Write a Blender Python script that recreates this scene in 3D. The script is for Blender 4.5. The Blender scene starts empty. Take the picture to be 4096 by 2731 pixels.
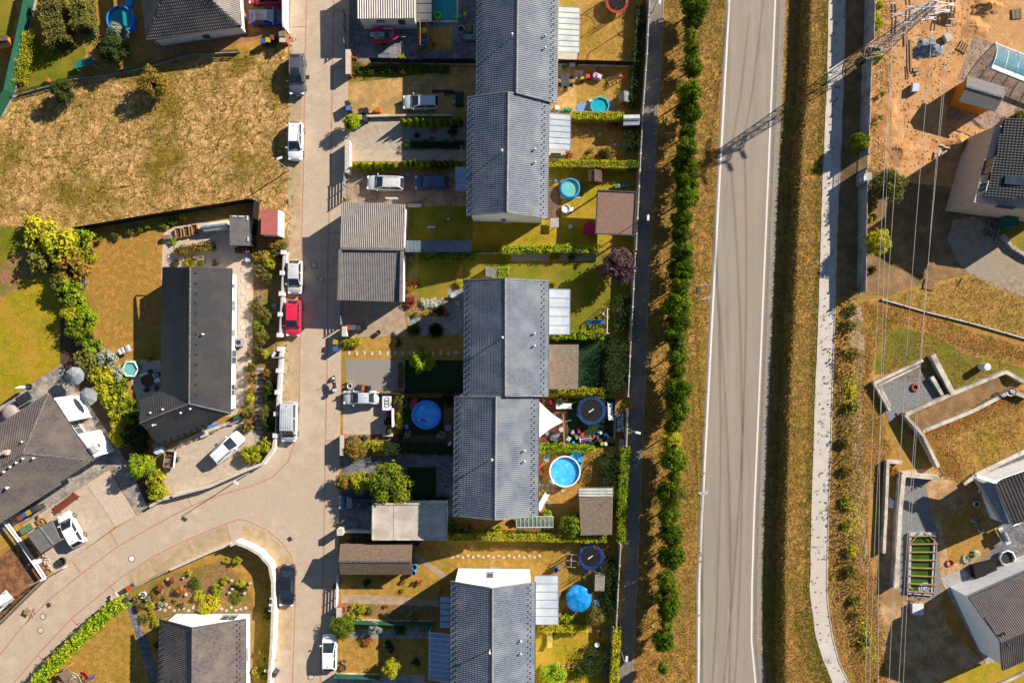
import bpy,math,random
import numpy as np
from mathutils import Vector,Matrix
random.seed(7); RNG = np.random.default_rng(7)
sc = bpy.context.scene
R = math.radians
# ---------------------------------------------------------------- camera, sky, sun, exposure
D,S = 85.0,33.0                 # flying height (m) and photo pixels per metre on the ground
cam = bpy.data.objects.new('camera',bpy.data.cameras.new('camera')); sc.collection.objects.link(cam)
cam.location = (0,0,D); cam.data.sensor_fit = 'HORIZONTAL'
cam.data.angle = 2*math.atan(2048/(D*S)); cam.data.clip_end = 6000; cam.data.clip_start = .5
sc.camera = cam
SUN_EL,SUN_AZ = 27.5,33.0       # elevation; direction towards the sun, degrees counter-clockwise from +x
wd = bpy.data.worlds.new('World'); sc.world = wd; wd.use_nodes = True
nt = wd.node_tree; sky = nt.nodes.new('ShaderNodeTexSky'); sky.sky_type = 'NISHITA'; sky.sun_disc = False
sky.sun_elevation = R(SUN_EL); sky.sun_rotation = R(90-SUN_AZ); sky.air_density = 1.0; sky.dust_density = .2; sky.ozone_density = 3.0
bg = nt.nodes['Background']; bg.inputs[1].default_value = .056; nt.links.new(sky.outputs[0],bg.inputs[0])
sl = bpy.data.lights.new('sun','SUN'); sl.energy = 5.0; sl.angle = R(.5); sl.color = (1,.93,.82)
so = bpy.data.objects.new('sun',sl); sc.collection.objects.link(so); so.location = (60,40,60)
sv = Vector((math.cos(R(SUN_EL))*math.cos(R(SUN_AZ)),math.cos(R(SUN_EL))*math.sin(R(SUN_AZ)),math.sin(R(SUN_EL))))
so.rotation_euler = sv.to_track_quat('Z','Y').to_euler()
vs = sc.view_settings; vs.view_transform = 'Standard'; vs.look = 'None'; vs.exposure = 1.1; vs.gamma = 1; vs.use_curve_mapping = False
# ---------------------------------------------------------------- place helpers: a photo pixel and a height give a point
EH = 1.4                          # the land east of the road stands this much higher
YT = [0,200,400,600,700,1000,1300,1400,1700,2000,2300,2731]
XL = [3152,3144,3134,3116,3111,3102,3088,3080,3070,3060,3050,3050]
XR = [3250,3244,3232,3214,3208,3194,3182,3174,3160,3152,3144,3146]
def gzv(x,y):
    xl = np.interp(y,YT,XL); xr = np.interp(y,YT,XR)
    t = np.clip((x-xr)/(.5*(xr-xl))+1,0,1); return EH*t*t*(3-2*t)
def gz(x,y): return float(gzv(x,y))
def W(x,y,h=0.0):
    z = h+gz(x,y); k = (D-z)/(D*S); return Vector(((x-2048)*k,(1365.5-y)*k,z))
def ang(x0,y0,x1,y1): return math.atan2(-(y1-y0),x1-x0)
def ray_plane(px,py,p0,n):
    o = Vector((0,0,D)); d = Vector(((px-2048)/S,(1365.5-py)/S,0))-o
    return o+d*((p0-o).dot(n)/d.dot(n))
# ---------------------------------------------------------------- materials
def lin(c): return c/12.92 if c <= .04045 else ((c+.055)/1.055)**2.4
K = 1.45
def A(hx,k=None):                # colour of a surface from its sunlit look in the photograph
    k = k or K; c = [lin(int(hx[i:i+2],16)/255)/k for i in (0,2,4)]; g = .3*c[0]+.6*c[1]+.1*c[2]
    return tuple(max(.003,min(.85,g+(v-g)*1.04)) for v in c)
MATS = {}
def mix(nt,a,b,fac,mode='MIX'):
    n = nt.nodes.new('ShaderNodeMix'); n.data_type = 'RGBA'; n.blend_type = mode
    for s,v in ((n.inputs[0],fac),(n.inputs[6],a),(n.inputs[7],b)):
        if hasattr(v,'links') or isinstance(v,bpy.types.NodeSocket): nt.links.new(v,s)
        elif isinstance(v,tuple): s.default_value = (*v[:3],1)
        else: s.default_value = v
    return n.outputs[2]
def mat(key,c1,c2=None,s=2.0,c3=None,s3=.25,rough=.85,bump=0,bs=20,metal=0,spec=.2,brick=None,wave=None,rot=0,edge=(.38,.62),leaf=0,alpha=1,coat=0,trans=0,stretch=None,e3=(.45,.62)):
    m = bpy.data.materials.new(key); m.use_nodes = True; nt = m.node_tree; b = nt.nodes['Principled BSDF']
    N = nt.nodes.new; L = nt.links.new
    geo = N('ShaderNodeNewGeometry'); mp = N('ShaderNodeMapping'); mp.inputs['Rotation'].default_value[2] = rot
    if stretch: mp.inputs['Scale'].default_value = stretch
    L(geo.outputs['Position'],mp.inputs[0]); pos = mp.outputs[0]
    def noise(sc_,det=5,r=.6):
        n = N('ShaderNodeTexNoise'); n.inputs['Scale'].default_value = sc_; n.inputs['Detail'].default_value = det; n.inputs['Roughness'].default_value = r
        L(pos,n.inputs['Vector']); return n.outputs[0]
    def ramp(f,a,z):
        r = N('ShaderNodeMapRange'); r.inputs[1].default_value = a; r.inputs[2].default_value = z; L(f,r.inputs[0]); return r.outputs[0]
    col = c1
    if c2: col = mix(nt,c1,c2,ramp(noise(s),*edge))
    if c3: col = mix(nt,col,c3,ramp(noise(s3,4),*e3))
    if bump and not leaf:         # fine grain of the surface itself
        gr = N('ShaderNodeMapRange'); gr.inputs[1].default_value = .3; gr.inputs[2].default_value = .7; lo = .62 if bump >= .45 else .84; gr.inputs[3].default_value = lo; gr.inputs[4].default_value = 2.0-lo-.04
        gn = N('ShaderNodeTexNoise'); gn.inputs['Scale'].default_value = 6.5; gn.inputs['Detail'].default_value = 6; gn.inputs['Roughness'].default_value = .75; L(geo.outputs['Position'],gn.inputs['Vector']); L(gn.outputs[0],gr.inputs[0])
        col = mix(nt,col,gr.outputs[0],1.0,'MULTIPLY')
    if brick:
        bw,bh,mort,var = brick[:4]
        t = N('ShaderNodeTexBrick'); t.inputs['Scale'].default_value = 1; t.inputs['Brick Width'].default_value = bw; t.inputs['Row Height'].default_value = bh
        t.inputs['Mortar Size'].default_value = brick[4] if len(brick) > 4 else .012; t.inputs['Color1'].default_value = (1,1,1,1); t.inputs['Color2'].default_value = (var,var,var,1)
        t.inputs['Mortar'].default_value = (mort,mort,mort,1); t.inputs['Bias'].default_value = 0
        L(pos,t.inputs[0]); col = mix(nt,col,t.outputs[0],1.0,'MULTIPLY')
    if leaf:
        oi = N('ShaderNodeObjectInfo'); col = mix(nt,col,tuple(.6*v for v in (c2 or c1)),ramp(oi.outputs['Random'],0,1.8))
    if isinstance(col,tuple): b.inputs['Base Color'].default_value = (*col,1)
    else: L(col,b.inputs['Base Color'])
    b.inputs['Roughness'].default_value = rough; b.inputs['Metallic'].default_value = metal
    b.inputs['Specular IOR Level'].default_value = spec; b.inputs['Coat Weight'].default_value = coat; b.inputs['Coat Roughness'].default_value = .08
    b.inputs['Alpha'].default_value = alpha; b.inputs['Transmission Weight'].default_value = trans
    if bump:
        bn = N('ShaderNodeBump'); bn.inputs['Strength'].default_value = bump; bn.inputs['Distance'].default_value = .05
        L(noise(bs,3),bn.inputs['Height']); L(bn.outputs[0],b.inputs['Normal'])
    if leaf:
        tr = N('ShaderNodeBsdfTranslucent'); ms = N('ShaderNodeMixShader'); ms.inputs[0].default_value = leaf
        if isinstance(col,tuple): tr.inputs[0].default_value = (*col,1)
        else: L(col,tr.inputs[0])
        L(b.outputs[0],ms.inputs[1]); L(tr.outputs[0],ms.inputs[2]); L(ms.outputs[0],nt.nodes['Material Output'].inputs[0])
    MATS[key] = m; return m
def M(k):
    if k not in MATS:             # '#rrggbb' is plain paint, '#rrggbb~' the same with wear
        h = k[1:7]; c = A(h)
        mat(k,c,tuple(v*.72 for v in c),s=3 if '~' in k else 8,rough=.55 if '!' not in k else .2,bump=.1 if '~' in k else 0,spec=.3)
    return MATS[k]
# ---------------------------------------------------------------- mesh collector
class MB:
    def __init__(s): s.v = []; s.f = []
    def add(s,vs,fs):
        o = len(s.v); s.v += [tuple(v) for v in vs]; s.f += [tuple(i+o for i in f) for f in fs]; return s
    def box(s,c,d,rz=0,tilt=None):
        x,y,z = d[0]/2,d[1]/2,d[2]/2
        p = [Vector(q) for q in ((-x,-y,-z),(x,-y,-z),(x,y,-z),(-x,y,-z),(-x,-y,z),(x,-y,z),(x,y,z),(-x,y,z))]
        m = Matrix.Rotation(rz,3,'Z')
        if tilt: m = m @ Matrix.Rotation(tilt[1],3,tilt[0])
        return s.add([m @ q+Vector(c) for q in p],[(0,3,2,1),(4,5,6,7),(0,1,5,4),(1,2,6,5),(2,3,7,6),(3,0,4,7)])
    def bar(s,p,q,w,h):       # straight bar with a w x h section
        p = Vector(p); q = Vector(q); d = (q-p).normalized(); u = Vector((0,0,1))
        if abs(d.z) > .95: u = Vector((1,0,0))
        a = d.cross(u).normalized()*w/2; b = a.cross(d).normalized()*h/2
        vs = [p-a-b,p+a-b,p+a+b,p-a+b,q-a-b,q+a-b,q+a+b,q-a+b]
        return s.add(vs,[(0,1,2,3),(7,6,5,4),(0,4,5,1),(1,5,6,2),(2,6,7,3),(3,7,4,0)])
    def tube(s,pts,r,n=6,closed=False):
        pts = [Vector(p) for p in pts]; N = len(pts); vs = []; fs = []
        rs = r if isinstance(r,(list,tuple)) else [r]*N
        for i,p in enumerate(pts):
            a = pts[(i-1) % N] if (i or closed) else p; b = pts[(i+1) % N] if (i < N-1 or closed) else p
            d = (b-a).normalized(); u = Vector((0,0,1)) if abs(d.z) < .9 else Vector((1,0,0))
            e = d.cross(u).normalized(); g = e.cross(d)
            vs += [p+(e*math.cos(2*math.pi*k/n)+g*math.sin(2*math.pi*k/n))*rs[i] for k in range(n)]
        for i in range(N if closed else N-1):
            for k in range(n):
                j = (i+1) % N; fs.append((i*n+k,i*n+(k+1) % n,j*n+(k+1) % n,j*n+k))
        if not closed: fs += [tuple(range(n))[::-1],tuple(range((N-1)*n,N*n))]
        return s.add(vs,fs)
    def cyl(s,c,r,h,n=16,r2=None):
        r2 = r if r2 is None else r2; c = Vector(c)
        vs = [c+Vector((q*math.cos(2*math.pi*k/n),q*math.sin(2*math.pi*k/n),z)) for q,z in ((r,0),(r2,h)) for k in range(n)]
        return s.add(vs,[(k,(k+1) % n,n+(k+1) % n,n+k) for k in range(n)]+[tuple(range(n))[::-1],tuple(range(n,2*n))])
    def lathe(s,prof,c=(0,0,0),n=24,cap=False):
        c = Vector(c); m = len(prof)
        vs = [c+Vector((r*math.cos(2*math.pi*k/n),r*math.sin(2*math.pi*k/n),z)) for k in range(n) for r,z in prof]
        fs = [(k*m+i,((k+1) % n)*m+i,((k+1) % n)*m+i+1,k*m+i+1) for k in range(n) for i in range(m-1)]
        if cap: fs.append(tuple(k*m+m-1 for k in range(n)))
        return s.add(vs,fs)
    def prism(s,poly,z0,z1):   # poly: (x, y) points; z1 may be a list of heights
        n = len(poly); a = sum(poly[i][0]*poly[(i+1) % n][1]-poly[(i+1) % n][0]*poly[i][1] for i in range(n))
        zt = z1 if isinstance(z1,(list,tuple)) else [z1]*n; zb = z0 if isinstance(z0,(list,tuple)) else [z0]*n
        idx = list(range(n)) if a > 0 else list(range(n))[::-1]
        vs = [(poly[i][0],poly[i][1],zb[i]) for i in idx]+[(poly[i][0],poly[i][1],zt[i]) for i in idx]
        return s.add(vs,[tuple(range(n))[::-1],tuple(range(n,2*n))]+[(i,(i+1) % n,n+(i+1) % n,n+i) for i in range(n)])
    def ball(s,c,r,n=10,sq=1.0):
        m = n//2; return s.lathe([(max(.001,r*math.sin(math.pi*i/m)),-r*sq*math.cos(math.pi*i/m)) for i in range(m+1)],c,n)
    def mesh(s,name,mt,smooth=False):
        me = bpy.data.meshes.new(name); me.from_pydata(s.v,[],s.f); me.update()
        if mt: me.materials.append(M(mt) if isinstance(mt,str) else mt)
        if smooth: me.shade_smooth()
        return me
    def build(s,name,mt,parent=None,world=False,smooth=False,**kw):
        if world and parent is not None:
            o = Vector(); q = parent
            while q is not None: o += q.location; q = q.parent
            s.v = [(a-o.x,b-o.y,c-o.z) for a,b,c in s.v]
        return link(name,s.mesh(name,mt,smooth),parent,**kw)
def link(name,me,parent=None,loc=None,rot=None,scale=None,label=None,cat=None,group=None,kind=None,mt=None):
    o = bpy.data.objects.new(name,me); sc.collection.objects.link(o)
    if parent is not None: o.parent = parent
    if loc is not None: o.location = loc
    if rot is not None: o.rotation_euler = rot
    if scale is not None: o.scale = scale
    if mt: o.material_slots[0].link = 'OBJECT'; o.material_slots[0].material = M(mt)
    for k,v in (('label',label),('category',cat),('group',group),('kind',kind)):
        if v: o[k] = v
    return o
def thing(name,label,cat,x=None,y=None,h=0.0,rz=0.0,group=None,loc=None):
    return link(name,None,None,loc if loc is not None else W(x,y,h),(0,0,rz),None,label,cat,group)
def npmesh(name,V,F,mt=None,smooth=False):
    me = bpy.data.meshes.new(name); n = F.shape[1]
    me.vertices.add(len(V)); me.vertices.foreach_set('co',np.ascontiguousarray(V,np.float32).ravel())
    me.loops.add(F.size); me.loops.foreach_set('vertex_index',np.ascontiguousarray(F,np.int32).ravel())
    me.polygons.add(len(F)); me.polygons.foreach_set('loop_start',np.arange(0,F.size,n,dtype=np.int32))
    me.update(calc_edges=True)
    if mt: me.materials.append(M(mt))
    me.shade_smooth() if smooth else me.shade_flat()
    return me
def dup(root,loc,rz=0,label=None):
    r = root.copy(); sc.collection.objects.link(r); r.location = loc; r.rotation_euler = (0,0,rz)
    if label: r['label'] = label
    for ch in root.children:
        c = ch.copy(); sc.collection.objects.link(c); c.parent = r
        for g in ch.children:
            d = g.copy(); sc.collection.objects.link(d); d.parent = c
    return r
ORD = ['first','second','third','fourth','fifth','sixth','seventh','eighth','ninth','tenth','eleventh','twelfth']
ORD += [a+'-'+b if b else c for a,c in (('',''),) for b in ()]
TEN = ['thirteenth','fourteenth','fifteenth','sixteenth','seventeenth','eighteenth','nineteenth','twentieth']+['twenty-'+o for o in ORD[:9]]+['thirtieth']+['thirty-'+o for o in ORD[:9]]
ORD += TEN
def inside(px,py,poly):
    c = np.zeros(len(px),bool); n = len(poly)
    for i in range(n):
        x0,y0 = poly[i]; x1,y1 = poly[(i+1) % n]
        if y0 == y1: continue
        c ^= ((y0 > py) != (y1 > py)) & (px < (x1-x0)*(py-y0)/(y1-y0)+x0)
    return c
# ---------------------------------------------------------------- surface materials
mat('ground',A('c8944e'),A('a07838'),.9,A('9c8036'),.12,bump=.6,bs=9)
mat('meadow',A('f4c88c'),A('d0a05c'),1.6,A('9a8030'),.2,e3=(.44,.66),bump=.8,bs=7)
mat('verge',A('d09c56'),A('9c7434'),2.2,A('84702a'),.3,e3=(.5,.75),bump=.7,bs=9)
mat('lawn',A('b09a24'),A('8c861c'),1.0,A('c0963c'),.3,e3=(.4,.7),bump=.5,bs=14)
mat('lawn_dry',A('c69850'),A('a8803c'),1.5,A('948028'),.35,e3=(.45,.75),bump=.5,bs=14)
mat('lawn_brown',A('c8924e'),A('a07838'),1.6,A('a8843c'),.4,bump=.5,bs=14)
mat('lawn_green',A('7a7c18'),A('566410'),1.2,A('a08632'),.3,e3=(.4,.7),bump=.5,bs=14)
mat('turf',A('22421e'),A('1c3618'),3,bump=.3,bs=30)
mat('sand',A('d8ac70'),A('bc9054'),1.2,A('a88a58'),.5,bump=.5,bs=12)
mat('dig_soil',A('dca872'),A('bb8450'),.7,A('ca9a66'),.15,bump=.9,bs=4)
mat('dark_soil',A('a8845c'),A('8a6844'),1.0,A('7a6440'),.3,bump=.7,bs=6)
mat('track',A('d2b496'),A('ae8e70'),1.6,A('8c7850'),.5,bump=.7,bs=9)
mat('dirt',A('d6ae82'),A('b48a5e'),1.1,A('a07c50'),.4,bump=.7,bs=9)
mat('bark',A('8f6244'),A('5d3f2e'),6,A('a97850'),1.1,bump=.9,bs=18)
mat('mulch_dark',A('6a5040'),A('46372e'),7,bump=.8,bs=18)
mat('bed_soil',A('b48560'),A('8a6444'),3,A('7d7a30'),.7,bump=.8,bs=14)
mat('white_gravel',A('ead6c2'),A('c2a892'),14,A('d8c0a8'),.8,bump=.9,bs=26)
mat('pebble',A('b5a898'),A('857a70'),13,bump=1.0,bs=22)
mat('grey_gravel',A('a5a09c'),A('6f6d6e'),9,A('8a8784'),.6,bump=1.0,bs=20)
mat('asphalt_pad',A('a59c92'),A('8c847c'),12,bump=.4,bs=40)
mat('street',A('dec8ae'),A('d0b89e'),.7,A('d4bea6'),.12,brick=(.21,.105,.66,.86,.01),rot=.03,bump=.25,bs=30)
mat('street_edge',A('d6bc98'),A('c4a680'),1.2,A('b09a6a'),.5,e3=(.5,.8),brick=(.21,.105,.72,.9,.012),rot=1.6,bump=.3,bs=30)
mat('red_paver',A('cf9c86'),A('bf8672'),3,brick=(.21,.105,.85,.9))
mat('asphalt',A('ac9e90'),A('9a8d80'),1.1,A('a89888'),.3,bump=.4,bs=60,stretch=(1.0,.06,1))
mat('asphalt_edge',A('968a7e'),A('84796e'),4,bump=.5,bs=40)
mat('line_paint',A('f4efe8'),A('e2dbd2'),5)
mat('shoulder',A('b8aca0'),A('857c74'),9,A('a3957c'),.8,bump=1.0,bs=16)
mat('footway',A('e0d6cc'),A('d0c4b8'),.8,A('d8cabb'),.15,brick=(.21,.21,.8,.95,.014),rot=.02)
mat('path_tar',A('8e857c'),A('7a726a'),3,A('96897c'),.5,bump=.4,bs=30)
mat('paver_grey',A('b0a8a2'),A('8c8683'),2.2,A('c2b6aa'),.5,brick=(.3,.2,.62,.72,.014))
mat('paver_slate',A('8d8b90'),A('6e6d74'),2.6,A('a39e9a'),.6,brick=(.34,.22,.6,.62,.014),rot=.0)
mat('paver_mix',A('b5aaa0'),A('8c8380'),1.6,A('cabba6'),.7,brick=(.36,.24,.7,.68,.014),rot=.56)
mat('paver_beige',A('d9c4ac'),A('c6ae94'),1.4,A('cdbca8'),.4,brick=(.24,.16,.78,.88,.012))
mat('paver_diag',A('d9c6b2'),A('c4b09a'),1.4,brick=(.28,.2,.5,.95,.03),rot=.78)
mat('paver_brown',A('b59a86'),A('93796a'),2.0,A('c6ac94'),.6,brick=(.26,.18,.62,.68,.014))
mat('paver_drive',A('c2a98e'),A('b0957a'),1.2,brick=(.22,.12,.8,.86,.012),rot=.02)
mat('paver_orange',A('c08a58'),A('a06c42'),1.5,A('ae8a66'),.5,brick=(.24,.16,.75,.8,.012),rot=.1)
mat('slab',A('dccfc0'),A('c6b8a8'),3,bump=.2)
mat('slab_grey',A('b8b2ac'),A('a09a94'),3,bump=.2)
mat('concrete',A('e4d8c6'),A('d0c2b0'),1.4,A('a89c8e'),.6,bump=.2,bs=16)
mat('concrete_dark',A('a89e94'),A('8e857c'),1.4,A('c0b4a4'),.6,bump=.3,bs=16)
mat('stone',A('cdbfae'),A('a08f7c'),5,bump=.5)
mat('cobble',A('c2ae94'),A('a08a70'),1.5,A('b0a08a'),.3,brick=(.22,.16,.62,.85,.02),rot=.5)
mat('deck_wood',A('8a6f58'),A('6f5846'),2,brick=(3.0,.14,.3,.8,.012),rot=1.571,stretch=(1,1,1))
mat('deck_red',A('8c5a42'),A('6e4433'),2,brick=(.14,3.0,.3,.8,.012),rot=0)
mat('grass_straw',A('ffdca4'),A('d6a45c'),5,A('a08a34'),.2,e3=(.44,.66),leaf=.4,rough=.9)
mat('grass_verge',A('f8c884'),A('8a6a28'),5,A('98862c'),.3,e3=(.5,.75),leaf=.4,rough=.9)
mat('grass_lawn',A('c4b43a'),A('8c8c20'),5,A('d4ac4a'),.3,leaf=.4,rough=.9)
mat('grass_green',A('6f8418'),A('4f6a10'),1.4,A('8e8a26'),.4,leaf=.3,rough=.9)
mat('grass_dry',A('f0c470'),A('b8923c'),5,A('a8a030'),.35,leaf=.4,rough=.9)
mat('grass_olive',A('a89a34'),A('6e6a1e'),4,A('c09a44'),.5,leaf=.3,rough=.9)
mat('grass_orange',A('f4c07a'),A('c08238'),5,A('a8903a'),.4,leaf=.3,rough=.9)
# ---------------------------------------------------------------- ground sheet
xs = np.unique(np.concatenate([[-60000,-20000,-8000,-3000],np.arange(-1200,3030,90),np.arange(3030,3260,8),np.arange(3270,5400,90),[8000,20000,60000]]))
ys = np.unique(np.concatenate([[-60000,-20000,-8000,-3000],np.arange(-1200,4000,60),[8000,20000,60000]]))
X,Y = np.meshgrid(xs,ys); Z = gzv(X,Y); k = (D-Z)/(D*S)
V = np.stack([(X-2048)*k,(1365.5-Y)*k,Z],-1).reshape(-1,3); n = len(xs)
i = (np.arange(len(ys)-1)[:,None]*n+np.arange(n-1)[None,:]).ravel()
link('ground',npmesh('ground',V,np.stack([i,i+n,i+n+1,i+1],1),'ground'),kind='structure')
def sheet(name,poly,mt,dz,kind='structure',parent=None):
    b = MB(); b.add([W(x,y,dz) for x,y in poly],[tuple(range(len(poly)))])
    o = b.build(name,mt,parent,kind=kind if parent is None else None)
    if o.data.polygons[0].normal.z < 0: o.data.flip_normals()
    return o
def rect(name,x0,y0,x1,y1,mt,dz): return sheet(name,[(x0,y0),(x1,y0),(x1,y1),(x0,y1)],mt,dz)
def off(pts,w):                  # a polyline pushed sideways by w photo pixels
    out = []
    for i,(x,y) in enumerate(pts):
        a = pts[max(i-1,0)]; b = pts[min(i+1,len(pts)-1)]; dx,dy = b[0]-a[0],b[1]-a[1]; l = math.hypot(dx,dy)
        out.append((x-dy/l*w,y+dx/l*w))
    return out
def strip(name,pts,w,mt,dz,kind='structure',parent=None):
    a,c = off(pts,-w/2),off(pts,w/2); n = len(pts)
    b = MB(); b.add([W(x,y,dz) for x,y in a+c],[(i,i+1,n+i+1,n+i) for i in range(n-1)])
    o = b.build(name,mt,parent,kind=kind if parent is None else None)
    if o.data.polygons[0].normal.z < 0: o.data.flip_normals()
    return o
def band(name,left,right,mt,dz):
    n = len(left); b = MB(); b.add([W(x,y,dz) for x,y in left+right],[(i,n+i,n+i+1,i+1) for i in range(n-1)])
    o = b.build(name,mt,kind='structure')
    if o.data.polygons[0].normal.z < 0: o.data.flip_normals()
    return o
def sh(pts,dx): return [(x+dx,y) for x,y in pts]
def ext(pts): # carry a line on past both ends of the frame
    (x0,y0),(x1,y1) = pts[0],pts[1]; (x2,y2),(x3,y3) = pts[-2],pts[-1]
    f = 900/(y1-y0); g = 900/(y3-y2)
    return [(x0-(x1-x0)*f,y0-900)]+pts+[(x3+(x3-x2)*min(g,9),y3+(y3-y2)*min(g,9))]
# ---- the asphalt road with its edge lines, shoulder, ditch and footway
LL = ext([(2918,0),(2880,700),(2843,1400),(2809,2065),(2797,2343),(2795,2731)])
LR = ext([(3101,0),(3073,700),(3044,1400),(3016,2065),(3008,2343),(3006,2560),(3022,2731)])
yy = [-800,0,350,700,1050,1400,1750,2065,2200,2343,2450,2560,2640,2731,3200]
def at(pts,y):
    q = sorted(pts,key=lambda p: p[1]); return float(np.interp(y,[p[1] for p in q],[p[0] for p in q]))
ll = [(at(LL,y),y) for y in yy]; lr = [(at(LR,y),y) for y in yy]
band('road_edge',sh(ll,-14),sh(lr,20),'asphalt_edge',.02)
band('road',sh(ll,-8),sh(lr,8),'asphalt',.026)
strip('road_marking',ll,7.5,'line_paint',.031); strip('road_marking',lr,6.5,'line_paint',.031)
ditch = [(at(list(zip(XL,YT)),y),y) for y in yy]
band('shoulder',sh(lr,19),sh(lr,42),'shoulder',.015)
band('verge',sh(lr,41),sh(ditch,-2),'verge',.011)
FL = [(3318,-900),(3316,0),(3310,300),(3295,650),(3290,750),(3285,950),(3277,1200),(3270,1400),(3262,1550),(3255,1800),(3247,2060),(3242,2300),(3240,2360),(3248,2430),(3265,2550),(3295,2640),(3332,2731),(3420,2900)]
FR = [(3385,-900),(3382,0),(3375,300),(3362,650),(3355,780),(3347,950),(3342,1200),(3335,1400),(3330,1550),(3324,1800),(3314,2060),(3310,2250),(3308,2330),(3312,2420),(3331,2550),(3358,2650),(3397,2731),(3480,2900)]
fw = band('footway',FL,FR,'footway',.03)
strip('kerb',FR,4,'concrete',.07); strip('kerb',FL,3.5,'concrete',.05)
# ---- the block-paved street and its side street
ST = [(1168,-800),(1162,0),(1158,200),(1152,480),(1150,900),(1142,1050),(1134,1240),(1131,1460),(1124,1640),(1120,1740),(1098,1796),(1040,1856),(1000,1875),(850,1935),(690,1985),(600,2030),(470,2108),(330,2205),(270,2250),(190,2312),(100,2400),(0,2500),(-150,2640),(-150,3100),(110,3100),(130,2720),(230,2600),(350,2500),(455,2408),(530,2352),(600,2315),(680,2277),(850,2197),(932,2166),(957,2152),(1005,2163),(1050,2190),(1090,2235),(1102,2290),(1110,2420),(1108,2580),(1100,2731),(1095,3300),(1345,3300),(1348,2731),(1350,2480),(1354,2200),(1357,2000),(1360,1800),(1364,1500),(1366,1250),(1370,1000),(1380,750),(1390,600),(1394,300),(1396,0),(1396,-800)]
street = sheet('street',ST,'street',.02)
RL = [(1227,-700),(1226,0),(1219,330),(1213,700),(1205,1000),(1200,1300),(1196,1640),(1187,1745),(1152,1845),(1090,1908),(1000,1945),(900,1972),(800,2008),(700,2056),(600,2110),(469,2186),(324,2295),(201,2393),(89,2505),(0,2616),(-60,2690)]
RB = [(54,2731),(152,2616),(286,2472),(491,2304),(600,2233),(700,2181),(747,2159),(903,2094),(953,2077),(984,2081),(1069,2121),(1127,2170),(1162,2219),(1178,2282),(1181,2388),(1175,2567),(1170,2731),(1166,3000)]
RR = [(1336,-700),(1335,0),(1329,330),(1322,700),(1312,1000),(1310,1300),(1308,1480),(1303,1700),(1299,1950),(1295,2200),(1289,2400),(1283,2567),(1281,2731),(1276,3100)]
for p in (RL,RB,RR): strip('paver_line',p,5.5,'red_paver',.025)
for p in ([(1160,108),(1222,108)],[(1155,458),(1217,460)],[(1153,820),(1210,820)],[(1150,978),(1207,978)],[(1328,45),(1390,42)],[(1328,270),(1392,268)],[(1318,932),(1368,930)],[(1316,1118),(1366,1118)],[(1302,1760),(1360,1760)],[(1300,2025),(1358,2025)],[(1290,2225),(1352,2225)],[(747,1975),(765,2022)],[(440,2125),(470,2180)],[(290,2245),(322,2290)],[(748,2160),(772,2212)],[(903,2096),(922,2158)],[(600,2236),(622,2282)],[(440,2340),(458,2366)],[(286,2474),(315,2504)],[(148,2616),(168,2634)],[(1285,2455),(1348,2455)]):
    strip('paver_line',p,4.5,'red_paver',.0285)
sheet('street_edge',[(1156,230),(1210,230),(1200,1000),(1192,1640),(1180,1740),(1124,1740),(1130,1460),(1150,930),(1152,480)],'street_edge',.0235)
sheet('street_edge',[(957,2155),(980,2090),(1065,2128),(1120,2176),(1155,2224),(1170,2285),(1173,2388),(1165,2600),(1115,2600),(1114,2400),(1105,2290),(1092,2236),(1050,2192),(1005,2165)],'street_edge',.0235)
sheet('street_edge',[(600,2240),(745,2166),(900,2100),(930,2162),(850,2194),(680,2272),(600,2311),(530,2348),(500,2300)],'street_edge',.0235)
# ---- the back path between garden walls and the tree row
PL = ext([(2598,0),(2576,450),(2562,700),(2545,1000),(2531,1400),(2520,1750),(2508,2100),(2494,2350),(2476,2731)])
PR = ext([(2655,0),(2630,450),(2618,700),(2601,1000),(2584,1400),(2570,1750),(2556,2100),(2545,2350),(2527,2731)])
band('path',PL,PR,'path_tar',.02); strip('kerb',PR,3,'concrete_dark',.05)
# ---- grounds of the gardens
sheet('meadow',[(-700,470),(20,470),(85,385),(300,325),(470,300),(600,272),(760,222),(1000,214),(1150,185),(1153,480),(1151,900),(1110,985),(1048,990),(1030,812),(600,874),(330,922),(120,905),(-700,900)],'meadow',.006)
sheet('lawn',[(-700,900),(110,905),(150,970),(-40,1100),(-700,1300)],'lawn_green',.008)
sheet('mulch_bed',[(-100,1130),(110,985),(215,1020),(200,1085),(100,1130),(-100,1260)],'bed_soil',.010)
sheet('lawn',[(-700,1250),(0,1210),(110,1120),(220,1085),(246,1260),(241,1455),(-10,1622),(-700,1900)],'lawn',.012)
sheet('mulch_bed',[(240,1260),(330,1270),(420,1480),(520,1620),(560,1850),(640,1930),(592,2028),(463,1778),(362,1628),(262,1480),(240,1450)],'mulch_dark',.014)
sheet('patio',[(-60,1660),(245,1455),(362,1628),(463,1778),(515,1860),(592,2032),(548,2060),(440,1870),(340,1935),(150,2062),(60,2100),(-60,2170)],'paver_mix',.018)
sheet('driveway',[(90,2100),(345,1934),(460,2106),(330,2202),(270,2248),(215,2290),(160,2210)],'paver_beige',.016)
sheet('gravel_bed',[(346,1934),(436,1878),(546,2062),(462,2106)],'white_gravel',.019)
sheet('bark_bed',[(0,2225),(95,2150),(130,2185),(195,2300),(100,2395),(0,2495),(-200,2600),(-200,2300)],'bark',.010)
sheet('lawn',[(-60,2110),(60,2090),(100,2110),(40,2180),(-60,2230)],'lawn_dry',.011)
sheet('lawn',[(336,1140),(430,972),(520,945),(650,945),(655,1078),(648,1390),(640,1480),(545,1485),(490,1420),(425,1345),(388,1232)],'lawn_brown',.012)
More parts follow.
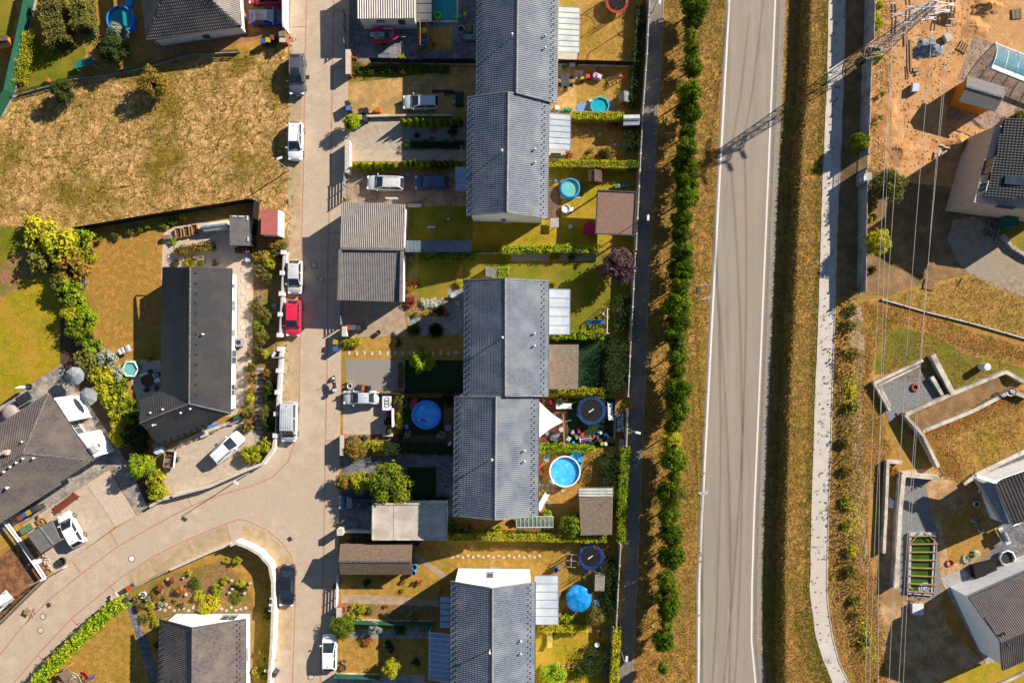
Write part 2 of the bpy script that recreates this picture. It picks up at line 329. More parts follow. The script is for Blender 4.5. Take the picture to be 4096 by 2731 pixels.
sheet('gravel_yard',[(652,935),(700,905),(800,890),(1016,930),(1012,1110),(925,1120),(645,1120)],'white_gravel',.014)
sheet('gravel_path',[(915,1075),(1014,1070),(1010,1400),(1000,1560),(940,1665),(900,1665)],'white_gravel',.017)
sheet('mulch_bed',[(1010,1000),(1120,1010),(1112,1600),(1100,1760),(1040,1840),(960,1680),(980,1560),(1012,1400)],'bed_soil',.009)
sheet('patio',[(500,1440),(640,1440),(660,1600),(640,1700),(555,1700),(545,1590)],'slab',.016)
sheet('driveway',[(660,1972),(648,1808),(690,1780),(960,1668),(985,1675),(1030,1742),(1050,1838),(1000,1868),(850,1928),(700,1975)],'paver_beige',.015)
sheet('lawn',[(90,-300),(600,-300),(640,150),(620,225),(470,290),(300,318),(90,380),(115,200)],'lawn_brown',.010)
sheet('lawn',[(110,190),(330,175),(345,210),(310,300),(90,380),(80,330)],'lawn_green',.014)
sheet('patio',[(610,230),(612,160),(960,105),(970,-300),(1150,-300),(1140,150),(1060,152),(870,190)],'paver_orange',.014)
sheet('lawn',[(-300,-300),(100,-300),(60,60),(45,150),(-300,170)],'lawn_green',.012)
sheet('lawn',[(-300,140),(60,130),(30,385),(-300,480)],'lawn_brown',.010)
sheet('garden_bed',[(520,2400),(600,2330),(690,2300),(880,2240),(960,2310),(1010,2400),(1012,2455),(700,2460),(630,2475)],'bed_soil',.012)
sheet('lawn',[(680,2278),(850,2205),(940,2175),(1040,2215),(1085,2300),(1085,2720),(1010,2720),(1015,2400),(960,2300),(880,2235),(720,2290)],'lawn_dry',.010)
sheet('garden_path',[(497,2390),(520,2375),(535,2430),(590,2560),(640,2731),(640,2900),(560,2900),(600,2731),(550,2560)],'paver_slate',.020)
sheet('lawn',[(500,2395),(552,2560),(600,2731),(610,3000),(120,3000),(160,2731),(250,2610),(360,2510),(455,2425)],'lawn_dry',.010)
# the front gardens along the street, top to bottom
rect('courtyard',1400,-300,1915,246,'paver_slate',.014); rect('lawn',1667,113,1808,202,'lawn_dry',.020)
rect('driveway',1394,268,1905,468,'sand',.012)
sheet('grass_strip',[(1395,300),(1430,270),(1700,275),(1740,290),(1600,310),(1480,325),(1396,330)],'lawn_green',.017)
rect('driveway',1390,476,1609,600,'paver_diag',.015); rect('garden_path',1388,600,1872,646,'paver_beige',.018); rect('gravel_bed',1610,480,1868,600,'pebble',.013)
rect('driveway',1388,690,1876,830,'paver_brown',.014); rect('lawn',1640,824,1890,965,'lawn_green',.017)
sheet('lawn',[(1625,1010),(2540,1005),(2522,1350),(1850,1350),(1850,1050),(1790,1160),(1770,1205),(1625,1205)],'lawn_green',.011)
rect('garden_bed',1621,1012,1672,1270,'bed_soil',.015); sheet('garden_bed',[(1640,1200),(1790,1190),(1790,1270),(1640,1270)],'bed_soil',.0165)
sheet('patio',[(1788,1156),(1870,1156),(1870,1340),(1640,1340),(1625,1268),(1790,1268)],'paver_grey',.019)
sheet('driveway',[(1372,1195),(1620,1195),(1618,1268),(1628,1345),(1374,1350)],'paver_drive',.016)
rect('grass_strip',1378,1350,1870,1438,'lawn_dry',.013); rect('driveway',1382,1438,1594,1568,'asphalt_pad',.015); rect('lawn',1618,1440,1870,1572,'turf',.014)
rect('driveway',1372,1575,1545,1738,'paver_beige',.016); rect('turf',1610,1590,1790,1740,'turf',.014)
sheet('deck',[(1482,1736),(1775,1742),(1775,1590),(1825,1590),(1825,1778),(1482,1776)],'deck_wood',.06)
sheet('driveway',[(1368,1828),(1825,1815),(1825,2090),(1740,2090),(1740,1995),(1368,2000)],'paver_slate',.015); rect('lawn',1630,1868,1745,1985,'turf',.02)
rect('driveway',1364,1990,1492,2118,'paver_slate',.018)
sheet('lawn',[(1640,2160),(2475,2140),(2465,2520),(2130,2520),(1830,2300),(1790,2420),(1364,2420),(1364,2292),(1640,2292)],'lawn_dry',.010)
sheet('garden_path',[(1662,2212),(1780,2292),(1780,2318),(1760,2310),(1655,2226)],'paver_drive',.018); sheet('garden_path',[(1364,2374),(1560,2382),(1760,2400),(1760,2424),(1560,2416),(1364,2410)],'paver_drive',.020)
rect('garden_bed',1368,2412,1760,2466,'bed_soil',.014); rect('garden_bed',1368,2488,1730,2520,'bed_soil',.013)
rect('garden_path',1400,2516,1720,2552,'paver_grey',.017); rect('lawn',1348,2548,1720,2690,'lawn_dry',.012)
sheet('patio',[(1340,2700),(1700,2695),(1700,2900),(1320,2900),(1300,2760)],'paver_grey',.013)
# the back gardens
rect('lawn',2228,-300,2555,250,'lawn_dry',.012); rect('patio',2230,200,2310,245,'slab',.018)
rect('terrace',2215,262,2306,456,'sand',.018); rect('lawn',2306,262,2535,452,'lawn_dry',.014)
sheet('gravel_bed',[(2318,410),(2350,395),(2450,392),(2462,430),(2462,452),(2306,452),(2306,430)],'pebble',.018)
rect('lawn',2195,470,2540,645,'lawn_dry',.013); rect('patio',2195,595,2262,650,'slab',.018)
sheet('lawn',[(1960,880),(2190,880),(2195,660),(2545,660),(2535,1003),(1890,1003),(1890,930)],'lawn',.012)
rect('deck',2186,744,2240,876,'deck_wood',.10)
rect('gravel_bed',2045,1016,2390,1044,'pebble',.016)
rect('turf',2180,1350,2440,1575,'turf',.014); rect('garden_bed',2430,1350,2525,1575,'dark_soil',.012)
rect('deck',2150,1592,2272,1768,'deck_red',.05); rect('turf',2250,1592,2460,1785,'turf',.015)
sheet('lawn',[(2150,1795),(2500,1795),(2480,2140),(2150,2140)],'lawn_brown',.012)
sheet('lawn',[(2138,2520),(2470,2520),(2460,2760),(2138,2760)],'lawn',.012)
# ---- the building land east of the footway
sheet('bare_ground',[(3398,-600),(5200,-600),(5200,1240),(4096,1330),(3520,1180),(3440,1185),(3345,1190),(3357,700),(3378,300),(3384,0)],'dark_soil',.008)
sheet('building_ground',[(3496,-600),(4700,-600),(4700,700),(3960,640),(3880,760),(3540,720),(3470,660),(3478,300)],'dig_soil',.012)
sheet('lawn',[(3520,1200),(3640,1150),(3890,1095),(4096,1190),(4400,1260),(4400,1420),(4096,1350)],'lawn_dry',.014)
sheet('bare_ground',[(3350,1200),(3520,1195),(4096,1352),(4400,1430),(4400,1660),(3880,1430),(3520,1330),(3480,1500),(3530,1700),(3560,1800),(3520,2300),(3560,2640),(3600,2800),(3470,2860),(3400,2731),(3335,2550),(3316,2400),(3320,2060),(3338,1400)],'lawn_brown',.010)
sheet('track',[(3400,1200),(3450,1230),(3460,1400),(3450,1700),(3462,2000),(3470,2250),(3500,2420),(3440,2300),(3405,2000),(3412,1700),(3400,1400)],'track',.015)
sheet('lawn',[(3510,1330),(3600,1310),(3740,1340),(3860,1420),(4096,1470),(4300,1600),(4000,1490),(3810,1560),(3740,1410),(3500,1500)],'lawn_green',.014)
sheet('lawn',[(3690,1728),(4096,1560),(4400,1480),(4400,1700),(4096,1800),(3900,1905),(3840,1935),(3745,1890)],'lawn_dry',.015)
sheet('bare_ground',[(3600,1880),(3740,1870),(3850,1935),(3960,2000),(4000,2300),(3780,2320),(3760,2420),(3800,2520),(3930,2640),(3800,2780),(3560,2780),(3500,2420),(3530,2100)],'dirt',.017)
sheet('gravel_bed',[(3600,1918),(3700,1916),(3722,2060),(3752,2120),(3765,2380),(3700,2400),(3600,2380)],'grey_gravel',.021)
sheet('lawn',[(3760,2080),(3900,2000),(3980,2140),(3860,2240),(3800,2260)],'lawn_brown',.020)
sheet('lawn',[(3790,2700),(3940,2650),(4200,2600),(4200,2900),(3700,2900)],'lawn',.020)
sheet('patio',[(3960,1990),(3890,1900),(4096,1790),(4400,1700),(4400,2700),(4030,2400),(3870,2400),(3845,2280),(3960,2220),(4000,2140)],'paver_slate',.022)
sheet('terrace',[(3761,2312),(3849,2272),(3906,2320),(3960,2400),(3990,2640),(3946,2656),(3790,2372)],'slab_grey',.026)
sheet('driveway',[(3790,960),(3812,880),(3900,866),(3992,930),(4050,1000),(4096,1040),(4400,1100),(4400,1320),(4096,1192),(3992,1152),(3892,1105),(3840,1060)],'cobble',.016)
sheet('patio',[(3895,145),(4110,225),(4300,260),(4300,470),(4080,470),(3960,520),(3780,470),(3800,400)],'paver_brown',.018)
sheet('gravel_bed',[(3505,1540),(3672,1452),(3770,1585),(3612,1650),(3560,1690),(3545,1660)],'grey_gravel',.022)
sheet('garden_bed',[(3640,1665),(3990,1500),(4020,1560),(3680,1720)],'dark_soil',.3)
# ---- loose grass, as tufts
def scatter(name,polys,dens,h,mt,w=.03,lean=.6,seed=1,excl=()):
    rng = np.random.default_rng(seed); P = []
    for poly in polys:
        a = np.array(poly,float); x0,y0 = a.min(0); x1,y1 = a.max(0)
        n = int(dens*(x1-x0)*(y1-y0)/S/S); px = rng.uniform(x0,x1,n); py = rng.uniform(y0,y1,n); q = inside(px,py,poly)
        for e in excl: q &= ~inside(px,py,e)
        P.append(np.stack([px[q],py[q]],1))
    P = np.concatenate(P); z = gzv(P[:,0],P[:,1]); k = (D-z)/(D*S)
    B = np.stack([(P[:,0]-2048)*k,(1365.5-P[:,1])*k,z],1); n = len(B); nb = 3
    B = np.repeat(B,nb,0); m = n*nb; th = rng.uniform(0,6.283,m); hh = h*rng.uniform(.4,1.3,m)*np.repeat(rng.uniform(.5,1.4,n),nb)
    d = np.stack([np.cos(th),np.sin(th),np.zeros(m)],1); e = np.stack([-np.sin(th),np.cos(th),np.zeros(m)],1)
    B = B+d*rng.uniform(0,.06,m)[:,None]; ww = (w*rng.uniform(.6,1.6,m))[:,None]
    T = B+d*(lean*hh*rng.uniform(.6,1.5,m))[:,None]+np.array([0,0,1])*(.55*hh)[:,None]
    V = np.stack([B-e*ww,B+e*ww,T],1).reshape(-1,3)
    link(name,npmesh(name,V,np.arange(3*m).reshape(-1,3),mt),kind='stuff',label=None)
tr = [at(PR,y) for y in yy]
scatter('meadow_grass',[[(-30,470),(20,470),(85,385),(300,325),(470,300),(600,272),(760,222),(1000,214),(1150,185),(1153,480),(1151,900),(1110,985),(1048,990),(1030,812),(600,874),(330,922),(-30,905)]],24,.13,'grass_straw',.05,2.4,3)
scatter('verge_grass',[[(x+6,y) for x,y in zip(tr,yy) if -60 < y < 2800]+[(at(LL,y)-18,y) for y in yy[::-1] if -60 < y < 2800],[(2660,-30),(2900,-30),(2900,30),(2660,30)]],26,.10,'grass_verge',.045,2.0,4)
scatter('bank_grass',[[(at(LR,y)+44,y) for y in yy if -10 <= y < 2800]+[(at(FL,y)-4,y) for y in yy[::-1] if -10 <= y < 2800]],30,.10,'grass_verge',.045,2.0,5)
scatter('weed_strip',[[(at(FR,y)+6,y) for y in yy if 1100 < y < 2800]+[(3470+(y > 2300)*40,y) for y in yy[::-1] if 1100 < y < 2800]],30,.2,'grass_verge',.05,1.6,6)
scatter('building_weeds',[[(3500,0),(3580,0),(3560,400),(3540,700),(3480,700)],[(3520,1200),(3890,1100),(4096,1190),(4096,1350)],[(3520,1330),(3740,1340),(4096,1400),(4096,1460),(3810,1560),(3520,1500)],[(3690,1728),(4096,1560),(4096,1800),(3840,1935),(3745,1890)],[(3640,1665),(3990,1500),(4020,1560),(3680,1720)]],26,.13,'grass_verge',.045,1.8,7)
scatter('lawn_grass',[[(110,190),(330,175),(345,210),(310,300),(90,380),(80,330)],[(0,900),(110,905),(150,970),(0,1090)],[(0,1215),(110,1125),(220,1090),(244,1260),(239,1455),(0,1612)],[(1670,1012),(2530,1010),(2522,1350),(2195,1350),(2195,1100),(1850,1050),(1790,1160),(1670,1190)],[(1960,880),(2190,930),(2240,880),(2240,660),(2540,660),(2535,1003),(1890,1003)],[(1640,826),(1888,826),(1888,960),(1640,960)],[(2240,2530),(2440,2530),(2430,2731),(2200,2731)],[(3520,1350),(3700,1340),(3850,1420),(4000,1490),(3810,1560),(3740,1420),(3520,1480)]],25,.07,'grass_lawn',.03,1.3,8,excl=([(1850,1100),(2290,1100),(2290,1350),(1850,1350)],))
scatter('dry_lawn_grass',[[(340,1140),(430,975),(520,948),(640,948),(645,1390),(560,1480),(490,1420),(425,1345),(390,1232)],[(2320,0),(2545,0),(2540,240),(2320,240)],[(2306,270),(2520,270),(2510,390),(2306,410)],[(2280,480),(2530,480),(2530,640),(2280,640)],[(1668,2180),(2440,2160),(2440,2240),(1840,2260),(1790,2290),(1680,2210)],[(1400,2300),(1650,2300),(1760,2320),(1760,2400),(1560,2380),(1370,2370)],[(1350,2560),(1530,2560),(1530,2680),(1350,2680)],[(700,2285),(880,2235),(960,2300),(1020,2400),(1080,2400),(1080,2700),(1020,2700),(1012,2400),(700,2300)],[(500,2410),(550,2560),(600,2731),(180,2731),(260,2620),(440,2450)],[(2160,1800),(2480,1800),(2470,2130),(2160,2130)],[(1396,300),(1600,280),(1740,290),(1480,325),(1396,330)]],25,.08,'grass_dry',.03,1.3,9)

scatter('footway_edge_grass',[[(at(FL,y)-26,y) for y in yy if -10 <= y < 2800]+[(at(FL,y)-4,y) for y in yy[::-1] if -10 <= y < 2800],[(3170,2450),(3225,2430),(3290,2650),(3320,2731),(3250,2731),(3200,2600)]],30,.12,'grass_green',.05,1.2,15)
scatter('bush_floor',[[(30,1090),(110,1000),(215,1020),(180,1085),(60,1160)]],20,.14,'grass_dry',.04,1.2,16)

scatter('meadow_tussocks',[[(-30,470),(85,385),(470,300),(760,222),(1150,185),(1153,480),(1151,900),(1048,990),(1030,812),(600,874),(330,922),(-30,905)]],2.2,.42,'grass_olive',.06,1.2,23)
scatter('verge_tussocks',[[(2700,-10),(2890,-10),(2830,1400),(2780,2740),(2560,2740),(2640,1400)],[(3160,-10),(3310,-10),(3260,1400),(3230,2740),(3070,2740),(3100,1400)]],2.0,.26,'grass_olive',.05,1.2,24)
scatter('straw_edge',[[(3450,1210),(3620,1225),(3900,1330),(4096,1390),(4096,1440),(3880,1400),(3740,1340),(3600,1300),(3520,1330),(3480,1500),(3535,1700),(3560,1800),(3520,2000),(3470,1900),(3465,1500)],[(3680,1730),(4096,1560),(4096,1620),(3720,1780)],[(3745,1780),(3800,1780),(3860,1920),(3760,1900)],[(3440,2250),(3500,2300),(3560,2731),(3420,2731)]],26,.22,'grass_orange',.05,1.6,25)
# ---------------------------------------------------------------- building materials
mat('tile_grey',A('7a808a'),A('5e6672'),4,A('868a90'),.5,rough=.42,spec=.6)
mat('tile_dark',A('343335'),A('2a2b30'),3,A('403a36'),.5,rough=.45,spec=.45)
mat('tile_brown',A('786c68'),A('5e5452'),3,A('84766c'),.4,rough=.5,spec=.4)
mat('tile_black',A('2e3036'),A('25272c'),3,rough=.5,spec=.3)
mat('tile_warm',A('6a605c'),A('564e4c'),3,A('74685f'),.4,rough=.55,spec=.35)
mat('ridge_tile',A('9c9896'),A('807c7c'),3,rough=.6)
mat('ridge_dark',A('74706e'),A('565354'),3,rough=.6)
mat('plaster',A('ffffff',1.2),A('f4f0ea',1.2),2,rough=.9)
mat('plaster_cream',A('f0e8d8'),A('e2d8c6'),2,rough=.9)
mat('plaster_beige',A('e0c6b0'),A('d2b6a0'),2,rough=.9)
mat('plaster_grey',A('b8b4b2'),A('a6a2a0'),2,rough=.9)
mat('plinth',A('a8a09a'),A('8c8680'),12,bump=.4)
mat('sheet_light',A('a89e96'),A('988e86'),1.5,rough=.45,spec=.4,metal=.1)
mat('sheet_grey',A('8a8480'),A('7a7470'),1.5,rough=.45,spec=.4,metal=.1)
mat('sheet_slate',A('6e7884'),A('5e6874'),1.5,rough=.4,spec=.4)
mat('felt',A('d8ccbc'),A('ccbfae'),.8,A('bcae9e'),.4,bump=.2)
mat('shingle',A('8e7767'),A('77624f'),4,A('82705f'),.6,brick=(.33,.14,.72,.86,.012),bump=.3,bs=40)
mat('shingle_red',A('a08070'),A('8c6c5e'),4,A('94786a'),.6,brick=(.14,.33,.75,.88,.012),bump=.3,bs=40)
mat('shingle_grey',A('8a8884'),A('74726e'),8,bump=.4,bs=50)
mat('roof_red',A('c07068'),A('ac5e58'),2,A('b86a60'),.5,rough=.8)
mat('poly_white',A('ccd0d4'),A('bec4cc'),.8,A('b2bcc6'),.5,rough=.25,spec=.5)
mat('poly_clear',A('c6ccca'),A('b4bcba'),.8,A('d2d2c8'),.5,rough=.2,spec=.5)
mat('glass',(.03,.045,.06),(.05,.07,.09),1.5,rough=.06,spec=.8)
mat('glass_blue',A('98b2cc'),A('7e9cba'),.8,rough=.1,spec=.7)
mat('metal_white',A('e8e8e8'),A('d8d8d8'),3,rough=.4)
mat('metal_dark',A('4a4a4c'),A('3a3a3c'),3,rough=.45,spec=.4)
mat('metal_galv',A('b8bcc0'),A('a0a4a8'),3,rough=.35,metal=.4)
mat('wood',A('b8926a'),A('96744e'),3,A('a8845c'),1,rough=.8,bump=.2)
mat('wood_old',A('9a8878'),A('7e6e60'),3,A('8c7a68'),1,rough=.85,bump=.3)
mat('wood_dark',A('6e5140'),A('543c2e'),3,rough=.8,bump=.2)
mat('wood_orange',A('dd8a2e'),A('c27420'),3,rough=.7)
def tile_mesh(name,w,l,mt,roll=.05):
    pr = [(-.5,0),(-.2,0),(-.02,roll*.8),(.15,roll),(.32,roll*.8),(.5,0)]; b = MB()
    top = [(x*w,-l*.58,z-.012) for x,z in pr]; bot = [(x*w,l*.5,z+.035) for x,z in pr]; low = [(x*w,l*.5,-.01) for x,z in pr]
    n = len(pr); b.add(top+bot+low,[(i,n+i,n+i+1,i+1) for i in range(n-1)]+[(n+i,2*n+i,2*n+i+1,n+i+1) for i in range(n-1)])
    me = b.mesh(name,mt)
    if me.polygons[0].normal.z < 0: me.flip_normals()
    return me
TILES = {}
def roof_plane(roof,pts,mt,tw=.225,tl=.34,budget=150,root=None):
    """lay tiles on the plane through the world points pts; the highest ones are parts of their own, the rest one part"""
    o = root.location; n = Vector((0,0,0))
    for i in range(len(pts)): n += pts[i].cross(pts[(i+1) % len(pts)])
    n.normalize(); n = -n if n.z < 0 else n
    d = (Vector((0,0,-1))+n*n.z).normalized(); a = d.cross(n)       # downslope, along the eave
    O = pts[0]; q = [((p-O).dot(a),(p-O).dot(d)) for p in pts]
    x0,x1 = min(p[0] for p in q),max(p[0] for p in q); y0,y1 = min(p[1] for p in q),max(p[1] for p in q)
    nx = max(1,round((x1-x0)/tw)); ny = max(1,round((y1-y0)/tl)); tw = (x1-x0)/nx; tl = (y1-y0)/ny
    gx,gy = np.meshgrid(x0+(np.arange(nx)+.5)*tw,y0+(np.arange(ny)+.5)*tl); gx = gx.ravel(); gy = gy.ravel()
    k = inside(gx,gy,q); gx = gx[k]; gy = gy[k]; C = np.array(O)+gx[:,None]*np.array(a)+gy[:,None]*np.array(d)+np.array(n)*.02-np.array(o)
    key = (mt,round(tw,2),round(tl,2))
    if key not in TILES: TILES[key] = tile_mesh('roof_tile',tw,tl,mt)
    me = TILES[key]; rot = Matrix((a,d,n)).transposed(); cp = np.array([0,0,D])-np.array(o)
    order = np.argsort(np.linalg.norm(C-cp,axis=1)); eu = rot.to_euler()
    for i in order[:budget]: link('roof_tile',me,roof,tuple(C[i]),eu)
    rest = order[budget:]
    if len(rest):
        v = np.array([v.co[:] for v in me.vertices]); f = np.array([p.vertices[:] for p in me.polygons]); m = np.array(rot)
        v = v @ m.T; VV = (C[rest][:,None,:]+v[None]).reshape(-1,3); FF = (np.arange(len(rest))[:,None,None]*len(v)+f[None]).reshape(-1,4)
        link('roof_tiles',npmesh('roof_tiles',VV,FF,mt),roof,kind='stuff')
    return n
def caps(parent,p,q,mt,root,r=.11,name='ridge_tile',step=.42):
    p,q = Vector(p),Vector(q); L = (q-p).length; n = max(1,int(L/step)); d = (q-p)/L
    b = MB(); l = L/n; pr = [(-r*1.1,-.05),(-r*.6,r*.5),(0,r*.75),(r*.6,r*.5),(r*1.1,-.05)]
    b.add([(-l*.54,y*.92,z*.92) for y,z in pr]+[(l*.5,y,z+.015) for y,z in pr],[(i,i+1,5+i+1,5+i) for i in range(4)]+[(5,6,7,8,9),(4,3,2,1,0)])
    me = b.mesh(name,mt); rot = d.to_track_quat('X','Z').to_euler()
    for i in range(n): link(name,me,parent,p+d*(i+.5)*l-root.location+Vector((0,0,.06)),rot)
def slab_under(b,pts,t=.14):
    n = len(pts); lo = [p-Vector((0,0,t)) for p in pts]; hi = [p-Vector((0,0,.005)) for p in pts]
    b.add(lo+hi,[tuple(range(n)),tuple(range(n,2*n))[::-1]]+[(i,n+i,n+(i+1) % n,(i+1) % n) for i in range(n)])
def win(root,A_,B_,p1,p2,frame='metal_white',pane='glass',door=False):
    """window or door seen between two photo pixels on the wall from A_ to B_"""
    A_ = Vector((A_.x,A_.y,0)); B_ = Vector((B_.x,B_.y,0)); d = (B_-A_).normalized(); n = Vector((d.y,-d.x,0))
    if n.dot(A_) > 0: n = -n      # outwards is towards the camera axis
    h = [ray_plane(px,py,A_,n) for px,py in (p1,p2)]; u = sorted((x-A_).dot(d) for x in h); z = sorted(x.z for x in h)
    put_win(root,A_,d,n,u[0],u[1],max(z[0],.05),z[1],frame,pane,door)
def put_win(root,A_,d,n,u0,u1,z0,z1,frame='metal_white',pane='glass',door=False):
    c = A_+d*(u0+u1)/2; w = u1-u0; h = z1-z0; rz = math.atan2(d.y,d.x); b = MB()
    for s in (-1,1):
        b.box(c+d*s*(w/2-.03)+n*.02+Vector((0,0,(z0+z1)/2)),(.06,.07,h),rz); b.box(c+n*.02+Vector((0,0,z0+.03 if s < 0 else z1-.03)),(w-.12,.07,.06),rz)
    if w > 1.1: b.box(c+n*.02+Vector((0,0,(z0+z1)/2)),(.05,.06,h-.12),rz)
    f = b.build('door' if door else 'window',frame,root,True)
    MB().box(c+n*.012+Vector((0,0,(z0+z1)/2)),(w-.1,.03,h-.1),rz).build('pane',pane,f,False).location = -root.location
    if not door: MB().box(c+n*.06+Vector((0,0,z0-.03)),(w+.12,.18,.04),rz).build('sill','metal_galv',f).location = -root.location
def inset(poly,d):               # move each side of a world polygon inwards by its own distance
    n = len(poly); a = sum(poly[i].x*poly[(i+1) % n].y-poly[(i+1) % n].x*poly[i].y for i in range(n)); out = []
    dd = d if isinstance(d,(list,tuple)) else [d]*n; sgn = 1 if a > 0 else -1
    ln = []
    for i in range(n):
        p,q = poly[i],poly[(i+1) % n]; e = Vector((q.x-p.x,q.y-p.y)).normalized(); m = Vector((-e.y,e.x))*sgn; ln.append((Vector((p.x,p.y))+m*dd[i],e))
    for i in range(n):
        (p,e),(q,f) = ln[i-1],ln[i]; c = e.x*f.y-e.y*f.x; t = ((q.x-p.x)*f.y-(q.y-p.y)*f.x)/c; out.append(Vector((p.x+e.x*t,p.y+e.y*t,0)))
    return out
def pipe(root,p,h=.45,r=.07,cap=True,mt='metal_white'):
    p = Vector(p); b = MB(); b.cyl(p-Vector((0,0,.2)),r*.8,h+.2,8).build('vent_pipe',mt,root,True)
    if cap: MB().lathe([(.001,h+.1),(r*1.5,h+.06),(r*1.9,h-.02),(r*1.9,h-.07),(r*1.2,h-.09)],p,10).build('vent_cap',mt,root,True,True)
def row_house(label,eL,eR,rd,he,hr,mt='tile_grey',walls='plaster',wins=(),vents=(),lvents=(),verge=(.3,.3),name='row_house',ridge='ridge_tile',budget=150,base=0.,guards=True,eave=.42):
    """gable house; eL, eR: photo pixels of the two ends of each eave, rd: of the ridge"""
    E = [W(*eL[0],he),W(*eL[1],he),W(*eR[1],he),W(*eR[0],he)]; r0,r1 = W(*rd[0],hr),W(*rd[1],hr)
    c = sum(E,Vector())/4; g = gz((eL[0][0]+eR[0][0])/2,(eL[0][1]+eR[1][1])/2)
    root = thing(name,label,'house',loc=Vector((c.x,c.y,g)))
    e = inset(E,[eave,verge[1],eave,verge[0]])      # wall corners: L0, L1, R1, R0
    pit = (r0.z-E[0].z)/((r0-(E[0]+E[3])/2).length+((E[3]-E[0]).length/2)+1e-6)
    pit = (hr-he)/max(.1,((E[3]-E[0]).length/2)); zt = he+g+pit*eave-.2
    m0 = (e[0]+e[3])/2; m1 = (e[1]+e[2])/2; zr = hr+g-.2
    poly = [e[0],e[1],m1,e[2],e[3],m0]; zz = [zt,zt,zr,zt,zt,zr]
    b = MB(); b.prism([(p.x,p.y) for p in poly],g-.1,zz); b.build('wall',walls,root,True)
    b = MB(); q = inset(E,[eave-.03,verge[1]-.03,eave-.03,verge[0]-.03]); b.prism([(p.x,p.y) for p in q],g-.1,g+.35); b.build('plinth','plinth',root,True)
    b = MB(); slab_under(b,[E[0],E[1],r1,r0]); slab_under(b,[E[3],r0,r1,E[2]]); roof = b.build('roof',mt,root,True)
    roof_plane(roof,[E[0],E[1],r1,r0],mt,budget=budget,root=root); roof_plane(roof,[E[3],E[2],r1,r0],mt,budget=budget,root=root)
    caps(roof,r0,r1,ridge,root)
    for s,(p,q_) in (('l',(E[0],E[1])),('r',(E[3],E[2]))):
        out = (p-(r0+r1)/2); out.z = 0; dd = (q_-p).normalized(); o = Vector((dd.y,-dd.x,0)); o = -o if o.dot(out) < 0 else o
        MB().tube([p+o*.06+Vector((0,0,-.08)),q_+o*.06+Vector((0,0,-.08))],.07,8).build('gutter','metal_dark',roof,True)
        if guards:                # little snow stops in two staggered lines above the eave
            up = (r0-p); n_ = int((q_-p).length/.33); gb = MB()
            for k in range(n_):
                for f,ph in ((.09,0),(.15,.5)):
                    if (k+int(ph*2)) % 2: continue
                    x = p+(q_-p)*((k+.5)/n_)+(r0-p-dd*((r0-p).dot(dd)))*f+Vector((0,0,.12)); gb.box(x,(.05,.16,.12),0)
            gb.build('snow_guards','metal_dark',roof,True,kind='stuff')
    for a_,b_,w_ in ((r0,E[0],0),(r0,E[3],0),(r1,E[1],1),(r1,E[2],1)):
        MB().bar(a_+Vector((0,0,.03)),b_+Vector((0,0,.03)),.09,.16).build('verge_board',ridge,roof,True)
    side = {'t': (e[0],e[3]),'b': (e[1],e[2]),'l': (e[0],e[1]),'r': (e[3],e[2])}
    for wv in wins: win(root,*side[wv[0]],wv[1],wv[2],*wv[3:])
    nr = (E[3]-r0).cross(r1-r0); nl = (E[0]-r0).cross(r1-r0)
    for v in vents: pipe(root,ray_plane(v[0],v[1],r0,nr))
    for v in lvents: pipe(root,ray_plane(v[0],v[1],r0,nl),.9,.08)
    return root,e,E,(r0,r1)
row_house('long grey-tiled terraced house at the top edge beside the orange trampoline',[(1911,-330),(1905,388)],[(2236,-330),(2225,414)],[(2074,-330),(2066,372)],5.7,7.65,vents=[(2180,148),(2180,197)],lvents=[(2048,150)],verge=(.3,.05))
row_house('grey-tiled terraced house with cream gable between the corrugated garage and the brown shingle pavilion',[(1870,389),(1867,863)],[(2195,398),(2188,873)],[(2033,369),(2028,848)],5.8,7.75,walls='plaster_cream',wins=[('b',(2003,873),(2026,884)),('b',(2012,892),(2043,903))],vents=[(2140,600),(2140,652)],lvents=[(2008,610)],verge=(.05,.35))
row_house('grey-tiled terraced house with the long white canopy and brown terrace roof behind it',[(1857,1120),(1855,1582)],[(2193,1123),(2191,1584)],[(2021,1114),(2021,1583)],5.7,7.65,vents=[(2138,1333),(2138,1382)],lvents=[(2010,1350)],verge=(.3,.02))
row_house('grey-tiled terraced house between the inflatable blue pool and the round steel pool',[(1820,1586),(1812,2061)],[(2154,1587),(2151,2062)],[(1984,1587),(1980,2078)],5.7,7.65,vents=[(2098,1800),(2098,1843)],lvents=[(1968,1834)],verge=(.02,.35))
row_house('grey-tiled terraced house with bright white gable at the bottom edge',[(1804,2323),(1802,2960)],[(2139,2327),(2136,2960)],[(1970,2352),(1968,2985)],5.7,7.65,walls='plaster',wins=[('t',(1961,2252),(1992,2276)),('t',(1947,2291),(1973,2312))],vents=[(2083,2558),(2083,2608)],lvents=[(1959,2597)],verge=(.3,.3))
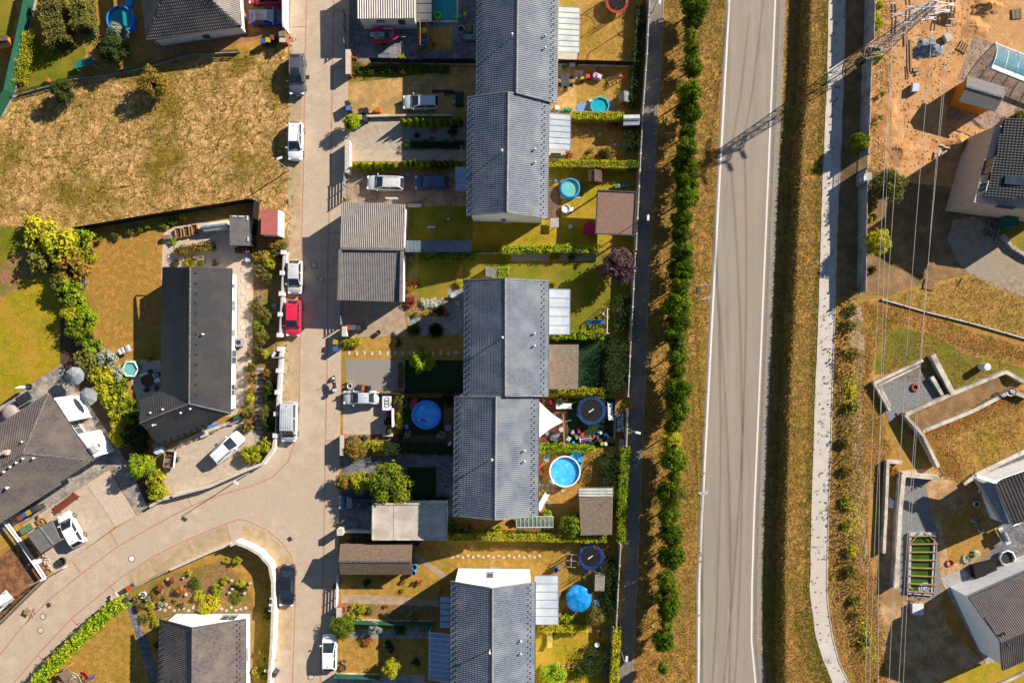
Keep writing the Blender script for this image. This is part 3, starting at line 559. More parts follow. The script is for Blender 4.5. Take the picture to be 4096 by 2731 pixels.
# white gable of the lower-left house, the long dark house and the two hipped houses
row_house('low brown-roofed house with white gable in the lower left corner garden',[(641,2475),(630,3050)],[(980,2474),(982,3050)],[(770,2509),(766,3060)],3.1,5.6,'tile_brown','plaster',wins=[('t',(892,2462),(936,2481)),('r',(984,2593),(987,2640))],verge=(.5,.5),name='house',ridge='ridge_dark',eave=.5)
def hip_house(label,faces,foot,he,mt,ridge,walls,caplines,name='house',eave=.45,wins=(),vents=(),budget=100):
    """faces: roof planes as (px, py, h) lists; foot: eave outline pixels"""
    E = [W(x,y,he) for x,y in foot]; c = sum(E,Vector())/len(E); g = gz(*foot[0])
    root = thing(name,label,'house',loc=Vector((c.x,c.y,g))); e = inset(E,eave)
    MB().prism([(p.x,p.y) for p in e],g-.1,he+g-.12).build('wall',walls,root,True)
    q = inset(E,eave-.04); MB().prism([(p.x,p.y) for p in q],g-.1,g+.3).build('plinth','plinth',root,True)
    F = [[W(*p) for p in f] for f in faces]; b = MB()
    for f in F: slab_under(b,f,.12)
    roof = b.build('roof',mt,root,True)
    for f in F: roof_plane(roof,f,mt,budget=budget,root=root)
    for p,q in caplines: caps(roof,W(*p),W(*q),ridge,root)
    gb = MB(); n = len(E)
    for i in range(n):
        p,q = E[i],E[(i+1) % n]; m = (p+q)/2-c; dd = (q-p).normalized(); o = Vector((dd.y,-dd.x,0)); o = -o if o.dot(m) < 0 else o
        gb.tube([p+o*.05-Vector((0,0,.1)),q+o*.05-Vector((0,0,.1))],.06,8)
    gb.build('gutter','metal_dark',roof,True)
    for i,p1,p2,*r in wins: win(root,e[i],e[(i+1) % n],p1,p2,*r)
    for fi,vx,vy,kw in vents:
        f = F[fi]; pipe(root,ray_plane(vx,vy,f[0],(f[1]-f[0]).cross(f[2]-f[0])),**kw)
    return root,e
hz = 3.1
hip_house('house with brown tiled hip roof beside the round teal pool',[[(586,161,hz),(963,104,hz),(800,-40,6.2),(655,-30,6.2)],[(586,161,hz),(655,-30,6.2),(620,-330,6.2),(540,-330,hz)],[(963,104,hz),(925,-330,hz),(790,-330,6.2),(800,-40,6.2)]],[(586,161),(963,104),(925,-330),(540,-330)],hz,'tile_brown','ridge_dark','plaster_cream',
          [((586,161,hz),(655,-30,6.2)),((963,104,hz),(800,-40,6.2))],wins=[(0,(800,140),(850,152),'metal_white','glass')])
L2,e2 = hip_house('long dark-tiled bungalow with white wall beside the roadside hedge',[[(651,1070,3.1),(642,1570,3.1),(660,1640,3.1),(757,1614,5.6),(761,1068,5.6)],[(926,1076,3.1),(761,1068,5.6),(757,1614,5.6),(919,1652,3.1)],
          [(556,1603,3.1),(645,1567,3.1),(757,1614,5.6),(561,1690,5.4)],[(561,1690,5.4),(757,1614,5.6),(919,1652,3.1),(625,1768,3.1)]],[(651,1070),(926,1076),(919,1652),(625,1768),(556,1603),(644,1567)],3.1,'tile_dark','ridge_dark','plaster',
          [((761,1068,5.6),(757,1614,5.6)),((757,1614,5.6),(919,1652,3.1)),((757,1614,5.6),(561,1690,5.4))],
          wins=[(1,(928,1135),(936,1152)),(1,(928,1203),(935,1243)),(1,(927,1318),(934,1346)),(1,(925,1537),(938,1580)),(1,(926,1400),(944,1455))],
          vents=[(1,818,1337,dict(h=.6)),(3,626,1697,dict(h=.9)),(2,655,1636,dict(h=.35)),(2,605,1650,dict(h=.3)),(3,765,1634,dict(h=.35)),(3,727,1650,dict(h=.35))])
for yv in (1092,1133,1173,1213,1253,1294,1335,1375,1416,1457,1497,1538,1578):
    f = [W(926,1076,3.1),W(761,1068,5.6),W(757,1614,5.6)]; MB().box(ray_plane(784,yv,f[0],(f[1]-f[0]).cross(f[2]-f[0]))+Vector((0,0,.1)),(.34,.2,.16),.0).build('roof_vent','metal_dark',L2,True)
L3,e3 = hip_house('large grey hip-roofed house with white bay walls at the left edge',[[(194,1572,3.2),(92,1813,6.0),(373,1842,3.2)],[(194,1572,3.2),(92,1813,6.0),(-180,1975,6.0),(-230,1850,3.2)],[(92,1813,6.0),(373,1842,3.2),(-60,2130,3.2),(-180,1975,6.0)]],
          [(194,1572),(373,1842),(-60,2130),(-230,1850)],3.2,'tile_warm','ridge_dark','plaster',[((194,1572,3.2),(92,1813,6.0)),((92,1813,6.0),(373,1842,3.2)),((92,1813,6.0),(-180,1975,6.0))],eave=.55,
          wins=[(0,(278,1690),(338,1732))],vents=[(2,99,1832,dict(h=.4)),(2,141,1830,dict(h=.4)),(2,73,1848,dict(h=.4)),(2,48,1865,dict(h=.4)),(2,23,1885,dict(h=.4)),(2,38,1948,dict(h=.5,r=.1)),(1,96,1765,dict(h=.4))])
bw = thing('chimney','flue pipe with silver cowl lying out from the grey hip roof','chimney',60,1800,5.2)
f = [W(194,1572,3.2),W(92,1813,6.0),W(-180,1975,6.0)]; p = ray_plane(38,1806,f[0],(f[1]-f[0]).cross(f[2]-f[0])); bw.location = p
MB().box((0,0,.3),(.5,.5,.9)).build('stack','plaster_beige',bw); MB().cyl((0,0,.75),.16,.9,10).build('flue','metal_galv',bw); MB().lathe([(.001,1.85),(.26,1.7),(.26,1.66),(.18,1.62)],(0,0,0),10).build('cowl','metal_galv',bw)
# bays and roof terrace walls of the hip house
def bay(pts,h,label,mt='plaster',name='garden_wall',cat='wall',z0=-.05,cap=None,top=None):
    P = [W(x,y,h) for x,y in pts]; c = sum(P,Vector())/len(P); g = gz(*pts[0]); r = thing(name,label,cat,loc=Vector((c.x,c.y,g)))
    MB().prism([(p.x,p.y) for p in P],g+z0,g+h).build('wall',mt,r,True)
    if cap: q = inset(P,-.05); MB().prism([(p.x,p.y) for p in q],g+h+.002,g+h+.07).build('coping',cap,r,True)
    return r
bay([(216,1590),(252,1590),(268,1612),(310,1676),(306,1680),(276,1684)],2.9,'curved white bay wall beside the grey hip roof',name='bay_wall')
bay([(312,1737),(345,1730),(408,1818),(378,1828)],2.9,'straight white bay wall under the grey hip roof',name='bay_wall')
ac = thing('air_conditioner','white air conditioner box on the white bay wall','machine',388,1788,2.9,R(-56)); MB().box((0,0,.35),(.95,.75,.7)).build('casing','metal_white',ac); MB().box((.05,0,.71),(.7,.5,.03)).build('lid','slab',ac); MB().cyl((0,.38,.3),.25,.02,12).build('fan_grille','metal_dark',ac)
# ---- sheds and garages
def ribbed(b,P,t,pitch,along,amp=.05):
    """corrugated sheet over the quad P (world, in order), ribs running from side P0P1 to P3P2 when along == 0"""
    if along: P = [P[1],P[2],P[3],P[0]]
    n = max(2,int((P[1]-P[0]).length/pitch)); vs = []
    for k in range(n*4+1):
        u = k/(n*4); a = P[0].lerp(P[1],u); z = amp*(1 if k % 4 in (1,2) else 0)
        c = P[3].lerp(P[2],u); vs += [a+Vector((0,0,z)),c+Vector((0,0,z))]
    b.add(vs,[(2*k,2*k+2,2*k+3,2*k+1) for k in range(n*4)])
    slab_under(b,[p-Vector((0,0,.01)) for p in P],t)
def flat_roof(name,label,cat,P,h,mt,walls,pitch=.3,along=0,ins=.25,wall_h=None,wins=(),trim=None,amp=.055):
    """P: four roof corner pixels, h: one height or four"""
    hh = h if isinstance(h,(list,tuple)) else [h]*4; Q = [W(x,y,z) for (x,y),z in zip(P,hh)]; c = sum(Q,Vector())/4; g = gz(*P[0])
    r = thing(name,label,cat,loc=Vector((c.x,c.y,g)))
    if walls: e = inset(Q,ins); MB().prism([(p.x,p.y) for p in e],g-.05,[g+z-.14 for z in hh]).build('wall',walls,r,True)
    b = MB()
    if mt.startswith('sheet') or pitch: ribbed(b,Q,.1,pitch,along,amp)
    else: slab_under(b,Q,.14)
    b.build('roof',mt,r,True)
    if trim:
        for i in range(4): MB().bar(Q[i]+Vector((0,0,.02)),Q[(i+1) % 4]+Vector((0,0,.02)),.14,.16).build('roof_edge',trim,r,True)
    if walls:
        for i,p1,p2,*k in wins: win(r,e[i],e[(i+1) % 4],p1,p2,*k)
    return r
flat_roof('garage','corrugated beige garage roof nearer the parked silver wagon','garage',[(1366,809),(1622,818),(1617,993),(1360,990)],[3.5,3.5,3.3,3.3],'sheet_light','plaster',.22,0,.22)
g2 = flat_roof('garage','grey corrugated garage roof with upstand edges beside the round red shrub','garage',[(1360,1000),(1615,1004),(1611,1208),(1356,1200)],[3.3,3.3,3.1,3.1],'sheet_grey','plaster',.2,0,.2)
for p,q,w in (((1364,994),(1614,998),.3),((1361,998),(1356,1200),.32),((1607,1006),(1603,1208),.3)): MB().bar(W(*p,3.45),W(*q,3.4),w,.34).build('parapet','sheet_grey',g2,True)
flat_roof('garage','garage with ribbed roof beside the swimming pool at the top edge','garage',[(1426,-120),(1660,-120),(1662,74),(1428,76)],3.2,'sheet_light','plaster_cream',.27,0,.2,wins=[(2,(1502,79),(1542,87)),(2,(1590,80),(1624,98),'metal_dark','wood_dark',True)])
g3 = flat_roof('garage','flat felt-roofed garage half in shade beside the big leafy tree','garage',[(1491,2014),(1788,2014),(1786,2156),(1490,2157)],3.1,'felt','plaster',0,0,.12,trim='concrete')
MB().box(W(1576,2085,3.12),(.04,4.0,.02)).build('felt_seam','felt',g3,True)
def gable_shed(name,label,cat,P,he,hr,mt,walls,horiz=True,ins=.25,ridge='ridge_dark'):
    """P: four eave pixels, ridge halfway between the long sides"""
    Q = [W(x,y,he) for x,y in P]; c = sum(Q,Vector())/4; g = gz(*P[0]); r = thing(name,label,cat,loc=Vector((c.x,c.y,g)))
    if horiz: a,b_ = (Q[0]+Q[3])/2,(Q[1]+Q[2])/2; f = ([Q[0],Q[1],b_,a],[a,b_,Q[2],Q[3]])
    else: a,b_ = (Q[0]+Q[1])/2,(Q[3]+Q[2])/2; f = ([Q[0],a,b_,Q[3]],[a,Q[1],Q[2],b_])
    a.z = b_.z = g+hr; e = inset(Q,ins)
    m0,m1 = ((e[0]+e[3])/2,(e[1]+e[2])/2) if horiz else ((e[0]+e[1])/2,(e[2]+e[3])/2)
    poly = [e[0],e[1],m1,e[2],e[3],m0] if horiz else [e[0],m0,e[1],e[2],m1,e[3]]
    zz = [g+he-.05,g+he-.05,g+hr-.16,g+he-.05,g+he-.05,g+hr-.16] if horiz else [g+he-.05,g+hr-.16,g+he-.05]*2
    MB().prism([(p.x,p.y) for p in poly],g-.05,zz).build('wall',walls,r,True)
    for k in f: b = MB(); slab_under(b,k,.1); b.build('roof_slope',mt,r,True)
    MB().bar(a+Vector((0,0,.01)),b_+Vector((0,0,.01)),.22,.05).build('ridge_cap',ridge,r,True)
    return r,e
gable_shed('garden_shed','long brown shingle-roofed shed with blue barrels at its end','shed',[(1361,2175),(1649,2175),(1651,2297),(1361,2297)],2.5,3.3,'shingle','wood_dark')
flat_roof('garden_pavilion','brown shingle-roofed pavilion beside the pink beanbag','pavilion',[(2390,762),(2545,769),(2536,941),(2382,935)],[2.7,2.7,2.7,2.7],'shingle_red',None,0,0,.2,trim='metal_dark')
for k,(x,y) in enumerate(((2392,770),(2534,775),(2527,930),(2386,926))): MB().bar(W(x,y,2.6),Vector((*W(x,y,2.6)[:2],0)),.14,.14).build('post','wood_dark',bpy.data.objects['garden_pavilion'],True)
flat_roof('lean_to','low blue-grey ribbed canopy joining the garage to the cream gabled house','canopy',[(1621,962),(1885,963),(1884,1008),(1619,1008)],2.4,'sheet_slate',None,.16,0,trim=None,amp=.02)
for x in (1640,1705,1790,1870): MB().bar(W(x,1004,2.3),Vector((*W(x,1004,2.3)[:2],0)),.1,.1).build('post','metal_dark',bpy.data.objects['lean_to'],True)
r = flat_roof('garden_shed','grey ribbed flat-roofed shed beside the black screen fence','shed',[(918,862),(994,862),(998,983),(919,981)],2.6,'sheet_grey','metal_dark',.12,1,.1,amp=.02)
for p,q in (((927,865),(945,865)),((955,866),(973,866)),((990,864),(990,881)),((992,948),(992,965))): MB().bar(W(*p,2.66),W(*q,2.66),.12,.1).build('roof_clip','metal_white',r,True)
r = flat_roof('site_cabin','white cabin with faded red roof between meadow and street','cabin',[(1045,837),(1111,839),(1110,940),(1043,938)],2.5,'roof_red','metal_white',0,0,.03)
win(r,W(1128,842,.0),W(1127,948,.0),(1118,870),(1124,910)); MB().prism([(p.x,p.y) for p in (W(1111,840,2.5),W(1129,845,.05),W(1128,946,.05),W(1110,940,2.5))],0,[2.4,.1,.1,2.4]).build('side_apron','metal_white',r,True)
gable_shed('log_cabin','small dark-roofed hut with orange timber front by the covered pool','hut',[(3869,301),(4020,349),(3980,446),(3835,406)],2.4,3.0,'shingle_grey','wood_orange',True,.3)
gable_shed('playhouse','orange timber playhouse with dark roof at the left edge','playhouse',[(-30,140),(30,142),(52,190),(-20,200)],1.6,2.1,'wood_dark','wood_orange',True,.1)
# carport in the lower left
r = flat_roof('carport','grey ribbed metal lean-to roof beside the white hatchback','carport',[(108,2136),(208,2080),(242,2162),(164,2212)],[2.2,2.2,2.0,2.0],'sheet_grey',None,.25,1,amp=.02)
MB().bar(W(160,2108,2.25),W(212,2176,2.1),.14,.06).build('flashing','metal_galv',r,True)
for x,y in ((112,2138),(206,2083),(238,2160),(164,2208)): MB().bar(W(x,y,2.0),Vector((*W(x,y,2.0)[:2],0)),.1,.1).build('post','wood_old',r,True)
# ---- east: modern house and the two roofs at the lower right
b = thing('house','modern two-storey beige house with flat black tiled roof at the right edge','house',4100,700)
Q = [W(x,y,z) for x,y,z in ((4020,474,5.8),(4300,474,7.4),(4300,800,7.6),(3937,790,5.6))]; E = [W(x,y,5.6) for x,y in ((3990,500),(4290,500),(4290,860),(3905,806))]
MB().prism([(p.x,p.y) for p in E],EH,EH+5.2).build('wall','plaster_beige',b,True)
P = [W(x,y,2.6) for x,y in ((3950,525),(4050,500),(4050,850),(3852,806),(3872,700))]; MB().prism([(p.x,p.y) for p in P],EH,EH+2.7).build('ground_floor','plaster_grey',b,True)
bb = MB(); slab_under(bb,Q,.2); rf = bb.build('roof','tile_black',b,True); roof_plane(rf,Q[:],'tile_black',.3,.33,300,b)
win(b,E[0],E[3],(3925,734),(3945,764)); win(b,E[0],E[3],(3945,640),(3965,690),'metal_dark'); win(b,P[4],P[3],(3884,748),(3900,772),'metal_dark'); win(b,P[4],P[0],(3925,588),(3942,610),'metal_dark')
win(b,E[3],E[2],(3998,820),(4052,834),'metal_dark'); MB().box(ray_plane(4055,724,Q[0],(Q[1]-Q[0]).cross(Q[3]-Q[0]))+Vector((0,0,.08)),(1.9,.9,.12),R(-8),('Y',-.2)).build('skylight','glass',b,True)
def gable_px(label,f1,f2,foot,he,mt,name='house'):
    F = [[W(*p) for p in f] for f in (f1,f2)]; E = [W(x,y,he) for x,y in foot]; c = sum(E,Vector())/4; r = thing(name,label,'house',loc=Vector((c.x,c.y,EH))); e = inset(E,.3)
    m = (F[0][-1]+F[0][-2])/2; MB().prism([(p.x,p.y) for p in e],EH-.05,EH+he-.1).build('wall','plaster',r,True)
    bb = MB(); [slab_under(bb,f,.16) for f in F]; rf = bb.build('roof',mt,r,True)
    for f in F: roof_plane(rf,f,mt,budget=140,root=r)
    caps(rf,F[0][2],F[0][3],'ridge_dark',r); return r,e,F,rf
r,e,F,rf = gable_px('brown-tiled gabled house wing in the lower right corner',[(3873,2390,4.0),(4240,2230,4.0),(4240,2458,6.3),(4001,2566,6.3)],[(4009,2679,4.0),(4240,2578,4.0),(4240,2458,6.3),(4001,2566,6.3)],[(3873,2390),(4240,2230),(4240,2578),(4009,2679)],4.0,'tile_warm')
MB().prism([(p.x,p.y) for p in (e[0],e[3],(e[3]+e[0])/2+Vector((.4,0,0)))],EH+3.9,[EH+3.9,EH+3.9,EH+6.0]).build('gable','plaster',r,True)
for v in ((4012,2528),(4024,2575)): pipe(r,ray_plane(*v,F[0][0],(F[0][1]-F[0][0]).cross(F[0][2]-F[0][0])),.4,.08,True,'metal_dark')
r,e,F,rf = gable_px('brown-tiled house with white parapet above the dark courtyard at the right edge',[(3978,1928,4.0),(4050,2098,4.0),(4300,2010,6.0),(4230,1840,6.0)],[(4500,1740,4.0),(4560,1900,4.0),(4300,2010,6.0),(4230,1840,6.0)],[(3978,1928),(4050,2120),(4560,1900),(4500,1740)],4.0,'tile_warm')
for p,q in (((3902,1902),(3975,1926)),((3975,1926),(4100,1880))): MB().bar(W(*p,3.9),W(*q,4.0),.35,.5).build('parapet','plaster',r,True)
MB().prism([(p.x,p.y) for p in (W(3908,1915,3.4),W(3978,1932,3.6),W(4045,2100,3.6),W(4010,2090,3.2))],EH+2.6,EH+3.3).build('porch_roof','plaster_grey',r,True)
# ---------------------------------------------------------------- walls, fences, canopies
mat('screen_green',A('2f6a52'),A('275a46'),3,rough=.7)
mat('screen_black',A('2a2628'),A('1f1c1e'),3,rough=.7)
mat('panel_concrete',A('c2bcb8'),A('aca6a2'),1.2,A('9a948e'),.5,bump=.3,bs=14)
mat('brick_red',A('c07a5a'),A('a46448'),3,brick=(.25,.08,.7,.8,.012))
mat('wire_green',A('3a6a50'),A('2f5842'),3,rough=.6)
def perp(p,q):
    d = Vector((q.x-p.x,q.y-p.y,0)).normalized(); return Vector((-d.y,d.x,0))
def panel_wall(name,label,pts,h,step,mt,post_mt,cat='wall',t=.1,pt=.16,post_h=None,cap=None,rails=0,base=None,post='post',panel='panel',group=None,fine=1):
    """posts and panels along base pixels pts"""
    P = [W(x,y) for x,y in pts]; r = thing(name,label,cat,loc=P[0],group=group); first = True
    for a,b in zip(P,P[1:]):
        L = (b-a).length; n = max(1,round(L/step)); rz = math.atan2(b.y-a.y,b.x-a.x)
        for k in range(n+1):
            if k == 0 and not first: continue
            p = a.lerp(b,k/n); hh = (post_h or h+.06)
            MB().box(p+Vector((0,0,hh/2-.05)),(pt,pt,hh+.1),rz).build(post,post_mt,r,True)
            if cap and k < n+1: MB().box(p+Vector((0,0,hh+.04)),(pt+.1,pt+.1,.07),rz).build('post_cap',cap,r,True)
        first = False
        for k in range(n):
            p = a.lerp(b,(k+.5)/n); w = L/n-pt
            if rails == 0: MB().box(p+Vector((0,0,h/2)),(w,t,h-.002),rz).build(panel,mt,r,True)
            else:
                bb = MB()
                for j in range(rails): bb.box(p+Vector((0,0,h*(j+.7)/rails)),(w,t,h/rails*.6),rz)
                bb.build(panel,mt,r,True)
            if base: MB().box(p+Vector((0,0,.14)),(w-.004,t+.12,.3),rz).build('footing',base,r,True)
    return r
def solid_wall(name,label,pts,w,h,mt,cap=None,cat='wall',hh=None):
    """a wall along base pixels, w metres thick, one stretch per segment"""
    P = [W(x,y) for x,y in pts]; r = thing(name,label,cat,loc=P[0])
    for i,(a,b) in enumerate(zip(P,P[1:])):
        h0 = hh[i] if hh else h; h1 = hh[i+1] if hh else h; d = (b-a).normalized(); n = perp(a,b)*w/2; e = d*(w*.25 if i < len(P)-2 else 0); s_ = d*(w*.25 if i else 0)
        q = [a-n-s_,b-n+e,b+n+e,a+n-s_]; z = a.z+.002*i
        MB().prism([(p.x,p.y) for p in q],a.z-.1,[z+h0,z+h1,z+h1,z+h0]).build('wall_section',mt,r,True)
        if cap:
            n2 = n*1.25; q = [a-n2-s_,b-n2+e,b+n2+e,a+n2-s_]; MB().prism([(p.x,p.y) for p in q],[z+h0+.002,z+h1+.002,z+h1+.002,z+h0+.002],[z+h0+.06,z+h1+.06,z+h1+.06,z+h0+.06]).build('coping',cap,r,True)
    return r
# roadside wall of concrete panels on the east side, stepped
def east_wall():
    r = thing('panel_wall','long concrete panel wall with stepped top beside the footway','wall',3463,0)
    segs = [(3467,-330,3455,185,8,2.5),(3449,265,3437,635,6,2.3),(3434,690,3428,705,1,2.2),(3434,740,3429,1168,6,2.2)]
    for x0,y0,x1,y1,n,h in segs:
        a,b = W(x0,y0),W(x1,y1); rz = math.atan2(b.y-a.y,b.x-a.x); L = (b-a).length
        for k in range(n+1): MB().box(a.lerp(b,k/n)+Vector((0,0,h/2)),(.16,.18,h+.12),rz).build('post','panel_concrete',r,True)
        for k in range(n):
            p = a.lerp(b,(k+.5)/n); hs = h-.05*(k % 3)
            for j in range(4): MB().box(p+Vector((0,0,hs/4*(j+.5))),(L/n-.16,.07+.004*(j % 2),hs/4-.015),rz).build('panel','panel_concrete',r,True)
    return r
east_wall()
g = thing('railing_gate','pale vertical-bar railing set into the concrete panel wall','gate',3437,638)
for k in range(10): MB().bar(W(3437-k*.25,638+k*5.2),W(3437-k*.25,638+k*5.2)+Vector((0,0,2.0)),.04,.04).build('bar','metal_galv',g,True)
for z in (.15,1.95): MB().bar(W(3437,636)+Vector((0,0,z)),W(3434,688)+Vector((0,0,z)),.05,.06).build('rail','metal_galv',g,True)
g = thing('meter_cabinet','concrete meter cabinet with white door on the panel wall','cabinet',3438,728,0,R(88)); MB().box((0,0,1.0),(1.3,.9,2.0)).build('casing','panel_concrete',g); MB().box((0,.35,2.02),(.5,.3,.05)).build('lid','metal_white',g); MB().box((0,.47,1.2),(.5,.03,.8)).build('door','metal_white',g)
# garden wall along the back path
def back_wall(label,pts,h,mt='panel_concrete'): return panel_wall('garden_wall',label,pts,h,2.1,mt,'concrete','wall',.12,.2,base='concrete_dark')
back_wall('concrete back-garden wall beside the path from the top edge to the shingle pavilion',[(2592,-60),(2578,240),(2560,500),(2547,760),(2535,1005)],1.7)
back_wall('concrete back-garden wall below the copper beech',[(2533,1020),(2519,1300),(2516,1345),(2505,1580)],1.6)
back_wall('short concrete back-garden wall behind the junk-filled strip',[(2504,1640),(2498,1775)],1.6)
back_wall('white back-garden wall behind the striped shed and covered pool',[(2475,2165),(2466,2320),(2457,2500)],1.7,'plaster_grey')
# white pillar fence along the street and the curved parking wall
def pillar_fence(label,pts,h,step,pil='plaster',pan='plaster_grey'): return panel_wall('pillar_wall',label,pts,h,step,pan,pil,'wall',.14,.42,post_h=h+.15,cap='metal_white',post='pillar',base='plaster')
pillar_fence('white pillared street wall beside the parked silver and red hatchbacks',[(1148,1015),(1132,1340)],1.3,2.45)
pillar_fence('white pillared street wall with post box beside the silver van',[(1134,1395),(1124,1565),(1116,1735)],1.3,2.4)
solid_wall('garden_wall','white curved wall round the parked white wagon',[(1112,1745),(1104,1790),(1062,1848),(1000,1872),(850,1938),(706,1976)],.28,1.0,'plaster','slab')
solid_wall('garden_wall','low white wall end beside the hedge above the side street',[(700,1982),(660,1990),(610,2020)],.25,.7,'plaster','slab')
solid_wall('garden_wall','white curved wall round the corner garden beside the black saloon',[(940,2166),(962,2156),(1010,2174),(1055,2200),(1095,2245),(1108,2310),(1108,2430),(1103,2560),(1092,2720),(1085,2900)],.28,1.5,'plaster','slab')
solid_wall('garden_wall','low grey kerb wall curving along the side street below the dry lawn',[(680,2276),(600,2314),(530,2352),(455,2405),(350,2500),(230,2602),(130,2722),(100,2800)],.2,.55,'concrete_dark')
solid_wall('garden_wall','pale kerb wall between corner garden and side street',[(930,2170),(850,2200),(690,2272)],.2,.6,'plaster','slab')
solid_wall('garden_wall','dark plank fence along the bark bed at the left edge',[(195,2306),(100,2398),(0,2497),(-120,2610)],.2,1.1,'wood_old')
solid_wall('garden_wall','long white gate wall at the top edge beside the blue car',[(1152,-200),(1152,110),(1154,136)],.2,1.8,'plaster','metal_white')
p = thing('gate_pillar','brick gate pillar with striped cap beside the wheelie bins','pillar',1145,165); MB().box((0,0,.7),(.7,1.1,1.4)).build('shaft','brick_red',p); MB().box((0,.25,1.45),(.8,.7,.1)).build('cap','wood_old',p); MB().box((0,-.5,1.42),(.7,.5,.08)).build('cap_stone','slab',p)
# fences
panel_wall('screen_fence','tall green privacy screen fence at the upper left',[(158,-60),(118,130),(70,340),(62,380),(10,470),(-60,540)],2.0,2.5,'screen_green','wire_green','fence',.03,.06,base='panel_concrete')
panel_wall('screen_fence','black screen fence between meadow and the bungalow garden',[(330,920),(600,874),(1018,808),(1040,812),(1020,985)],1.9,2.4,'screen_black','metal_dark','fence',.03,.07)
panel_wall('wire_fence','low wire fence with green posts above the meadow',[(75,382),(300,320),(450,300),(600,270),(760,222),(960,212)],1.0,2.6,'wire_green','wire_green','fence',.012,.06,base='concrete_dark',rails=4)
panel_wall('board_fence','black board fence between the boat yard and the dirt drive',[(1486,252),(1655,256),(1905,258)],1.6,2.4,'screen_black','metal_dark','fence',.05,.1,base='concrete')
panel_wall('board_fence','dark fence behind the lawn with the orange trampoline',[(2232,258),(2300,260),(2532,266)],1.5,2.4,'screen_black','metal_dark','fence',.05,.1,base='concrete')
panel_wall('board_fence','dark fence running behind the lean-to and clipped laurel hedge',[(1625,1012),(1900,1012),(2390,1008)],1.3,2.5,'screen_black','metal_galv','fence',.04,.08,base='concrete')
panel_wall('screen_fence','green privacy fence between the two flower beds beside the bottom house',[(1375,2475),(1560,2480),(1740,2482)],1.4,2.4,'screen_green','wire_green','fence',.03,.06,base='concrete')
panel_wall('screen_fence','green privacy fence at the bottom edge beside the white car',[(1345,2690),(1525,2695)],1.4,2.4,'screen_green','wire_green','fence',.03,.06,base='concrete')
panel_wall('screen_fence','green privacy screen at the bottom edge of the back gardens',[(2190,2745),(2440,2740)],1.3,2.4,'screen_green','wire_green','fence',.03,.06,base='concrete')
panel_wall('board_fence','dark fence between the gravel pad and the inflatable pool garden',[(1384,1570),(1600,1572),(1820,1578)],1.0,2.4,'wood_dark','wood_dark','fence',.04,.1)
panel_wall('picket_fence','low white pipe fence across the dry building land',[(3522,1197),(3700,1248),(3870,1290),(4096,1354),(4300,1410)],.25,2.4,'metal_white','metal_dark','fence',.09,.06)
# gate pillars and walls of the front gardens along the street
def pil(x0,y0,x1,y1,h,label,mt='slab',body='brick_red'):
    c = W((x0+x1)/2,(y0+y1)/2,h); r = thing('gate_wall',label,'wall',loc=Vector((c.x,c.y,0))); w,l = (x1-x0)/S,(y1-y0)/S
    MB().box((0,0,h/2),(w*.86,l*.97,h)).build('body',body,r); MB().box((0,0,h+.04),(w,l,.08)).build('coping',mt,r)
pil(1383,200,1402,297,1.3,'brick gate wall with pale coping beside the boat yard'); pil(1380,560,1398,690,1.3,'pale gate wall beside the clipped thuja row','slab','plaster_cream')
pil(1360,1740,1376,1820,1.3,'brick gate wall with pale coping beside the orange-lidded bins'); pil(1346,2430,1366,2475,1.3,'pink brick gate wall beside the terracotta planter')
pil(1348,2115,1372,2140,1.6,'pale gate pillar above the brown shingle shed','slab','plaster_cream'); pil(1368,1305,1386,1345,1.4,'pale gate pillar beside the red-lidded bin','slab','plaster_cream')
panel_wall('slat_gate','open slatted gate in front of the grey garage',[(1385,70),(1388,195)],1.7,1.9,'metal_galv','metal_dark','gate',.04,.1,rails=6)
panel_wall('slat_gate','white slatted garden gate beside the flowering planter',[(1358,2290),(1352,2430)],1.2,1.4,'metal_white','metal_white','gate',.04,.1,rails=5)
panel_wall('slat_gate','grey slatted sliding gate in front of the tiled drive',[(1372,1215),(1374,1300)],1.5,1.3,'metal_galv','metal_dark','gate',.04,.1,rails=6)
panel_wall('slat_gate','grey sliding gate in front of the brown paver drive',[(1386,700),(1384,800)],1.4,1.5,'metal_galv','metal_dark','gate',.04,.1,rails=6)
solid_wall('garden_wall','pale concrete edging between the dirt drive and the diagonal pavers',[(1435,470),(1600,466),(1810,466)],.22,.5,'concrete')
solid_wall('garden_wall','grey concrete garden wall beside the dark car drive',[(1380,2118),(1430,2118),(1490,2120)],.25,.9,'plaster_cream')
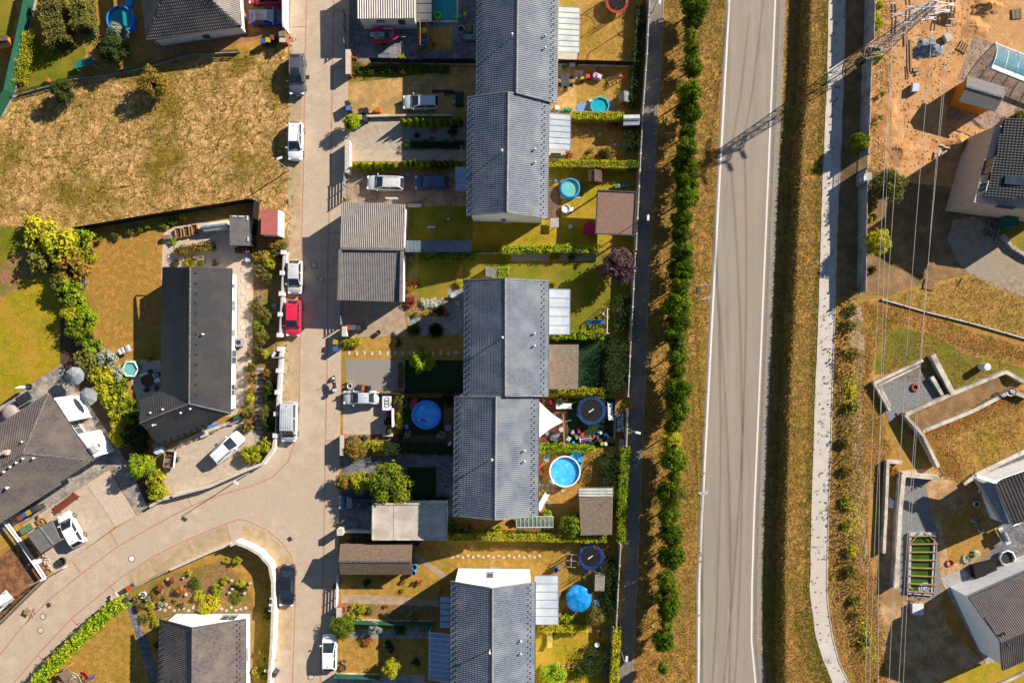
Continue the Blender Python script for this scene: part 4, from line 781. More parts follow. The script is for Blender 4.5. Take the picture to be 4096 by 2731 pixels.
# ---- polycarbonate and glass canopies
def canopy(label,P,h,n,mt,rib='metal_galv',along=0,name='canopy',posts=(),fall=.25,cat='canopy',rw=.06):
    """P: corner pixels; the first side is the high one, panels are laid side by side from P0P3 to P1P2"""
    Q = [W(P[0][0],P[0][1],h),W(P[1][0],P[1][1],h-fall),W(P[2][0],P[2][1],h-fall),W(P[3][0],P[3][1],h)]
    c = sum(Q,Vector())/4; r = thing(name,label,cat,loc=Vector((c.x,c.y,gz(*P[0]))))
    for k in range(n):
        u,v = (k+.02)/n,(k+.98)/n; q = [Q[0].lerp(Q[3],u),Q[1].lerp(Q[2],u),Q[1].lerp(Q[2],v),Q[0].lerp(Q[3],v)]; b = MB(); slab_under(b,q,.03); b.build('roof_panel',mt,r,True)
    for k in range(n+1):
        u = k/n; MB().bar(Q[0].lerp(Q[3],u)+Vector((0,0,.012)),Q[1].lerp(Q[2],u)+Vector((0,0,.012)),rw,.05).build('rafter',rib,r,True)
    MB().bar(Q[1]-Vector((0,0,.06)),Q[2]-Vector((0,0,.06)),.1,.12).build('front_beam',rib,r,True); MB().bar(Q[0]-Vector((0,0,.06)),Q[3]-Vector((0,0,.06)),.08,.1).build('wall_beam',rib,r,True)
    for t in (0,1): p = Q[1].lerp(Q[2],t*.96+.02); MB().bar(p-Vector((0,0,.1)),Vector((p.x,p.y,gz(*P[0]))),.1,.1).build('post',rib,r,True)
    return r
canopy('frosted ribbed canopy behind the top house beside the trampoline lawn',[(2234,25),(2320,30),(2317,211),(2231,207)],2.9,8,'poly_clear')
canopy('white panelled canopy between two clipped hedges',[(2197,452),(2282,458),(2281,601),(2195,596)],2.9,6,'poly_white')
canopy('white canopy above the blue garden seesaw lawn',[(2194,1155),(2280,1157),(2279,1337),(2194,1337)],2.9,5,'poly_white')
canopy('grey-white canopy beside the covered blue pool',[(2139,2300),(2233,2300),(2233,2496),(2141,2496)],2.9,6,'poly_white')
canopy('reddish glass canopy beside the flower beds of the bottom house',[(1804,2385),(1759,2383),(1758,2511),(1804,2513)],2.7,5,'glass_blue','wood_dark')
canopy('blue glass canopy with white bars at the bottom edge',[(1804,2538),(1717,2527),(1716,2716),(1804,2727)],2.8,9,'glass_blue','metal_white')
canopy('pale blue glass porch roof beside the parked black car',[(1868,668),(1822,668),(1821,763),(1868,764)],2.7,3,'glass_blue','metal_galv')
c4 = flat_roof('terrace_roof','brown-grey corrugated terrace roof beside the dark turf','canopy',[(2192,1378),(2315,1378),(2312,1556),(2192,1556)],[2.9,2.7,2.7,2.9],'wood_old',None,.13,1,amp=.02)
for x,y in ((2310,1382),(2308,1550)): MB().bar(W(x,y,2.6),Vector((*W(x,y,2.6)[:2],0)),.12,.12).build('post','wood_dark',c4,True)
g = canopy('sliding glass pool roof panels beside the teal pool at the top edge',[(1665,-60),(1728,-60),(1728,90),(1665,90)],.9,4,'poly_clear','metal_dark',name='pool_cover',fall=.0,cat='pool cover')
canopy('weathered corrugated shed roof overgrown with vine above the bamboo shed',[(2316,1950),(2452,1950),(2452,1985),(2316,1985)],2.4,3,'poly_clear','wood_old',name='shed_roof')
bs = flat_roof('garden_shed','shed covered with grey reed matting beside the leafy laurel','shed',[(2316,1984),(2451,1984),(2448,2137),(2322,2140)],2.3,'wood_old','wood_old',.1,0,.15,amp=.02)
flat_roof('striped_shed','small shed with white and grey striped roof beside the blue trampoline','shed',[(2380,2298),(2420,2300),(2417,2363),(2378,2362)],1.6,'sheet_light','metal_galv',.12,0,.05,amp=.02)
gable_shed('log_store','small wooden log store above the brown shingle pavilion','shed',[(2352,678),(2408,680),(2408,728),(2352,726)],1.4,1.7,'wood_dark','wood_dark',False,.08)
gable_shed('tool_shed','white-roofed garden box between hedge and concrete wall','shed',[(2494,460),(2559,459),(2558,500),(2493,502)],1.9,2.15,'poly_white','metal_dark',True,.08)
flat_roof('storage_box','grey flat-topped box by the wall at the end of the hedge','box',[(2478,1756),(2498,1757),(2497,1796),(2478,1796)],.9,'sheet_light','metal_galv',.3,0,.03,amp=.01)
# ---------------------------------------------------------------- plants
def leafmat(k,a,b,c,s=1.5):
    f = lambda q: tuple(min(.8,v*1.55) for v in q); mat(k,f(a),f(b),s,f(c),.6,rough=.8,leaf=.3,spec=.0)
leafmat('leaf_oak',(.055,.095,.006),(.03,.058,.005),(.09,.12,.007))
leafmat('leaf_row',(.085,.13,.008),(.05,.085,.007),(.13,.16,.010))
leafmat('leaf_green',(.11,.155,.012),(.06,.10,.010),(.18,.19,.014))
leafmat('leaf_bright',(.22,.30,.015),(.13,.20,.014),(.32,.32,.018))
leafmat('leaf_yellow',(.34,.32,.018),(.20,.22,.016),(.40,.32,.02))
leafmat('leaf_olive',(.13,.12,.025),(.07,.07,.02),(.17,.14,.03))
leafmat('leaf_autumn',(.24,.17,.025),(.13,.11,.02),(.26,.12,.03))
leafmat('leaf_red',(.32,.06,.04),(.16,.03,.03),(.36,.10,.04))
leafmat('leaf_orange',(.34,.14,.03),(.2,.08,.025),(.3,.1,.03))
leafmat('leaf_purple',(.085,.045,.05),(.045,.026,.032),(.14,.09,.09))
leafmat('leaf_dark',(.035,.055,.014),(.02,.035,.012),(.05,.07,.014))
leafmat('leaf_silver',(.24,.27,.22),(.14,.17,.13),(.3,.31,.24))
leafmat('leaf_white',(.6,.58,.48),(.4,.4,.3),(.12,.14,.04))
mat('inner',(.028,.026,.012),(.016,.018,.010),4,rough=.95)  # near-black colour of the light-blocking cores added inside foliage
mat('bark_wood',A('7a6450'),A('5a4838'),5,rough=.9,bump=.5)
def leaf_cloud(C,r,n,size,seed,up=.1,slim=.55):
    """n leaf faces round clump centres C with radii r"""
    g = np.random.default_rng(seed); k = g.integers(0,len(C),n); d = g.normal(size=(n,3)); d /= np.linalg.norm(d,axis=1)[:,None]
    rad = r[k]*g.uniform(.25,1,n)**.5; P = C[k]+d*rad[:,None]
    nn = d+g.normal(size=(n,3))*.42+np.array([0,0,up]); nn /= np.linalg.norm(nn,axis=1)[:,None]
    t = np.cross(nn,g.normal(size=(n,3))); t /= np.linalg.norm(t,axis=1)[:,None]; b = np.cross(nn,t); s = (size*g.uniform(.6,1.4,n))[:,None]
    V = np.stack([P-t*s,P+b*s*slim,P+t*s,P-b*s*slim],1).reshape(-1,3); return V,np.arange(4*n).reshape(-1,4)
def crown_unit(seed,n,size,K=22,flat=1.0,low=-.75,core=True,clump=.34):
    g = np.random.default_rng(seed); C = []
    while len(C) < K:
        d = g.normal(size=3); d /= np.linalg.norm(d); q = d*g.uniform(.45,.82)*np.array([1,1,flat])
        if q[2] > low*flat: C.append(q)
    C = np.array(C); r = clump*g.uniform(.65,1.25,K); return leaf_cloud(C,r,n,size,seed+1)
CROWN = [npmesh('crown',*crown_unit(10+i,2700,.066,26,1.0),'leaf_green') for i in range(5)]
BUSH = [npmesh('foliage',*crown_unit(40+i,1050,.092,18,.8,-.2),'leaf_green') for i in range(5)]
SMALL = [npmesh('foliage',*crown_unit(60+i,280,.15,9,.8,-.1),'leaf_green') for i in range(4)]
def spiky_unit(seed,n=170):
    g = np.random.default_rng(seed); V = []
    for i in range(n):
        a = g.uniform(0,6.283); e = g.uniform(.15,1.35); l = g.uniform(.6,1.05); d = np.array([math.cos(a)*math.cos(e),math.sin(a)*math.cos(e),math.sin(e)]); t = np.array([-math.sin(a),math.cos(a),0])*.035
        m = d*l*.6+np.array([0,0,.05]); V += [-t*.6,t*.6,m+t,d*l-np.array([0,0,.12*l]),m-t]
    V = np.array(V).reshape(-1,5,3); return V.reshape(-1,3),np.arange(len(V)*5).reshape(-1,5)
SPIKY = [npmesh('blades',*spiky_unit(80+i),'leaf_olive') for i in range(2)]
def cone_unit(seed,n=620):
    g = np.random.default_rng(seed); z = g.uniform(0,1,n)**1.25; a = g.uniform(0,6.283,n); r = (.98*(1-z)**.62+.03)*g.uniform(.75,1.05,n)
    C = np.stack([r*np.cos(a),r*np.sin(a),z],1); d = np.stack([np.cos(a),np.sin(a),np.full(n,.3)],1)
    nn = d+g.normal(size=(n,3))*.35; nn /= np.linalg.norm(nn,axis=1)[:,None]; t = np.cross(nn,np.stack([-np.sin(a),np.cos(a),np.zeros(n)],1)); t /= np.linalg.norm(t,axis=1)[:,None]; b = np.cross(nn,t)
    s = g.uniform(.09,.2,(n,1)); V = np.stack([C-t*s,C+b*s*.8,C+t*s,C-b*s*.8],1).reshape(-1,3); return V,np.arange(4*n).reshape(-1,4)
CONE = [npmesh('foliage',*cone_unit(90+i),'leaf_green') for i in range(3)]
b = MB(); b.tube([(0,0,0),(.02,.01,.5),(0,0,1)],[.5,.38,.3],8)
for k in range(5): a = k*1.26; b.tube([(0,0,.72+.05*k),(math.cos(a)*2.2,math.sin(a)*2.2,1.0+.06*k),(math.cos(a)*4.6,math.sin(a)*4.6,1.32+.05*k)],[.22,.15,.05],5)
TRUNK = b.mesh('trunk','bark_wood',True)
b = MB(); b.ball((0,0,.1),.62,12,.75); CORE = b.mesh('shade_core','inner',True)  # solid dark core, added so that no light passes through a shrub
b = MB()
for k in range(6): a = k*1.05; b.tube([(0,0,-.3),(math.cos(a)*.2,math.sin(a)*.2,.2),(math.cos(a)*.5,math.sin(a)*.5,.5)],[.05,.04,.015],5)
STEMS = b.mesh('stems','bark_wood')
seedi = [0]
def nxt(): seedi[0] += 1; return seedi[0]
def tree(x,y,rpx,h,mt,label,group=None,var=None,name='tree',sq=1.0,dens=1,leanpx=0):
    """x, y, rpx: crown centre and radius in the photo; h: total height in metres"""
    i = nxt() if var is None else var; r = rpx/S*(D-h*.65)/D; hc = min(r*1.15,h*.43)*sq; zc = h-hc
    c = W(x,y,zc); g = gz(x,y); root = thing(name,label,'tree',loc=Vector((c.x,c.y,g)),rz=random.uniform(0,6.28),group=group)
    for k in range(dens): link('crown',CROWN[(i+k) % 5],root,(0,0,zc),(0,0,i*.7+k*2),(r*(1-.08*k),r*(1-.08*k),hc),mt=mt)
    link('trunk',TRUNK,root,(0,0,-.1),None,(.12*r+.02,.12*r+.02,zc+.1)); return root
def bush(x,y,rpx,h,mt,label,group=None,name='shrub',cat='shrub',ry=None,rz=None):
    """rounded shrub: photo centre and radius (ry for an oval)"""
    i = nxt(); r = rpx/S; c = W(x,y,h*.5); g = gz(x,y)
    root = thing(name,label,cat,loc=Vector((c.x,c.y,g)),rz=rz if rz is not None else random.uniform(0,6.28),group=group); s = (r,(ry or rpx)/S,h*.62)
    big = rpx > 17
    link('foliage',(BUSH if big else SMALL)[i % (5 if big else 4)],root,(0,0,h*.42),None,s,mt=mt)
    if big: link('shade_core',CORE,root,(0,0,h*.3),None,(s[0]*.85,s[1]*.85,h*.42))
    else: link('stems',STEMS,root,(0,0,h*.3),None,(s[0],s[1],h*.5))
    return root
def tuft(x,y,rpx,h,mt,label,name='ornamental_grass',cat='grass',group=None):
    i = nxt(); r = rpx/S; root = thing(name,label,cat,x,y,0,i*.9,group); link('blades',SPIKY[i % 2],root,None,None,(r,r,h),mt=mt); link('blades',SPIKY[(i+1) % 2],root,None,(0,0,1),(r*.8,r*.8,h*1.1),mt=mt); return root
def thuja(x,y,rpx,h,mt,label,group=None):
    i = nxt(); r = rpx/S; c = W(x,y,h*.5); root = thing('thuja',label,'conifer',loc=Vector((c.x,c.y,gz(x,y))),rz=i*1.1,group=group)
    link('foliage',CONE[i % 3],root,(0,0,.05),None,(r,r,h),mt=mt); MB().cyl((0,0,-.05),.05,h*.9,6,.015).build('trunk','bark_wood',root)
    MB().lathe([(r*.8,.08),(r*.78,h*.3),(r*.5,h*.65),(.01,h*.92)],(0,0,0),10).build('shade_core','inner',root); return root  # the lathe is a solid core added to block light
def hedge(label,pts,wpx,h,mt,dens=420,size=.078,name='hedge',jag=.06,core_=True,cat='hedge',group=None):
    """clipped or loose hedge along photo pixels (at its mid height)"""
    P = [W(x,y,h*.6) for x,y in pts]; g0 = gz(*pts[0]); P = [Vector((p.x,p.y,g0)) for p in P]; root = thing(name,label,cat,loc=P[0],group=group); w = wpx/S; i = nxt(); rng = np.random.default_rng(300+i)
    V = []; o = np.array(P[0]); core = MB()
    for a,b in zip(P,P[1:]):
        L = (b-a).length; n = int(L*dens*(w+2*h)/2.6); d = np.array((b-a).normalized()); e = np.array(perp(a,b)); u = rng.uniform(-.03,1.03,n)*L; s = rng.uniform(-1,1,n)*(w/2+h)
        yv = np.clip(s,-w/2,w/2); z = h-np.clip(np.abs(s)-w/2,0,None); bumps = jag*(np.sin(u*3.1+i)+np.sin(u*5.3+2*i)+np.sin(u*1.3))*.7
        sgn = np.sign(s); c = (np.array(a)-o)[None]+u[:,None]*d+(yv+sgn*bumps*.5)[:,None]*e+(z+bumps)[:,None]*np.array([0,0,1])+rng.normal(size=(n,3))*jag*.8
        side = (np.abs(s) > w/2)[:,None]; nn = np.where(side,sgn[:,None]*e,np.array([0,0,1.]))+rng.normal(size=(n,3))*.55; nn /= np.linalg.norm(nn,axis=1)[:,None]
        t = np.cross(nn,rng.normal(size=(n,3))); t /= np.linalg.norm(t,axis=1)[:,None]; bb = np.cross(nn,t); q = (size*rng.uniform(.6,1.4,n))[:,None]
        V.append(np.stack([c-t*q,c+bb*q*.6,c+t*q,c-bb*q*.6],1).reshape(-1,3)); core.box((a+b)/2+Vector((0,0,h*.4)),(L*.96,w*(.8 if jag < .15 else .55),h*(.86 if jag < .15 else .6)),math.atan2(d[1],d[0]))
    V = np.concatenate(V); link('foliage',npmesh('foliage',V,np.arange(len(V)).reshape(-1,4),mt),root); core_ and core.build('shade_core','inner',root,True); return root  # core boxes are added to keep light from passing through the hedge
# ---- the row of roadside trees
row = [(2780,20,62),(2768,88,38),(2760,145,33),(2770,190,32),(2768,262,46),(2756,372,60),(2756,452,52),(2748,530,40),(2748,594,50),(2740,662,54),(2747,731,62),(2740,796,55),(2728,880,45),(2728,942,50),(2732,1005,45),(2720,1083,60),(2720,1153,46),(2708,1223,60),(2712,1288,55),(2704,1358,48),(2711,1423,45),(2707,1490,42),(2707,1560,60),(2707,1634,54),(2691,1700,42),(2683,1762,40),(2691,1838,58),(2699,1908,34),(2683,1974,54),(2678,2058,52),(2683,2135,52),(2687,2219,54),(2668,2320,50),(2668,2386,50),(2675,2432,48),(2668,2495,34),(2656,2562,42),(2652,2672,24)]
for k,(x,y,r) in enumerate(row):
    tree(x,y,r*(1.06+.12*math.sin(k*2.3)),(3.75+r/50)*(.78 if r < 39 else .94+.12*math.sin(k*4.1)),'leaf_yellow' if k == 25 else ('leaf_oak','leaf_oak','leaf_row')[k % 3] if r > 35 else 'leaf_green',f'{ORD[k]} tree from the top in the roadside row','roadside tree row',name='roadside_tree',dens=2)
# ---- single trees and shrubs
T = [(612,330,66,3.2,'leaf_autumn','olive-yellow bushy tree standing in the dry meadow'),(246,362,52,2.8,'leaf_dark','dark round shrub tree at the edge of the meadow'),(450,200,70,3.4,'leaf_dark','dark tree beside the teal pool'),(472,124,40,2.6,'leaf_silver','pale-leaved tree leaning over the teal pool'),
     (2471,1062,82,4.6,'leaf_purple','dark purple copper beech by the back wall'),(1558,1935,100,4.2,'leaf_green','big leafy green tree above the flat felt roof'),(1686,1447,52,3.0,'leaf_bright','bright green round tree beside the grey gravel pad'),(1405,488,38,2.6,'leaf_bright','bright green fluffy tree at the street by the bins'),
     (3442,570,42,3.0,'leaf_green','small green tree in front of the concrete panel wall'),(3508,968,58,3.4,'leaf_yellow','round yellow-green tree overhanging the concrete panel wall'),(3556,745,76,3.6,'leaf_olive','large olive bush behind the concrete panel wall'),(4082,470,40,1.6,'leaf_olive','dry bush by the timber hut and black-roofed house'),
     (1565,2672,44,2.8,'leaf_yellow','yellow-green tree at the bottom edge near the glass canopy'),(2292,2096,58,2.6,'leaf_green','leafy laurel tree beside the reed-covered shed'),(2380,2462,42,2.6,'leaf_olive','olive young tree below the covered blue pool'),(2210,2702,60,2.4,'leaf_bright','bright green bushy tree at the bottom edge of the back garden'),
     (1440,1930,52,2.6,'leaf_yellow','yellow-green bush tree beside the dark blue car'),(1372,1925,40,2.2,'leaf_autumn','autumn-tinted bush overhanging the street near the dark blue car'),(1420,1800,52,2.0,'leaf_autumn','autumn-tinted bush behind the brick gate wall'),(1372,2506,58,1.9,'leaf_green','glossy green shrub at the street beside the green fence'),
     (1500,2512,32,1.5,'leaf_silver','greyish shrub over the grey path of the bottom garden'),(560,1866,58,3.0,'leaf_bright','feathery green tree at the end of the garden hedge beside the white gravel bed')]
for x,y,r,h,m_,l in T: tree(x,y,r,h,m_,l,name='purple_tree' if m_ == 'leaf_purple' else 'garden_tree',dens=2)
# ---- bush belt behind the patio of the hip-roofed house
belt = [(150,940,62,2.8,'leaf_yellow'),(235,975,74,3.2,'leaf_yellow'),(320,955,40,2.2,'leaf_bright'),(190,1040,58,2.6,'leaf_olive'),(285,1060,66,2.8,'leaf_autumn'),(345,1010,34,1.6,'leaf_yellow'),(255,1130,44,2.2,'leaf_olive'),(320,1120,26,1.2,'leaf_silver'),(285,1150,36,2.4,'leaf_bright'),(248,1170,34,2.4,'leaf_green'),(305,1205,36,2.2,'leaf_bright'),(285,1260,36,2.2,'leaf_yellow'),(340,1278,38,2.0,'leaf_bright'),(300,1325,30,2.2,'leaf_green'),(345,1350,36,2.0,'leaf_green'),(370,1395,38,2.0,'leaf_bright'),(348,1450,46,2.4,'leaf_olive'),(420,1440,36,1.8,'leaf_silver'),(400,1490,40,2.0,'leaf_yellow'),(470,1495,26,1.4,'leaf_silver'),(425,1545,42,2.2,'leaf_yellow'),(480,1545,34,1.8,'leaf_green'),(455,1595,40,2.2,'leaf_yellow'),(500,1620,34,1.8,'leaf_green'),(480,1655,34,2.0,'leaf_yellow'),(525,1675,38,2.0,'leaf_green'),(470,1700,26,1.4,'leaf_yellow'),(480,1745,34,1.8,'leaf_yellow'),(540,1740,44,2.2,'leaf_dark'),(620,1925,38,2.0,'leaf_yellow'),(625,1965,34,1.6,'leaf_yellow'),(560,1790,32,1.6,'leaf_dark')]
for k,(x,y,r,h,m_) in enumerate(belt): bush(x,y,r*1.3,h,m_,f'{ORD[k]} bush counted downwards along the dense belt between lawn and bungalow patio','bush belt between the two left gardens')
# ---- hedges
hedge('clipped hedge behind the octagonal paddling pool',[(2284,466),(2400,468),(2492,470)],26,1.7,'leaf_yellow')
hedge('clipped hedge above the round inflatable pool garden',[(2196,655),(2400,660),(2500,664)],26,1.6,'leaf_yellow'); hedge('short dark hedge end by the concrete back wall',[(2505,660),(2555,662)],26,1.6,'leaf_green')
hedge('loose bright hedge behind the cream gabled house lawn',[(2015,1000),(2200,995),(2390,998)],22,1.3,'leaf_bright',jag=.12)
hedge('clipped dark laurel hedge below the blue-grey lean-to',[(1680,1028),(1902,1030)],30,1.5,'leaf_green')
hedge('square clipped green box hedge at the gable of the middle house',[(1992,1092),(2036,1092)],44,1.3,'leaf_bright',dens=330)
hedge('low loose hedge across the back garden under the white canopy',[(2196,1342),(2300,1338),(2410,1340)],22,1.2,'leaf_bright',jag=.14)
hedge('low loose hedge below the brown terrace roof',[(2200,1566),(2310,1562),(2412,1566)],20,1.0,'leaf_yellow',jag=.12)
hedge('ivy hedge below the four clipped box balls',[(2160,1795),(2260,1790),(2375,1795)],20,1.2,'leaf_bright',jag=.15)
hedge('vine-covered wall beside the path next to the steel pool',[(2500,1790),(2492,1900),(2486,1980),(2484,2160)],26,1.7,'leaf_bright',jag=.14)
hedge('clipped hedge wall beside the path at the bottom',[(2466,2500),(2458,2650),(2452,2800)],28,1.7,'leaf_yellow')
hedge('long clipped hedge below the white-framed greenhouse',[(1795,2148),(2000,2142),(2300,2148),(2420,2150)],26,1.5,'leaf_yellow')
hedge('low hedge below the grey-white canopy',[(2155,2508),(2250,2508),(2345,2508)],22,1.1,'leaf_yellow',jag=.1)
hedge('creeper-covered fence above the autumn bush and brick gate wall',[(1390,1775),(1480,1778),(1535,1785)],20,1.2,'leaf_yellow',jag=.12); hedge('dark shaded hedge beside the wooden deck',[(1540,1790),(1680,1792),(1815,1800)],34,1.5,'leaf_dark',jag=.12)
hedge('conifer hedge following the curved side street',[(500,2400),(440,2440),(375,2500),(300,2570),(225,2640),(165,2710),(130,2770)],34,1.5,'leaf_bright',jag=.16,size=.12)
hedge('clipped long conifer hedge nearest the green screen fence',[(205,-20),(215,60),(230,120),(250,180)],64,2.2,'leaf_olive',jag=.16,size=.12); hedge('shorter conifer hedge between the screen fence and teal pool',[(325,-20),(332,60),(340,120)],54,2.2,'leaf_olive',jag=.16,size=.12)
hedge('low leafy vegetable bed on the white gravel yard',[(705,1005),(780,993),(858,985)],26,.8,'leaf_autumn',jag=.14)
hedge('weedy climbing strip beside the green screen fence',[(130,130),(105,230),(80,330)],36,.9,'leaf_yellow',jag=.2,name='weed_strip')
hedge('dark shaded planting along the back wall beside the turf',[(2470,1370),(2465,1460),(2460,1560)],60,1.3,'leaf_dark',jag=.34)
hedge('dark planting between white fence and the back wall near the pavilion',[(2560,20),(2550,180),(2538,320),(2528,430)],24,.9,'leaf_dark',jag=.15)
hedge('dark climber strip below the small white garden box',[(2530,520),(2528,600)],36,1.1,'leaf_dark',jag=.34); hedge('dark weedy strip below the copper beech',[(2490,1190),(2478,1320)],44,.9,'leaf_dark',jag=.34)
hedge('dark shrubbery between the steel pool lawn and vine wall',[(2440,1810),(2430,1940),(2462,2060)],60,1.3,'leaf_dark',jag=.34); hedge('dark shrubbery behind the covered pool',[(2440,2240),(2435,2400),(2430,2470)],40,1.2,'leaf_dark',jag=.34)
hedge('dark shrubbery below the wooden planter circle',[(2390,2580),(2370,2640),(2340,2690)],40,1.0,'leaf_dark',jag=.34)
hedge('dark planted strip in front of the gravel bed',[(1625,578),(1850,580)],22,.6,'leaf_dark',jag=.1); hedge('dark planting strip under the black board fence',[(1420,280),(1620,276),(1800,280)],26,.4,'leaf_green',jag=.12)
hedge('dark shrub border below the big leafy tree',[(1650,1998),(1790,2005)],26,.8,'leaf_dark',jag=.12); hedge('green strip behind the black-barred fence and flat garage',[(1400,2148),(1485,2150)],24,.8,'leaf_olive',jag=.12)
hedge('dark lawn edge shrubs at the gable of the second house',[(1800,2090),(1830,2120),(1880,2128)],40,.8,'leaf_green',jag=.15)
for k in range(9): thuja(1613+k*27.5+(0 if k < 4 else 2),486+(k % 2)*3,14+(k % 3),1.9,'leaf_bright' if k < 6 else 'leaf_green',f'{ORD[k]} clipped thuja from the left in the row above the gravel bed','thuja row above the gravel bed')
for k in range(7): thuja(1424+k*25.5,662-(k % 2)*4,15,1.8,'leaf_bright',f'{ORD[k]} clipped thuja from the street in the row below the beige garden path','thuja row below the garden path')
for k in range(10): thuja(1620+k*23,656-(k % 3)*3,14,1.9,'leaf_bright' if k < 5 else 'leaf_green',f'{ORD[k]} clipped thuja from the gap in the row nearer the house below the garden path','thuja row nearer the house')
for k in range(4): bush(2163+k*26.5,1777,14,1.1,'leaf_bright',f'{ORD[k]} clipped box ball from the house beside the white shade sail','four clipped box balls','box_ball')
